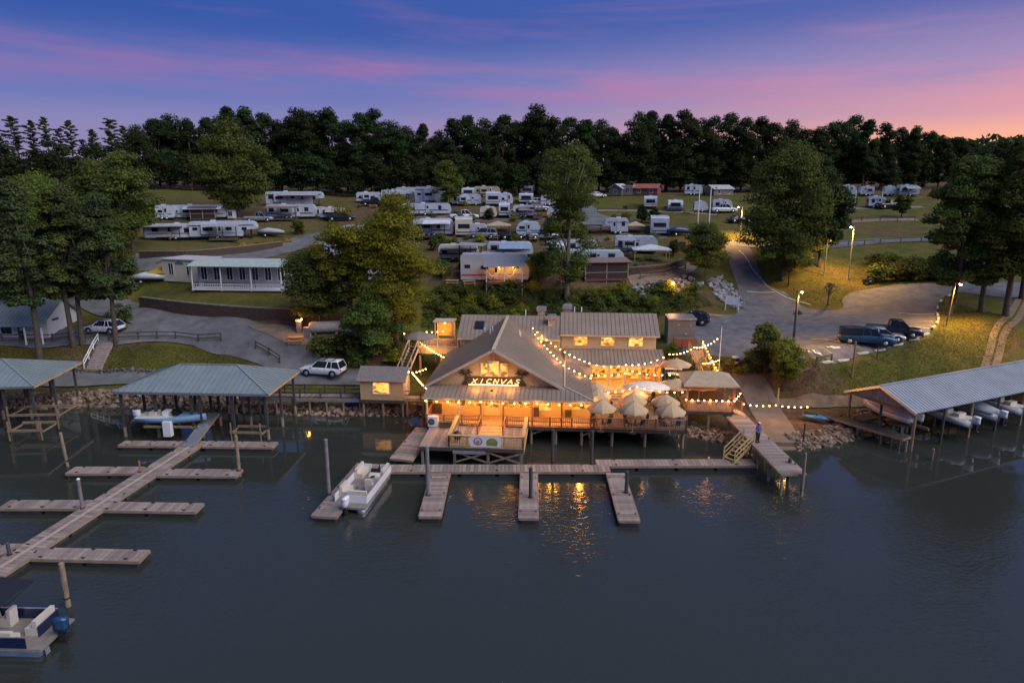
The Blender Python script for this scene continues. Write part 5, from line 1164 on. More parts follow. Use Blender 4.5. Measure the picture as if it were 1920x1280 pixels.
for i in range(8): MB().tube((.3 + i * (wl - .5) / 7, .1, -1.4), (.3 + i * (wl - .5) / 7, .1, 1.4), .11).build('walk_pile', PILE, cw)
railing(cw, (0, .05, 1.7), (wl, .05, 1.7), 1.0, DOCKD, False, 6, horiz=1); railing(cw, (0, 1.55, 1.7), (wl, 1.55, 1.7), 1.0, DOCKD, False, 6, horiz=1)
sw = thing('catwalk', 'short railed walkway between the lit shed and the restaurant', 'walkway', RW(-3.6, 6.2, 0), RZ); plank_row(sw, (0, 0, 1.7), (.3, 0, 0), 12, (.285, 1.8, .06), DOCKW); railing(sw, (0, .05, 1.7), (3.5, .05, 1.7), 1.0, DOCKD, False, 2, horiz=1)
for x in (.3, 2.0): MB().tube((x, .1, -1.4), (x, .1, 1.62), .12).build('walk_pile', PILE, sw)
# lit shed on piles
SHD = thing('lit_shed', 'small tan shed on piles with one lit window', 'shed', RW(-7.9, 6.0, 0), RZ)
MB().box(0, 4.35, 0, 2.9, 1.75, 3.85).build('wall', SIDING, SHD); MB().prism([(4.3, 0, 3.84), (4.3, 2.9, 3.84), (4.3, 1.45, 4.75)], (.06, 0, 0)).build('gable_wall', SIDING, SHD)
roof_plane(SHD, 'roof', (-.3, -.35, 3.75), (4.7, -.35, 3.75), (4.7, 1.45, 4.85), (-.3, 1.45, 4.85), mat('shingle_roof', (.17, .155, .14), .9, var=.2, scale=4), ribs=False); roof_plane(SHD, 'roof', (4.7, 3.25, 3.75), (-.3, 3.25, 3.75), (-.3, 1.45, 4.85), (4.7, 1.45, 4.85), mat('shingle_roof', (0, 0, 0)), ribs=False)
window(SHD, 1.35, 2.9, 2.45, 3.55, 0, AMBER2, WHITE, .1); dd = MB().box(4.36, 4.4, .9, 1.75, 1.8, 3.7).build('door', TANTRIM, SHD); MB().ball((4.44, 1.6, 2.7), .04).build('handle', DMETAL, dd)
MB().box(-.05, 4.4, -.1, -.02, 1.45, 1.75).build('skirt', DOCKD, SHD); MB().box(4.42, 4.5, .0, .08, 1.75, 3.8).build('corner_trim', TRIM, SHD)
for x in (.2, 2.2, 4.2): MB().tube((x, .1, -1.4), (x, .1, 1.5), .13).build('shed_pile', PILE, SHD)
MB().ball((4.6, 1.45, 4.3), .1).build('shed_light', BULB, SHD); lamp(SHD, (4.9, 1.3, 4.2), 35)
# right boathouse: long galvanised gable roof
g0, g1 = P(1580, 735, 3.6), P(1720, 772, 3.6); e = V(.91, .414, 0); ez = math.atan2(e.y, e.x); gm = (g0 + g1) / 2; GWd = 7.2
BH = thing('boathouse', 'long open boathouse with galvanised gable roof and boats on lifts', 'boathouse', (gm.x, gm.y, 0), ez); BL = 34.0; hw = GWd / 2
roof_plane(BH, 'roof', (0, -hw, 3.6), (BL, -hw, 3.6), (BL, 0, 5.1), (0, 0, 5.1), GALV, GALVR, gap=.4); roof_plane(BH, 'roof', (BL, hw, 3.6), (0, hw, 3.6), (0, 0, 5.1), (BL, 0, 5.1), GALV, GALVR, gap=.4)
MB().bar((0, 0, 5.13), (BL, 0, 5.13), .3, .05).build('ridge_cap', GALV, BH)
for s in (-1, 1): MB().bar((-.03, 0, 5.02), (-.03, s * (hw + .05), 3.5), .06, .2).build('rake_board', ALU, BH)
for i in range(16):
    y = -hw + .5 + i * .415; h_ = 5.0 - abs(y) * .416 - .1
    if h_ > 3.72: MB().box(.15, .19, y - .2, y + .2, 3.62, h_).build('gable_plank', mat('grey_gable_plank', (.20, .165, .15), .85, var=.2, objvar=.2), BH)
MB().box(.1, .22, -hw, hw, 3.42, 3.6).build('beam', mat('brown_beam', (.17, .125, .085), .8), BH)
for k in range(9):
    x = .5 + k * 3.9
    for y in (-hw + .3, 0, hw - .3): MB().tube((x, y, -1.5), (x, y, 3.6), .13, .11).build('post', PILE if (k + int(y)) % 2 else PILED, BH)
for y in (-hw + .3, hw - .3): MB().box(.2, BL, y - .05, y + .05, 3.35, 3.55).build('beam', PILED, BH)
MB().box(.3, BL, 1.3, 2.6, 1.15, 1.35).build('walkway', DOCKD, BH)
for k in range(8): MB().box(2.5 + k * 3.9, 2.62 + k * 3.9, -hw + .3, 1.3, 1.5, 1.75).build('lift_arm', mat('brown_beam', (.17, .125, .085)), BH)
sidew = dock('dark side walkway from the shore along the galvanised boathouse', P(1555, 775, 1.2), P(1700, 822, 1.0), 1.3, 1.1, mat_=DOCKD, name='shore_walkway', floats=False)
for i in range(5): MB().tube((1 + i * 2.2, -.5, -1.4), (1 + i * 2.2, -.5, 1.0), .1).build('walk_pile', PILE, sidew)
t = thing('dock_table', 'small dark cleaning table at the end of the side walkway', 'table', P(1690, 822, .0), ez); MB().box(-.9, .9, -.5, .5, 1.35, 1.42).build('table_top', DOCKD, t)
for x in (-.7, .7):
    for y in (-.4, .4): MB().tube((x, y, -1.2), (x, y, 1.35), .06).build('leg', GMETAL, t)

# ------------------------------------------------------------------ boats
IVORY = mat('ivory_vinyl', (.55, .50, .43), .5, var=.08); HULLW = mat('white_gelcoat', (.68, .68, .70), .25, var=.05); NAVY = mat('navy_panel', (.012, .02, .06), .3, var=.1); PALEB = mat('pale_blue_hull', (.17, .29, .42), .35, var=.08); DECKC = mat('boat_carpet', (.20, .17, .15), .9)
def outboard(parent, x, y, z, material, s=1.0):
    m = MB(); m.loft([[(x + a * s + dx * s, y + b * s, z + h * s) for a, b in ((-.3, -.2), (.28, -.22), (.36, 0), (.28, .22), (-.3, .2), (-.38, 0))] for h, dx in ((.0, 0), (.25, .02), (.55, .0), (.68, -.03))]); o = m.build('motor_cowl', material, parent, True)
    MB().prism([(x - .15 * s, y - .08, z - .75 * s), (x + .18 * s, y - .08, z - .75 * s), (x + .2 * s, y - .08, z), (x - .2 * s, y - .08, z)], (0, .16, 0)).build('motor_leg', DMETAL, o); MB().lathe([(.14, -.02), (.05, .03)], (x - .25 * s, y, z - .7 * s), 8).build('propeller', DMETAL, o)
    return o
def pontoon(label, loc, rz, L=6.6, W_=2.45, panel=HULLW, motor=HULLW, seat=IVORY, bimini=None, tube=ALU):
    """bow +x, stern -x"""
    t = thing('pontoon_boat', label, 'boat', loc, rz); h = L / 2
    for s in (-1, 1):
        y = s * (W_ / 2 - .35); MB().loft([MB().ring((x, y, .12 + dz), (1, 0, 0), r_, 12) for x, r_, dz in ((-h + .1, .05, 0), (-h + .15, .31, 0), (h - .7, .31, 0), (h - .2, .2, .1), (h + .05, .04, .2))]).build('pontoon_tube', tube, t, True)
    MB().box(-h, h - .1, -W_ / 2, W_ / 2, .42, .50).build('deck_floor', DECKC, t); MB().box(-h - .02, h - .08, -W_ / 2 - .03, W_ / 2 + .03, .36, .43).build('deck_rim', ALU, t)
    x0, x1 = -h + .75, h - .45; y = W_ / 2 - .06
    for s in (-1, 1): MB().box(x0, x1, s * y - .025, s * y + .025, .5, 1.08).build('side_panel', panel, t); MB().bar((x0, s * y, 1.11), (x1, s * y, 1.11), .05, .05).build('side_rail', ALU, t)
    MB().box(x1 - .02, x1 + .02, -y, -.35, .5, 1.08).box(x1 - .02, x1 + .02, .35, y, .5, 1.08).build('bow_panel', panel, t); MB().box(x0 - .02, x0 + .02, -y, .3, .5, 1.08).build('stern_panel', panel, t)
    def sofa(xa, xb, ya, yb, back):
        c = MB().box(xa, xb, ya, yb, .5, .92).build('seat', seat, t)
        bx_ = {'+y': (xa, xb, yb - .2, yb, .92, 1.3), '-y': (xa, xb, ya, ya + .2, .92, 1.3), '-x': (xa, xa + .22, ya, yb, .92, 1.34), '+x': (xb - .22, xb, ya, yb, .92, 1.34)}[back]
        MB().box(*bx_).build('seat_back', seat, c)
    sofa(x1 - 1.7, x1 - .1, y - .65, y - .05, '+y'); sofa(x1 - 1.7, x1 - .1, -y + .05, -y + .65, '-y'); sofa(x0 + .1, x0 + .75, -y + .05, .25, '-x'); sofa(x0 + .76, x0 + 2.0, y - .65, y - .05, '+y')
    co = MB().prism([(.25, -y + .1, .5), (.85, -y + .1, .5), (.8, -y + .1, 1.35), (.35, -y + .1, 1.2)], (0, .8, 0)).build('console', seat, t); MB().prism([(.78, -y + .12, 1.3), (.86, -y + .12, 1.3), (.98, -y + .12, 1.6), (.94, -y + .12, 1.6)], (0, .75, 0)).build('windscreen', GLASS, co)
    MB().lathe([(.17, 0), (.19, .02), (.17, .04)], (.2, -y + .5, 1.25), 10).build('wheel', DMETAL, co)
    MB().box(-.75, -.15, -y + .25, -y + .8, .5, .95).build('helm_seat', seat, t); MB().box(-.78, -.6, -y + .25, -y + .8, .95, 1.45).build('helm_back', seat, t)
    outboard(t, -h - .25, 0, .75, motor, 1.0); MB().bar((-h + .02, .85, .5), (-h - .05, .85, -.15), .3, .03).build('ladder', ALU, t)
    if bimini:
        x_a, x_b = bimini; zt = 2.75; pts = []
        cv = MB(); n = 6
        cv.add([(x_a + (x_b - x_a) * i / n, yy, zt + .18 * math.sin(math.pi * i / n) - .06 * abs(j - 1)) for j, yy in enumerate((-W_ / 2, 0, W_ / 2)) for i in range(n + 1)], [(j * (n + 1) + i, j * (n + 1) + i + 1, (j + 1) * (n + 1) + i + 1, (j + 1) * (n + 1) + i) for j in range(2) for i in range(n)])
        cv.build('bimini_canopy', mat('navy_canvas', (.008, .010, .018), .85), t, True); fr = MB()
        for s in (-1, 1):
            for xx, xb_ in ((x_a, (x_a + x_b) / 2), (x_b, (x_a + x_b) / 2), ((x_a + x_b) / 2, (x_a + x_b) / 2)): fr.tube((xb_, s * W_ / 2, 1.1), (xx, s * W_ / 2, zt - .05), .018, None, 6)
        fr.build('bimini_frame', DMETAL, t)
    return t
f1a, f1b = pxy(690, 868), pxy(607, 966); fd = (f1a - f1b).normalized(); fz = math.atan2(fd.y, fd.x); pc = P(678, 912, .5); pontoon('white pontoon boat moored beside the finger dock', (pc.x + .15, pc.y, .0), fz, 6.8, 2.5)
nb_ = P(20, 1184, .5); pontoon('navy pontoon boat with dark canopy and ivory seats', (nb_.x - 1.0, nb_.y, 0), R(178), 7.0, 2.5, NAVY, mat('blue_cowl', (.015, .06, .13), .25), IVORY, (-1.7, 2.0), mat('blue_tube', (.12, .19, .27), .3, .4))
def runabout(label, loc, rz, L, W_, hull, inner=IVORY, motor=HULLW, cover=None, lift=True):
    t = thing('motor_boat', label, 'boat', loc, rz); st = []
    for f in (0, .25, .55, .8, .94, 1.0):
        x = -L / 2 + L * f; w = W_ / 2 * (1 if f < .5 else max(.03, 1 - ((f - .5) / .5) ** 2.2)); zt = .75 + .22 * f ** 2; zb = .05 + .45 * max(0, f - .7) * 1.6
        st.append([(x, -w, zt), (x, -w * .88, zb + .28), (x, 0, zb), (x, w * .88, zb + .28), (x, w, zt), (x, w * .8, zt + .02), (x, 0, zt + .03), (x, -w * .8, zt + .02)])
    MB().loft(st).build('hull', hull, t, True)
    MB().box(-L / 2 + .15, L * .12, -W_ * .38, W_ * .38, .79, .84).build('cockpit', inner, t); MB().loft([[(x, -W_ * .47, z), (x, W_ * .47, z), (x, W_ * .47, z + .06), (x, -W_ * .47, z + .06)] for x, z in ((-L / 2, .72), (0, .76))]).build('rub_rail', HULLW, t)
    MB().prism([(L * .05, -.5, .82), (L * .12, -.5, .82), (L * .04, -.5, 1.3), (L * .02, -.5, 1.3)], (0, 1.0, 0)).build('windscreen', GLASS, t); MB().box(-L * .12, -L * .04, -.4, .4, .82, 1.25).build('console', HULLW, t); MB().box(-L * .32, -L * .22, -.5, .5, .82, 1.15).build('seat', inner, t)
    if cover: MB().loft([[(x, -w, .8), (x, -w * .5, z), (x, w * .5, z), (x, w, .8)] for x, w, z in ((-L * .45, W_ * .5, 1.0), (0, W_ * .52, 1.55), (L * .42, W_ * .2, 1.05))]).build('cover', cover, t, True)
    outboard(t, -L / 2 - .25, 0, .6, motor, .95); return t
lb = P(326, 792, 1.4); runabout('pale blue motor boat raised on a lift under the green roof', (lb.x, lb.y, 1.35), R(-2), 6.2, 2.0, PALEB)
lf = frame_box('wooden lift cradle under the pale blue boat', V(lb.x - 2.4, lb.y - .7, 0), R(-2), 4.4, 1.4, 1.28, posts=False); MB().box(2.0, 2.7, -.5, .0, .5, 1.9).build('lift_motor_box', HULLW, lf)
for i, (x, y, l, hl, cv) in enumerate(((7.2, -1.4, 'white boat with open cover on a lift under the galvanised roof, first bay', HULLW, None), (11.1, -1.4, 'grey covered boat on a lift under the galvanised roof, second bay', mat('grey_hull', (.3, .34, .38), .3), mat('grey_cover', (.22, .25, .28), .8)), (15.0, -1.3, 'white boat with raised motors on a lift under the galvanised roof, third bay', HULLW, None), (3.3, 1.2, 'small white skiff at the shore end of the galvanised boathouse', HULLW, mat('pale_cover', (.5, .45, .45), .8)))):
    q = BH.matrix_basis @ V(x, y, 0) if False else V(gm.x + x * e.x - y * e.y, gm.y + x * e.y + y * e.x, 0)
    runabout(l, (q.x, q.y, 1.3), ez + R(90), 5.6, 2.1, hl, IVORY, HULLW, cv)
jb = G(1527, 790); t = thing('jet_ski', 'blue and white personal watercraft pulled up on the stones', 'jet ski', jb + V(0, 0, .1), R(-35)); MB().loft([[(x, -w, .3), (x, 0, .1 + b), (x, w, .3), (x, w * .6, z), (x, -w * .6, z)] for x, w, b, z in ((-1.1, .42, 0, .5), (0, .5, 0, .62), (.8, .38, .1, .55), (1.3, .06, .3, .42))]).build('hull', mat('jet_blue', (.06, .2, .42), .3), t, True); MB().box(-.9, .2, -.16, .16, .58, .74).build('seat', DMETAL, t); MB().bar((.35, -.35, .85), (.35, .35, .85), .05).build('handlebar', DMETAL, t)
for px, py, l, c in ((590, 728, 'upturned blue rowing boat on the bank beside the catwalk', (.02, .13, .32)), (667, 733, 'blue kayak hull leaning by the shed', (.02, .10, .30))):
    g_ = P(px, py, 2.0); t = thing('rowing_boat', l, 'boat', (g_.x, g_.y + .4, hz(g_.x, g_.y + .4)), R(4)); MB().loft([[(x, -w, 0), (x, -w * .7, h_), (x, w * .7, h_), (x, w, 0)] for x, w, h_ in ((-1.3, .15, .2), (-.6, .55, .5), (.5, .55, .5), (1.35, .06, .22))]).build('hull', mat('blue_hull_%d' % px, c, .4), t, True); MB().bar((-1.2, 0, .5), (1.2, 0, .5), .05, .05).build('keel', WHITE, t)
# ------------------------------------------------------------------ trailers, motorhomes and cabins of the campground
STR = {'grey': mat('stripe_grey', (.16, .17, .2), .4, var=0), 'blue': mat('stripe_blue', (.05, .10, .22), .4, var=0), 'tan': mat('stripe_tan', (.3, .2, .12), .4, var=0), 'red': mat('stripe_red', (.42, .04, .03), .4, var=0), 'black': mat('stripe_black', (.02, .02, .025), .4, var=0)}
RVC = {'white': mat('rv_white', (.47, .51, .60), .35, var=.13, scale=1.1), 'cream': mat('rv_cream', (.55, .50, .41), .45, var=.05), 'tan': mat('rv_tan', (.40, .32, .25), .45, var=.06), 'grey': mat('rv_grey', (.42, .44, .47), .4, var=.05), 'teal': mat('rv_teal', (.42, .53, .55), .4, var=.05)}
TYRE = MB().loft([MB().ring((0, y, 0), (0, 1, 0), r_, 14) for y, r_ in ((-.11, .30), (-.09, .36), (.09, .36), (.11, .30))]).mesh('tyre', BLACK, True)
RIMM = MB().loft([MB().ring((0, y, 0), (0, 1, 0), r_, 10) for y, r_ in ((-.125, .19), (-.06, .23), (.06, .23), (.125, .19))]).mesh('rim', ALU, True)
def wheel(parent, x, y, s=1.0):
    w = link('wheel', TYRE, parent, loc=(x, y, .36 * s), sc=s); link('rim', RIMM, w); return w
AWN = {'grey': mat('awning_grey', (.28, .29, .31), .8), 'tan': mat('awning_tan', (.36, .29, .2), .8), 'white': mat('awning_white', (.55, .55, .56), .8), 'green': mat('awning_sage', (.33, .40, .36), .8), 'brown': mat('awning_brown', (.17, .12, .10), .8), 'blue': mat('awning_blue', (.22, .30, .42), .8)}
def rv(label, pxl, pxr, base, top, kind='trailer', view='side', col='white', stripe='grey', flip=False, awn=None, slide=True, rz=0, seed=0, dy=0, cat='trailer', up=0):
    mid = (pxl + pxr) / 2; p = G(mid, base); k = ppm(p); Wm = (pxr - pxl) / k; h = max(2.3, min(4.3, (base - top) / k)); L = Wm if view == 'side' else max(6.5, Wm * 2.4); W_ = 2.45 if view == 'side' else min(3.2, Wm)
    name = {'trailer': 'travel_trailer', 'fifth': 'fifth_wheel_trailer', 'motor': 'motorhome', 'tear': 'retro_trailer'}[kind]
    az = math.atan2(p.x, p.y)
    ang = rz - az * .5 if view == 'side' else R(90) - az * .8 + rz
    back = W_ / 2 if view == 'side' else L / 2
    t = thing(name, label, cat, V(p.x, p.y + back + dy, hz(p.x, p.y) + .02 + up), ang + (math.pi if flip else 0)); rr = random.Random(seed + int(pxl))
    l = L / 2; s = 1 if not flip else -1; near = -1 if not flip else 1     # the side that faces the lake
    if kind == 'trailer': pf = [(-l, .5), (-l, h - .3), (-l + .15, h - .08), (-l + .4, h), (l - .7, h), (l - .25, h - .35), (l - .03, h - 1.1), (l, .9), (l - .2, .5)]
    elif kind == 'fifth': pf = [(-l, .55), (-l, h - .2), (-l + .25, h), (l - .9, h), (l - .3, h - .25), (l, h - .9), (l - .05, 1.75), (l - min(2.2, L * .25), 1.6), (l - min(2.4, L * .28), .55)]
    elif kind == 'motor': pf = [(-l, .45), (-l, h - .12), (-l + .15, h), (l - .5, h), (l - .1, h - .3), (l, 1.6), (l - .02, .5), (l - .3, .4)]
    else: pf = [(-l + .3, .45), (-l, .9), (-l + .05, h - .9), (-l + .5, h - .2), (-l + 1.0, h), (l - 1.0, h), (l - .4, h - .25), (l - .02, h - 1), (l, .9), (l - .3, .45)]
    MB().prism([(x, -W_ / 2, z) for x, z in pf], (0, W_, 0)).build('body', RVC[col], t)
    MB().box(-l + .1, l - (.3 if kind != 'fifth' else min(2.4, L * .28)), -W_ / 2 + .08, W_ / 2 - .08, .28, .52).build('chassis', BLACK, t)
    wx = (-.45, .4) if kind != 'motor' else (-l + 1.6, l - 1.2)
    for x in wx:
        for y in (-W_ / 2 + .1, W_ / 2 - .1): wheel(t, x - (l * .12 if kind != 'motor' else 0), y)
    if kind == 'fifth': MB().box(l - 1.2, l - 1.05, -.5, .5, 0, 1.6).build('landing_leg', DMETAL, t)
    elif kind in ('trailer', 'tear'): MB().bar((l - .1, 0, .45), (l + 1.0, 0, .42), .12).build('tow_hitch', DMETAL, t)
    MB().box(-l + L * .3, -l + L * .3 + .8, -.35, .35, h - .02, h + .22).build('roof_cooler', RVC['white'], t)
    if rr.random() < .6: MB().box(l * .2, l * .2 + .4, -.2, .2, h - .02, h + .12).build('roof_hatch', GMETAL, t)
    y = near * (W_ / 2 + .015)
    def side(name, x0, x1, z0, z1, m_, d=.03, par=None): return MB().box(x0, x1, min(y, y + near * d), max(y, y + near * d), z0, z1).build(name, m_, par or t)
    if L > 3:
        side('stripe', -l + .1, l - (.6 if kind != 'fifth' else .5), 1.05 if kind != 'fifth' else h - .75, 1.25 if kind != 'fifth' else h - .6, STR[stripe], .012)
        n = max(1, int(L / 2.4)); dx = rr.uniform(.35, .62) * L - l
        for i in range(n):
            x = -l + .55 + i * (L - 1.4) / max(1, n - .4)
            if abs(x + .4 - dx - .3) < .75 or x + .9 > l - .3: continue
            w_ = rr.choice((.6, .8, 1.0)); z0 = h * .5 + rr.uniform(-.1, .15); q = side('window', x, x + w_, z0, min(z0 + rr.choice((.5, .65, .8)), h - .35), DMETAL, .02); 
            MB().box(x + .05, x + w_ - .05, min(y, y + near * .03), max(y, y + near * .03), z0 + .05, min(z0 + .45, h - .42)).build('pane', GLASS, q)
        d_ = side('door', dx, dx + .65, .6, min(2.45, h - .3), RVC['grey' if col == 'white' else 'white'], .025); side('door_pane', dx + .15, dx + .5, 1.5, min(2.2, h - .5), GLASS, .032, d_); side('door_frame', dx - .05, dx, .58, min(2.5, h - .25), STR['black'], .03, d_)
    # end wall seen from the lake for end-on vehicles: -x end
    e_ = MB().box(-l - .03, -l + .02, -W_ * .34, W_ * .34, h * .48, h * .48 + .75).build('rear_window', DMETAL, t); MB().box(-l - .04, -l - .02, -W_ * .30, W_ * .30, h * .48 + .06, h * .48 + .69).build('pane', GLASS, e_)
    MB().box(-l - .02, -l + .02, -W_ * .46, W_ * .46, .85, 1.05).build('rear_stripe', STR[stripe], t); MB().box(-l - .12, -l, -W_ * .48, W_ * .48, .42, .58).build('rear_bumper', DMETAL, t)
    for yy in (-W_ * .42, W_ * .42): MB().box(-l - .03, -l + .01, yy - .07, yy + .07, 1.15, 1.4).build('tail_lamp', STR['red'], t)
    if kind == 'motor': MB().prism([(l - .06, -W_ * .42, 1.7), (l + .03, -W_ * .42, 1.6), (l - .09, -W_ * .42, h - .55), (l - .16, -W_ * .42, h - .5)], (0, W_ * .84, 0)).build('windscreen', GLASS, t)
    if slide and L > 5 and view == 'side':
        x = -l + rr.uniform(.1, .3) * L; so_ = MB().box(x, x + min(2.6, L * .3), min(y, y + near * .5), max(y, y + near * .5), .95, h - .35).build('slide_out', RVC[col], t)
        yy = y + near * .5; MB().box(x + .3, x + min(1.9, L * .3 - .3), min(yy, yy + near * .02), max(yy, yy + near * .02), h * .5, h * .5 + .6).build('slide_pane', GLASS, so_)
    if awn and L > 3:
        a0, a1 = (-l * .5, l * .85); yo = y + near * 2.3
        aw = MB().prism([(a0, y, h - .25), (a1, y, h - .25), (a1, yo, h - .75), (a0, yo, h - .75)], (0, 0, .04)).build('awning', AWN[awn], t); MB().tube((a0, yo, h - .75), (a1, yo, h - .75), .05).build('awning_roller', RVC['white'], aw)
        for x in (a0 + .05, a1 - .05): MB().bar((x, yo, h - .75), (x, y, .9), .04).build('awning_arm', ALU, aw)
    return t
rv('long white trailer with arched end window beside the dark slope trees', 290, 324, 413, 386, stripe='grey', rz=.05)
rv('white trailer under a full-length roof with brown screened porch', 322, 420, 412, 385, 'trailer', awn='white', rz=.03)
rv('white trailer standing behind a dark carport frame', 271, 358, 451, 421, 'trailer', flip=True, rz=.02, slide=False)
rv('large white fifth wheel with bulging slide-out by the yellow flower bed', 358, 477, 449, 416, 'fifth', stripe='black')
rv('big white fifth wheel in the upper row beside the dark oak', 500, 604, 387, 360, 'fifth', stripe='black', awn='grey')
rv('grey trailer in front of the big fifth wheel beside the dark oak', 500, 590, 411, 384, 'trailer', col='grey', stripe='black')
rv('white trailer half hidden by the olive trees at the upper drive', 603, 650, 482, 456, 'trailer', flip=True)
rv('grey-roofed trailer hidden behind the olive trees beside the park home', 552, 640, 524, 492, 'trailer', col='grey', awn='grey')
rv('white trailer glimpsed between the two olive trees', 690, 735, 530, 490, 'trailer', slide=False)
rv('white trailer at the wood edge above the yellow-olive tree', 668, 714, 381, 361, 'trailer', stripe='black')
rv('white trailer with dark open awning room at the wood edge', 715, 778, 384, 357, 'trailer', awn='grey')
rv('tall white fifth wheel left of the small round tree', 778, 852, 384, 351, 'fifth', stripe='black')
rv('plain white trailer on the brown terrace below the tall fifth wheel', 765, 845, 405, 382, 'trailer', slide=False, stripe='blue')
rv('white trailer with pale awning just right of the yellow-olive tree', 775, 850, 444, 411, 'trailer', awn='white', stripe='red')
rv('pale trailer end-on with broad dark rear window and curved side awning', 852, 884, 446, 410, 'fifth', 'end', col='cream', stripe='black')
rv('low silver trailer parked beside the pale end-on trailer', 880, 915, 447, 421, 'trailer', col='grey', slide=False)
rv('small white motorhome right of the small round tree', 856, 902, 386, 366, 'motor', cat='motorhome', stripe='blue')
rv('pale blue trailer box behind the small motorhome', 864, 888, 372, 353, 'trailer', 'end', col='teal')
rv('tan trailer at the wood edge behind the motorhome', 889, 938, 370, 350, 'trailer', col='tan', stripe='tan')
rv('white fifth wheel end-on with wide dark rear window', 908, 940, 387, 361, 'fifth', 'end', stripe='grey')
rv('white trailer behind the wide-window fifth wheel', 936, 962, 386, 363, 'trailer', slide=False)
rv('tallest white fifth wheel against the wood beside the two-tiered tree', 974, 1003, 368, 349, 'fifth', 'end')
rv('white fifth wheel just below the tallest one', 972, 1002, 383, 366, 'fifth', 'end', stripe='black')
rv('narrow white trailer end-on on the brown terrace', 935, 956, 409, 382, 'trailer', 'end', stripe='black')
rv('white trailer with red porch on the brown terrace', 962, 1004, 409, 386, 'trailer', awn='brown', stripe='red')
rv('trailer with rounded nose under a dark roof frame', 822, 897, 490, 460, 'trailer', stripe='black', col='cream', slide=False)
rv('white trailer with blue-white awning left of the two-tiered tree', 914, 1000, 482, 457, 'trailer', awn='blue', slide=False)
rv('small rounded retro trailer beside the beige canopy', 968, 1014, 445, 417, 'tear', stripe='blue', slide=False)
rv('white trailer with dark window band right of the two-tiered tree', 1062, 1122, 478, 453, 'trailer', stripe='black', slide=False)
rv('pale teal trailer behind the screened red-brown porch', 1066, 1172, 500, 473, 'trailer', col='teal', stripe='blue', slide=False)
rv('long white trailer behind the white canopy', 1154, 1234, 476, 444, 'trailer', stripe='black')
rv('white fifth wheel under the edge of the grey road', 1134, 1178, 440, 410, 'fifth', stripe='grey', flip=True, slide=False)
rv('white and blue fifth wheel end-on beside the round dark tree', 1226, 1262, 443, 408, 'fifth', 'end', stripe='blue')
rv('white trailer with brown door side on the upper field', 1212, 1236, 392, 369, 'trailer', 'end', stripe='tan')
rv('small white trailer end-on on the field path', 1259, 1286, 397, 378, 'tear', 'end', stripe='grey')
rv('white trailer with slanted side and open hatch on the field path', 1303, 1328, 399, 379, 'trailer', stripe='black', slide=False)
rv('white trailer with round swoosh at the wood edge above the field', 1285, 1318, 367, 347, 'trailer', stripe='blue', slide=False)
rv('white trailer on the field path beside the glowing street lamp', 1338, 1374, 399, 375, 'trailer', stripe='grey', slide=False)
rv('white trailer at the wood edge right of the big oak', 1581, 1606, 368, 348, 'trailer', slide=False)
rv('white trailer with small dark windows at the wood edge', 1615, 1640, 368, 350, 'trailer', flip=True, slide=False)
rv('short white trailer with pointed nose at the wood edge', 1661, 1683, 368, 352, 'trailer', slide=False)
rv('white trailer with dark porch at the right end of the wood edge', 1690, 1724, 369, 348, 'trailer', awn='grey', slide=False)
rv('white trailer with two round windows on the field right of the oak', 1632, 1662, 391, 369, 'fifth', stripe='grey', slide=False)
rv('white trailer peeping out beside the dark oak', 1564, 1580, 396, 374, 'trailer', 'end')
# front porch trailer with lit porch
TP = rv('long pale trailer with a lit covered porch above the shrubs', 864, 992, 531, 477, 'trailer', col='grey', stripe='red', slide=False)
def porch(label, pxl, pxr, base, z_h, depth, roofm, postm, floorm, light=0, screen=None, rail=True, pitch=.35, up=0, back=None):
    a, b = G(pxl, base), G(pxr, base); sh_ = V(0, -(depth if back is None else back) - .05, 0); a, b = a + sh_, b + sh_; zf = max(a.z, b.z) + .45 + up; L = (b - a).length; rz = math.atan2(b.y - a.y, b.x - a.x); t = thing('covered_porch', label, 'porch', V(a.x, a.y, min(a.z, b.z)), rz); o = zf - min(a.z, b.z)
    n = int(depth / .25)
    for i in range(n): MB().box(0, L, i * depth / n, (i + .95) * depth / n, o - .06, o).build('floor_board', floorm, t)
    MB().box(0, L, -.06, -.01, o - .3, o).build('floor_skirt', floorm, t)
    for x in (.1, L / 2, L - .1):
        MB().box(x - .06, x + .06, .02, .14, -2.2, o + z_h).build('porch_post', postm, t)
    MB().prism([(-.3, -.4, o + z_h), (L + .3, -.4, o + z_h), (L + .3, depth, o + z_h + pitch), (-.3, depth, o + z_h + pitch)], (0, 0, .07)).build('porch_roof', roofm, t)
    if rail: MB().bar((.1, .08, o + .9), (L - .1, .08, o + .9), .06, .08).build('rail', postm, t)
    if screen:
        MB().box(.15, L / 2 - .08, .06, .08, o + .02, o + z_h - .05).build('screen', screen, t); MB().box(L / 2 + .08, L - .15, .06, .08, o + .02, o + z_h - .05).build('screen', screen, t); MB().box(.02, .05, .2, depth, o + .02, o + z_h).build('screen', screen, t)
    if light:
        for x in (L * .35, L * .75): MB().ball((x, depth * .5, o + z_h - .15), .09).build('porch_bulb', BULB, t); lamp(t, (x, depth * .4, o + z_h - .3), light)
    return t
porch('open porch with hammocks and warm lamps under the long pale trailer roof', 912, 980, 530, 2.1, 2.4, AWN['grey'], WHITE, mat('deck_red', (.14, .06, .035), .7), 110)
porch('red-brown screened porch in front of the pale teal trailer', 1096, 1178, 529, 2.3, 2.8, mat('porch_roof_red', (.22, .13, .11), .6), mat('porch_post_tan', (.38, .26, .19), .7), mat('deck_red', (0, 0, 0)), 0, mat('porch_screen', (.035, .02, .018), .6), back=0)
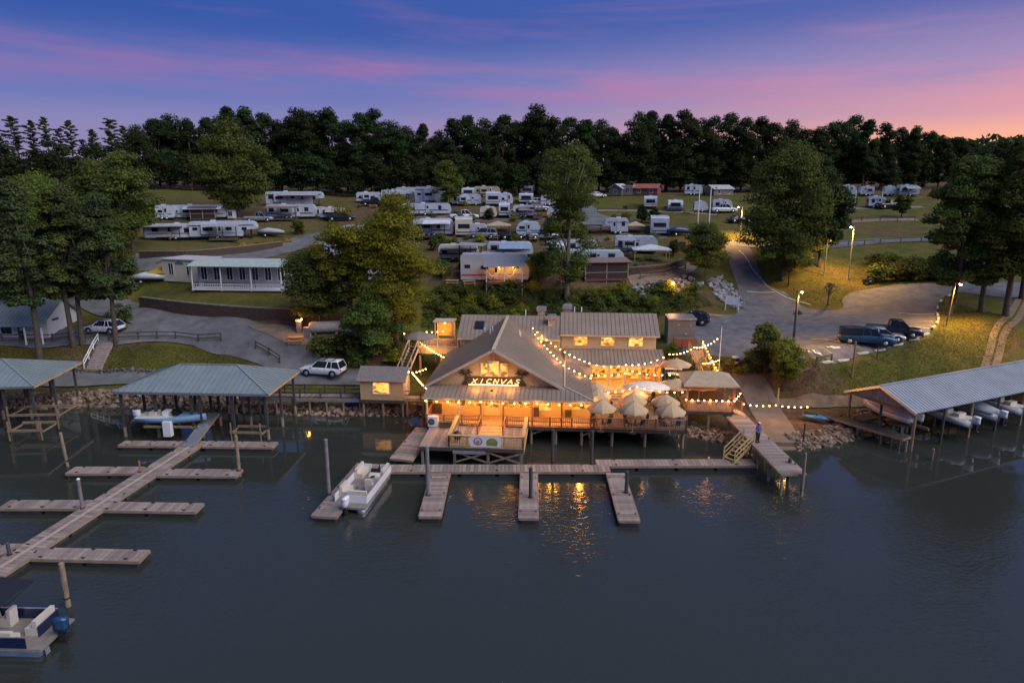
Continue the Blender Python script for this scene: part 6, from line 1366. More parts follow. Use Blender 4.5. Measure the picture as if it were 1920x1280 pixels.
porch('brown screened porch under the roofed white trailer', 362, 410, 413, 1.9, 1.2, AWN['brown'], mat('porch_post_tan', (0, 0, 0)), FENCEW, 0, mat('porch_screen', (0, 0, 0)))
for px, l in ((925, 'striped hammock slung in the lit porch'), (955, 'white hammock chair slung at the porch corner')):
    a = G(px, 527); t = thing('hammock', l, 'hammock', V(a.x, a.y - 1.6, a.z + .5), 0); MB().add([(x * .8, y * .3, 1.2 - .75 * (1 - x * x)) for x in [i / 5 - 1 for i in range(11)] for y in (-1, 1)], [(2 * i, 2 * i + 1, 2 * i + 3, 2 * i + 2) for i in range(10)]).build('cloth', CANW, t); MB().tube((-.8, 0, 1.2), (-1.0, 0, 1.9), .015).tube((.8, 0, 1.2), (1.0, 0, 1.9), .015).build('rope', WHITE, t)
def canopy(label, px, base, wpx, hpx, roofm, postm=DMETAL, peak=.7, flat=False):
    p = G(px, base); k = ppm(p); w = wpx / k; h = hpx / k; t = thing('canopy_shelter', label, 'canopy', p, -math.atan2(p.x, p.y) * .4); d = min(w, 3.2)
    for x in (-w / 2 + .1, w / 2 - .1):
        for y in (0, d): MB().box(x - .05, x + .05, y - .05, y + .05, 0, h).build('post', postm, t)
    if flat: MB().box(-w / 2 - .1, w / 2 + .1, -.1, d + .1, h, h + .1).build('roof', roofm, t)
    else: MB().add([(-w / 2 - .2, -.2, h), (w / 2 + .2, -.2, h), (w / 2 + .2, d + .2, h), (-w / 2 - .2, d + .2, h), (0, d / 2, h + peak), (-w / 2 - .2, -.2, h - .15), (w / 2 + .2, -.2, h - .15), (w / 2 + .2, d + .2, h - .15), (-w / 2 - .2, d + .2, h - .15)], [(0, 1, 4), (1, 2, 4), (2, 3, 4), (3, 0, 4), (0, 5, 6, 1), (1, 6, 7, 2), (2, 7, 8, 3), (3, 8, 5, 0)]).build('roof', roofm, t)
    tb = MB().box(-w * .2, w * .2, d * .3, d * .7, .7, .75).build('camp_table', PINEW, t); MB().box(-.05, .05, d * .45, d * .55, 0, .7).build('table_leg', DMETAL, tb)
    return t
canopy('beige peaked canopy beside the retro trailer', 934, 445, 44, 22, AWN['tan']); canopy('white peaked canopy on the curved terrace', 1222, 492, 66, 24, AWN['white'], PINEW); canopy('tan peaked canopy beside the white and blue fifth wheel', 1192, 440, 30, 17, AWN['tan'])
canopy('dark flat-topped pergola under the edge of the grey road', 1114, 442, 30, 18, DMETAL, DMETAL, flat=True); canopy('dark carport frame in front of the white trailer', 305, 453, 64, 26, DMETAL, DMETAL, flat=True); canopy('dark roof frame over the rounded-nose trailer', 860, 493, 66, 24, DMETAL, DMETAL, flat=True)
canopy('yellow sun canopy over a small boat beside the cream park home', 298, 531, 36, 20, mat('awning_yellow', (.36, .27, .02), .8)); 
# park homes
def cabin(label, pxl, pxr, base, top, wallm, roofm, gable='front', name='cabin', depth=4.0, win=3, arch=False, cat='cabin', porchm=None, lit=False):
    a, b = G(pxl, base), G(pxr, base); k = ppm((a + b) / 2); L = (b - a).length; h = (base - top) / k; az = math.atan2((a.x + b.x) / 2, a.y); t = thing(name, label, cat, V(a.x, a.y, min(a.z, b.z)), math.atan2(b.y - a.y, b.x - a.x))
    e_ = h * (.66 if gable else .9); MB().box(0, L, 0, depth, .2, e_).build('wall', wallm, t); MB().box(.05, L - .05, .05, depth - .05, -.5, .2).build('skirting', mat('skirt_dark', (.06, .05, .045), .8), t)
    if gable == 'front':
        MB().prism([(0, 0, e_), (L, 0, e_), (L / 2, 0, h)], (0, depth, 0)).build('gable', wallm, t)
        for s in (-1, 1): MB().prism([(L / 2, -.4, h + .03), (L / 2 + s * (L / 2 + .3), -.4, e_ - .12), (L / 2 + s * (L / 2 + .3), -.4, e_ - .0), (L / 2, -.4, h + .15)], (0, depth + .8, 0)).build('roof', roofm, t)
    elif gable == 'side':
        roof_plane(t, 'roof', (-.3, -.4, e_ - .08), (L + .3, -.4, e_ - .08), (L + .3, depth / 2, h), (-.3, depth / 2, h), roofm, roofm, gap=.8); roof_plane(t, 'roof', (L + .3, depth + .4, e_ - .08), (-.3, depth + .4, e_ - .08), (-.3, depth / 2, h), (L + .3, depth / 2, h), roofm, roofm, gap=.8)
        for x in (.02, L - .12): MB().prism([(x, .05, e_), (x, depth - .05, e_), (x, depth / 2, h - .08)], (.1, 0, 0)).build('gable', wallm, t)
    else: MB().box(-.15, L + .15, -.2, depth + .2, e_, e_ + .14).build('roof', roofm, t)
    for i in range(win):
        x = L * (i + .5) / win - .4; window(t, x, x + .8, e_ * .36, e_ * .84, 0, AMBER if lit else GLASS, WHITE, .07, 1)
    if arch:
        x = L * .5; MB().prism([(x + .75 * math.cos(q), -.01, e_ * .82 + .4 * math.sin(q)) for q in [math.pi * i / 10 for i in range(11)]], (0, -.04, 0)).build('arch_window', mat('arch_blue', (.12, .2, .3), .2), t)
    if porchm:
        for x in (.15, L * .33, L * .66, L - .15): MB().box(x - .06, x + .06, -1.9, -1.78, 0, e_ - .2).build('porch_post', WHITE, t)
        MB().prism([(-.3, -2.2, e_ - .25), (L + .3, -2.2, e_ - .25), (L + .3, .0, e_ + .25), (-.3, .0, e_ + .25)], (0, 0, .08)).build('porch_awning', porchm, t); MB().box(0, L, -1.9, -.02, .1, .25).build('porch_floor', WHITE, t)
        for z in (.55, .95): MB().bar((.1, -1.85, z), (L - .1, -1.85, z), .05, .08).build('porch_rail', WHITE, t)
        m = MB()
        for i in range(int(L / .25)): m.box(.15 + i * .25, .19 + i * .25, -1.87, -1.83, .3, .95)
        m.build('porch_balusters', WHITE, t, kind='stuff')
    return t
cabin('cream park home with arched window and twin white-framed panes', 307, 374, 529, 481, CREAM, mat('roof_pale', (.42, .42, .42), .6), None, 'park_home', 4.5, 2, True, 'park home')
cabin('white park home with sage awning and railed white porch', 374, 541, 541, 487, mat('park_grey', (.36, .37, .38), .6), mat('roof_pale', (0, 0, 0)), None, 'park_home', 4.5, 7, False, 'park home', AWN['green'])
cabin('grey cabin with dark gabled porch at the wood edge', 1142, 1165, 368, 346, mat('cabin_grey', (.12, .12, .12), .7), mat('cabin_roof_pale', (.4, .4, .42), .6), 'front', depth=6, win=1); cabin('pale flat-roofed cabin between the grey and the red cabins', 1166, 1186, 367, 347, RVC['tan'], mat('cabin_roof_pale', (0, 0, 0)), None, depth=5, win=1)
cabin('dark red cabin with red metal roof at the wood edge', 1186, 1232, 367, 345, mat('cabin_red', (.15, .06, .05), .7), mat('red_metal_roof', (.34, .10, .085), .5), 'side', depth=5, win=2); cabin('brown cabin with pale gabled roof at the wood edge above the street lamp', 1338, 1374, 368, 347, mat('cabin_brown', (.16, .12, .10), .7), mat('cabin_roof_pale', (0, 0, 0)), 'side', depth=4, win=2)
cabin('white hut with dark window beside the grey trailer', 584, 606, 407, 388, WHITE, mat('roof_pale', (0, 0, 0)), None, 'hut', 2.2, 1, False, 'hut')
# white cottage on the left bank
c0 = P(92, 634, 4.6); CT = thing('cottage', 'white cottage with teal metal roof on the bank behind the cedars', 'cottage', V(c0.x, c0.y, hz(c0.x, c0.y) - .1), 0); CL = 9.5
MB().box(-CL, 0, 0, 6.2, -.3, 2.3).build('wall', mat('cottage_white', (.56, .54, .56), .6, var=.06), CT); MB().prism([(-.02, 0, 2.3), (-.02, 6.2, 2.3), (-.02, 3.1, 4.5)], (-.1, 0, 0)).build('gable', mat('cottage_white', (0, 0, 0)), CT)
roof_plane(CT, 'roof', (-CL - .3, -1.5, 1.95), (.35, -1.5, 1.95), (.35, 3.1, 4.65), (-CL - .3, 3.1, 4.65), TEAL, TEALR); roof_plane(CT, 'roof', (.35, 6.7, 2.05), (-CL - .3, 6.7, 2.05), (-CL - .3, 3.1, 4.65), (.35, 3.1, 4.65), TEAL, TEALR)
window(CT, -5.6, -4.3, .8, 1.9, 0, GLASS, WHITE); d_ = MB().box(-3.6, -2.7, -.05, .0, -.1, 1.95).build('door', mat('door_dark', (.03, .03, .035), .5), CT); MB().ball((-2.85, -.1, .9), .05).build('handle', ALU, d_)
for x in (-CL + .3, -6.2, -1.9, .1): MB().box(x - .07, x + .07, -1.35, -1.2, -.3, 2.0).build('porch_post', WHITE, CT)
MB().box(.0, .03, 1.0, 2.2, 2.15, 2.4).build('wall_sign', mat('sign_blue', (.03, .06, .10), .5), CT, label='small dark blue plate on the white gable'); MB().box(-3.3, -3.0, -.08, -.05, 1.2, 1.5).build('door_notice', WHITE, CT)
# bank steps
s0, s1 = P(176, 699, 1.9), P(201, 641, 4.5); s0.z = hz(s0.x, s0.y); s1.z = hz(s1.x, s1.y); ST = thing('bank_steps', 'concrete steps with white handrail climbing the grass bank', 'steps', s0); d = s1 - s0
for i in range(13):
    f = (i + .5) / 13; p = d * f; z = hz(s0.x + p.x, s0.y + p.y) - s0.z; MB().box(p.x - .85, p.x + .85, p.y - .24, p.y + .24, z - .1, z + .16).build('step', mat('step_concrete', (.30, .24, .22), .9, var=.2), ST)
for f in (0, .33, .66, 1.0): p = d * f; z = hz(s0.x + p.x - 1.0, s0.y + p.y) - s0.z; MB().box(p.x - 1.05, p.x - .97, p.y - .04, p.y + .04, z - .1, z + 1.0).build('handrail_post', WHITE, ST)
for k in (.55, .95):
    pts = [V(d.x * f - 1.0, d.y * f, hz(s0.x + d.x * f - 1.0, s0.y + d.y * f) - s0.z + k) for f in (0, .33, .66, 1)]; MB().path(pts, .05).build('handrail', WHITE, ST)

# ------------------------------------------------------------------ vehicles
def car(label, px, py, rz, kind, paint, name='parked_car', cat='car'):
    p = G(px, py); t = thing(name, label, cat, p + V(0, 0, .04), rz); L = {'suv': 5.0, 'cross': 4.6, 'pickup': 5.6, 'sedan': 4.6}[kind]; l = L / 2; w = .95; hb = {'suv': 1.05, 'cross': .98, 'pickup': 1.08, 'sedan': .92}[kind]; ht = {'suv': 1.78, 'cross': 1.62, 'pickup': 1.85, 'sedan': 1.45}[kind]
    st = []
    for f, ww, zb, zt in ((0, .86, .5, hb - .12), (.02, .93, .38, hb - .02), (.12, .97, .30, hb), (.5, 1, .28, hb), (.72, 1, .28, hb - .02), (.76, .99, .28, hb - .04), (.9, .97, .30, hb - .12), (.975, .9, .36, hb - .22), (1, .8, .45, hb - .35)):
        x = -l + L * f; y = w * ww; st.append([(x, -y, zb + .1), (x, -y * .9, zb), (x, y * .9, zb), (x, y, zb + .1), (x, y * 1.0, (zb + zt) / 2 + .1), (x, y * .95, zt), (x, -y * .95, zt), (x, -y * 1.0, (zb + zt) / 2 + .1)])
    b = MB().loft(st).build('body', paint, t, True)
    g0, g1, g2, g3 = {'suv': (.01, .07, .56, .72), 'cross': (.02, .16, .54, .72), 'pickup': (.40, .42, .62, .76), 'sedan': (.12, .27, .55, .74)}[kind]
    xs = [-l + L * q for q in (g0, g1, g2, g3)]; r0, r1 = w * .93, w * .74
    MB().add([(xs[0], -r0, hb - .03), (xs[3], -r0, hb - .05), (xs[3], r0, hb - .05), (xs[0], r0, hb - .03), (xs[1], -r1, ht - .06), (xs[2], -r1, ht - .05), (xs[2], r1, ht - .05), (xs[1], r1, ht - .06)], [(0, 1, 5, 4), (1, 2, 6, 5), (2, 3, 7, 6), (3, 0, 4, 7), (4, 5, 6, 7)]).build('glasshouse', GLASS, t)
    MB().loft([[(x, -y, z), (x, y, z), (x, y * .9, z + .06), (x, -y * .9, z + .06)] for x, y, z in ((xs[1] - .05, r1 * .98, ht - .08), ((xs[1] + xs[2]) / 2, r1 * 1.03, ht - .04), (xs[2] + .05, r1 * .97, ht - .07))]).build('roof_panel', paint, t, True)
    for s in (-1, 1):
        for a, c in ((xs[0], xs[1]), (xs[3], xs[2]), ((xs[0] + xs[3]) / 2 - .1, (xs[1] + xs[2]) / 2 - .1)) + (((xs[0] * .72 + xs[3] * .28, xs[1] * .72 + xs[2] * .28),) if kind in ('suv', 'cross') else ()): MB().bar((a, s * (r0 + .005), hb - .05), (c, s * (r1 + .01), ht - .05), .05, .09).build('pillar', paint, t)
        MB().box(xs[3] - .35, xs[3] - .15, min(s * .93, s * 1.1), max(s * .93, s * 1.1), hb, hb + .14).build('mirror', paint, t)
        MB().box(l - .16, l - .02, min(s * .48, s * .78), max(s * .48, s * .78), hb - .38, hb - .24).build('headlight', mat('headlight', (.6, .62, .65), .15), t); MB().box(-l - .01, -l + .12, min(s * .62, s * .86), max(s * .62, s * .86), hb - .34, hb - .12).build('tail_light', STR['red'], t)
        for q in (.34, .52): MB().box(-l + L * q, -l + L * q + .16, min(s * .965, s * .985), max(s * .965, s * .985), hb - .17, hb - .13).build('door_handle', DMETAL, t)
        for x in (-l + L * .19, l - L * .19):
            wheel(t, x, s * (w - .10), 1.02); MB().loft([MB().ring((x, s * (w - .12), .40), (0, 1, 0), .44, 14), MB().ring((x, s * (w + .005), .40), (0, 1, 0), .43, 14)]).build('wheel_arch', BLACK, t)
    MB().box(-l - .05, -l + .08, -.85, .85, .42, .6).build('rear_bumper', DMETAL, t); MB().box(l - .06, l + .04, -.55, .55, .42, .62).build('grille', DMETAL, t); MB().box(-l - .07, -l - .03, -.22, .22, .66, .78).build('plate', WHITE, t)
    if kind in ('suv', 'cross'):
        for s in (-.6, .6): MB().bar((xs[1] + .15, s, ht + .06), (xs[2] - .2, s, ht + .06), .04).build('roof_rail', DMETAL, t)
        for x in (xs[1] + .7, xs[2] - .7) if kind == 'suv' else (): MB().box(x - .06, x + .06, -.6, .6, ht + .02, ht + .06).build('roof_bar', DMETAL, t)
    if kind == 'pickup':
        MB().box(-l + .1, -l + L * .36, -.78, .78, hb - .02, hb + .015).build('bed_cover', mat('bed_black', (.02, .02, .022), .8), t)
    return t
PW = mat('car_white', (.66, .67, .70), .22, var=.03); PB = mat('car_black', (.010, .011, .014), .18, var=0); PBL = mat('car_blue', (.015, .07, .13), .2, var=0); PD = mat('car_dark_blue', (.012, .016, .026), .2, var=0); PS = mat('car_silver', (.32, .34, .37), .25, .4, var=0)
car('white sport utility car parked on the lower lane beside the boathouse', 606, 703, R(168), 'suv', PW); car('white crossover parked on the drive beside the cottage', 197, 624, R(172), 'cross', PW); car('dark crossover parked beside the block shed behind the restaurant', 1296, 607, R(158), 'cross', PD)
bt = car('blue pickup with black canopy in the parking bay', 1624, 645, R(-20), 'pickup', PBL, cat='pickup'); MB().loft([[(x, -y, 1.05), (x, y, 1.05), (x, y * .84, z), (x, -y * .84, z)] for x, y, z in ((-2.75, .9, 1.66), (-1.6, .92, 1.80), (-.62, .92, 1.82))]).build('bed_canopy', mat('canopy_black', (.012, .014, .018), .25), bt)
car('silver sedan between the blue and the black pickups', 1652, 639, R(-20), 'sedan', PS); car('black pickup truck at the kerb of the parking lot', 1675, 630, R(-22), 'pickup', PB, cat='pickup')
car('small white car at the end of the grey campground road', 1119, 371, R(10), 'sedan', PW); car('dark car parked under the glowing street lamp', 1386, 418, R(8), 'sedan', PD); car('white pickup parked on the field path beside the trailer', 1356, 399, R(5), 'pickup', PW, cat='pickup'); car('silver sport utility car among the upper trailers', 905, 447, R(175), 'suv', PS); car('dark pickup beside the field trailer with round windows', 1668, 391, R(5), 'pickup', PD, cat='pickup')
for px, py, l, c in ((508, 444, 'small covered boat on a trailer beside the yellow flower bed', mat('cover_grey', (.35, .37, .42), .7)), (1272, 442, 'blue and white boat beside the white and blue fifth wheel', mat('boat_blue', (.03, .07, .18), .3)), (280, 531, 'white pontoon trailer under the yellow canopy', RVC['white']), (667, 640, 'pale covered boat under the olive trees', mat('cover_tan', (.42, .34, .27), .7))):
    g_ = G(px, py); t = thing('trailer_boat', l, 'boat', g_, R(6)); MB().loft([[(x, -w_, .95), (x, 0, .5), (x, w_, .95), (x, w_ * .7, z), (x, -w_ * .7, z)] for x, w_, z in ((-2.2, .9, 1.15), (-.5, 1.0, 1.6), (1.2, .85, 1.35), (2.4, .08, 1.05))]).build('hull', c, t, True); MB().bar((-2.2, 0, .42), (3.0, 0, .42), .12).build('trailer_frame', DMETAL, t); wheel(t, -.8, -.9, .85); wheel(t, -.8, .9, .85)

# more of the crowded rows
rv('white trailer behind the two-tiered tree in the upper row', 1014, 1042, 387, 367, 'trailer', slide=False); rv('white trailer half behind the two-tiered tree on the brown terrace', 1026, 1062, 411, 388, 'trailer', flip=True, slide=False); rv('white trailer with tent-like front left of the dark-banded trailer', 1024, 1062, 481, 458, 'trailer', awn='white', slide=False)
rv('grey trailer wedged between the awning trailer and the tall fifth wheel', 742, 780, 372, 352, 'trailer', col='grey', slide=False); rv('white trailer in the gap below the tan trailer', 846, 868, 386, 366, 'trailer', 'end', stripe='grey'); rv('cream trailer behind the low silver trailer', 900, 932, 411, 390, 'trailer', col='cream', stripe='tan', slide=False); rv('white trailer end-on left of the plain white trailer', 735, 758, 406, 383, 'trailer', 'end', stripe='blue')
rv('white trailer on the upper drive above the park homes', 640, 690, 452, 424, 'trailer', stripe='black', slide=False); rv('white trailer across the drive from the olive trees', 600, 646, 412, 390, 'trailer', awn='tan', slide=False); rv('short white trailer left of the tan canopy', 1180, 1206, 476, 452, 'trailer', 'end', stripe='grey')
for a, b, c, l, r_ in ((862, 904, 490, 'grey awning porch before the rounded-nose trailer', AWN['grey']), (1000, 1016, 410, 'small brown porch beside the red porch trailer', AWN['brown']), (786, 836, 446, 'dark awning deck under the pale awning trailer', AWN['grey']), (1160, 1186, 478, 'small grey porch before the long white trailer', AWN['grey']), (716, 760, 386, 'dark awning deck under the open awning trailer', AWN['grey']), (505, 560, 413, 'dark deck before the grey trailer by the oak', AWN['brown']), (400, 452, 451, 'low dark deck before the slide-out fifth wheel', AWN['grey'])):
    porch(l, a, b, c, 2.0, 1.6, r_, DMETAL, FENCEW, 0, None, True, .25)
for px, py, k_, pn, l in ((1010, 384, 'sedan', PW, 'white sedan beside the tallest fifth wheel'), (1008, 396, 'suv', PS, 'silver sport utility car on the brown terrace'), (640, 414, 'pickup', PD, 'dark pickup on the drive by the olive trees'), (486, 416, 'pickup', PS, 'silver pickup left of the grey trailer'), (960, 449, 'sedan', PB, 'black sedan beside the beige canopy'), (700, 386, 'pickup', PB, 'black pickup at the wood edge'), (770, 449, 'suv', PW, 'white sport utility car by the yellow-olive tree'), (1130, 480, 'sedan', PB, 'black sedan behind the screened porch'), (870, 412, 'pickup', PW, 'white pickup under the small motorhome row'), (1020, 449, 'pickup', PS, 'silver pickup by the two-tiered tree')): car(l, px, py, R(8), k_, pn, cat='pickup' if k_ == 'pickup' else 'car')
cabin('white upright hut below the dark oak', 427, 438, 411, 392, WHITE, mat('roof_pale', (0, 0, 0)), None, 'hut', 1.5, 1, False, 'hut'); cabin('small grey hut beside the narrow end-on trailer', 955, 966, 409, 394, RVC['grey'], mat('roof_pale', (0, 0, 0)), 'front', 'hut', 2.0, 1, False, 'hut')
p = G(858, 414); t = thing('dome_tent', 'black arched dome shelter under the motorhome row', 'tent', p + V(0, 1, 0)); MB().loft([[(1.7 * r_ * math.cos(a_), y, 1.8 * r_ * math.sin(a_)) for a_ in [math.pi * i / 10 for i in range(11)]] for y, r_ in ((-1.2, .9), (-.6, 1), (.8, 1), (1.2, .9))]).build('shell', mat('tent_black', (.012, .012, .014), .6), t, True); MB().path([(1.7 * math.cos(a_), -.9, 1.85 * math.sin(a_)) for a_ in [math.pi * i / 10 for i in range(11)]], .04).build('hoop', GMETAL, t)
# ------------------------------------------------------------------ street lamps, poles, strings of bulbs, small things
def street_lamp(label, px, base, top, watts=900, arm=.8, side=-1, material=GMETAL, r=.09, lit=True, name='street_lamp', cat='street lamp'):
    b = G(px, base); h = P(px, top, Y=b.y).z - b.z; t = thing(name, label, cat, b); MB().tube((0, 0, -.3), (0, 0, h), r, r * .7, 10).build('pole', material, t)
    if lit is not None:
        MB().path([(0, 0, h - .2), (side * arm * .6, -.1, h + .05), (side * arm, -.15, h)], .035).build('arm', material, t); hd = MB().lathe([(.05, .16), (.2, .08), (.22, .0)], (side * arm, -.15, h - .05), 10).build('lamp_head', DMETAL, t)
        MB().ball((side * arm, -.15, h - .08), .15).build('lamp_globe', BULBW if lit else WHITE, hd)
        if lit: lamp(t, (side * arm, -.25, h - .3), watts, (1, .50, .09), .3, 142)
    return t
street_lamp('glowing street lamp behind the big oak above the uphill road', 1388, 446, 387, 10601, .8, -1); street_lamp('tall lit lamp post on the slope by the curved road', 1590, 526, 424, 10601, .5, -1); street_lamp('leaning lit lamp post at the parking lot kerb', 1774, 612, 530, 6361, .5, 1, PILE).rotation_euler = (0, R(4), 0)
street_lamp('dark wooden utility pole with lit lamp at the parking lot', 1487, 650, 545, 2967, .35, 1, PILED, .16); street_lamp('unlit grey lamp post beside the dark oak', 1545, 516, 450, 0, .3, 1, GMETAL, .08, False)
street_lamp('tall white pole with bent top on the upper field', 1308, 420, 347, 0, .6, 1, WHITE, .12, False, 'field_pole', 'pole'); street_lamp('second white pole with curved top on the upper field', 1329, 422, 352, 0, .9, 1, WHITE, .12, False, 'field_pole', 'pole'); street_lamp('white pole on the field right of the dark oak', 1602, 391, 352, 0, .3, 1, WHITE, .1, False, 'field_pole', 'pole')
street_lamp('slim white pole behind the field trailer with round windows', 1652, 388, 354, 0, .3, 1, WHITE, .1, False, 'field_pole', 'pole'); street_lamp('plain dark pole on the grass bank above the boathouse', 1597, 706, 640, 0, 0, 1, PILE, .13, None, 'utility_pole', 'pole'); street_lamp('thin white flagpole at the bar pavilion', 1346, 718, 612, 0, 0, 1, WHITE, .05, None, 'flag_pole', 'pole')
street_lamp('short wooden post carrying the shore string of bulbs', 1457, 762, 727, 0, 0, 1, PINEW, .1, None, 'string_post', 'post'); street_lamp('short dark post at the grass edge by the parking lot', 1644, 672, 652, 0, 0, 1, PILED, .09, None, 'edge_post', 'post'); street_lamp('tall dark pole on the terrace beside the ornamental grass', 1278, 668, 636, 0, 0, 1, PILED, .06, None, 'string_post', 'post')
b = G(1261, 552); t = thing('garden_lamp', 'low glowing lamp on the shrub bank behind the restaurant', 'lamp', b); MB().tube((0, 0, -.2), (0, 0, 1.5), .05).build('pole', DMETAL, t); MB().ball((0, 0, 1.6), .18).build('lamp_globe', BULBW, t); lamp(t, (0, -.3, 1.7), 500)
WB = MB().ball((0, 0, -.09), .07, 8, 5).mesh('bulb', BULB); SK = MB().tube((0, 0, -.03), (0, 0, .04), .03, None, 6).mesh('socket', WIRE)
def string(label, pts, gap=.75, sag=.35, every=4, watts=30):
    t = thing('string_lights', label, 'string lights', pts[0]); o = Vector(pts[0]); wire = []; n_ = 0
    for a, b in zip(pts, pts[1:]):
        a, b = Vector(a), Vector(b); n = max(2, round((b - a).length / gap))
        for i in range(n + 1):
            f = i / n; p = a.lerp(b, f) - V(0, 0, sag * 4 * f * (1 - f) * min(1, (b - a).length / 6)) - o; wire.append(p)
            if i < n or b == Vector(pts[-1]):
                bl = link('bulb', WB, t, loc=p); link('socket', SK, bl)
                if n_ % every == every // 2: lamp(t, p - V(0, .12, .2), watts)
                n_ += 1
    MB().path(wire, .014, 4).build('wire', WIRE, t)
    return t
string('string of bulbs along the restaurant porch eave', [RW(.05, -.38, 4.0), RW(5, -.38, 4.0), RW(10, -.38, 4.0), RW(14.9, -.38, 4.0)], 1.0, .1, 4, 60)
string('bulb string from the main ridge swooping over the annex roof to its corner', [RW(8.9, 14.9, 7.5), RW(14.9, 9.6, 5.1), RW(18.6, 9.6, 5.0), RW(23.2, 11.6, 5.7)], .72, .45, 5, 44)
string('bulb string down the right edge of the main gable roof', [RW(9.2, 13.6, 7.1), RW(12.3, 8.2, 5.2), RW(14.9, 5.4, 4.75)], .72, .12, 5, 38)
string('bulb string from the annex corner over the terrace to the flagpole', [RW(23.2, 11.6, 5.7), P(1302, 650, Y=72), P(1345, 634, Y=66.5)], .75, .3, 4, 44)
string('bulb string from the ramp foot to the flagpole', [P(1318, 680, Y=70), P(1347, 674, Y=66.5)], .6, .15, 3, 44)
string('bulb string along the bar deck railing', [RW(23.7, 3.75, 3.35), RW(25.9, 3.75, 3.35), RW(28.1, 3.75, 3.35), P(1388, 736, Y=61.5)], .5, .12, 3, 52)
string('bulb string along the lit ramp handrail', [a0 + V(.8, 0, 1.0), a1 + V(.8, 0, 1.0)], .5, .05, 4, 52)
string('shore string of bulbs from the bar steps to the wooden post and boathouse', [P(1395, 756, Y=61), P(1455, 758, Y=61.5), P(1514, 761, Y=62)], .72, .2, 3, 60)
string('bulb string over the upper deck beside the wooden stair', [P(758, 624, Y=75), P(783, 637, Y=74), P(836, 670, Y=70.5)], .42, .15, 4, 44)
string('bulb string from the lit shed gable to the restaurant roof corner', [P(773, 697, Y=66), P(801, 728, Y=62)], .3, .1, 4, 44)
string('short bulb string beside the restaurant side wall', [P(781, 696, Y=68), P(798, 690, Y=69)], .5, .1, 2, 44)
string('bulb string across the back of the upper deck', [P(800, 621, Y=77), P(830, 620, Y=77)], .7, .1, 2, 52)
string('bulb string across the patio umbrellas', [RW(15.1, 2.0, 4.35), RW(19, 2.4, 4.9), RW(23.0, 2.0, 4.6)], .7, .3, 3, 60)
string('bulb string between the parasols and the annex', [RW(15.1, 7.6, 4.4), RW(19, 7.2, 5.0), RW(23.4, 7.6, 4.7)], .7, .3, 3, 60)
# upper deck, stair and lit pavilion left of the restaurant
UD = thing('upper_deck', 'upper side deck with baluster railing left of the restaurant roof', 'deck', (RO.x, RO.y, 0), RZ); plank_row(UD, (-3.8, 14.3, 5.2), (.3, 0, 0), 15, (.285, 4.6, .06), PATIO); MB().box(-3.8, .7, 14.22, 14.29, 4.5, 5.2).build('deck_fascia', SIDING, UD)
railing(UD, (-3.75, 14.35, 5.2), (.65, 14.35, 5.2), .95, TRIM, True, 2, bm=FENCEW)
for u in (-3.6, -1.2, .5): MB().box(u - .1, u + .1, 14.4, 14.6, 2, 5.15).build('deck_pile', PINEW, UD)
US_ = thing('wooden_stair', 'steep dark-tread wooden stair with pale handrails up to the side deck', 'stair', (RO.x, RO.y, 0), RZ)
for i in range(12): f = i / 11; MB().box(-5.6 + .9 * f, -4.6 + .9 * f, 10.6 + 3.8 * f, 10.95 + 3.8 * f, 2.1 + 3.05 * f, 2.16 + 3.05 * f).build('tread', FENCEW, US_)
for s in (0, 1.05):
    MB().bar((-5.65 + s, 10.6, 2.0), (-4.75 + s, 14.4, 5.1), .06, .26).build('stringer', TRIM, US_); MB().bar((-5.65 + s, 10.6, 3.0), (-4.75 + s, 14.4, 6.1), .08, .1).build('handrail', TRIM, US_)
    for f in (0, .5, 1): MB().box(-5.7 + s + .9 * f, -5.6 + s + .9 * f, 10.6 + 3.8 * f - .05, 10.6 + 3.8 * f + .05, 2.0 + 3.1 * f, 3.05 + 3.1 * f).build('stair_post', TRIM, US_)
LP = thing('lit_pavilion', 'small lit pavilion with pale flat roof behind the side deck', 'pavilion', RW(-1.4, 18.2, 5.2), RZ)
for x in (-1.0, 1.0):
    for y in (-.8, .8): MB().box(x - .06, x + .06, y - .06, y + .06, -2.5, 2.2).build('post', TRIM, LP)
MB().box(-1.2, 1.2, -1.0, 1.0, 2.2, 2.32).build('roof', TRIM, LP); MB().box(-1.0, 1.0, .75, .8, .3, 2.1).build('back_panel', PINEW, LP); MB().ball((0, 0, 1.95), .1).build('pavilion_light', BULB, LP); lamp(LP, (0, -.2, 1.8), 60)
parasol('grey-brown parasol on the side deck beside the stair', 787, 626, 7.4, 1.5, .5, 8, 1.2, mat('brown_canvas', (.22, .17, .14), .8), 5.2)
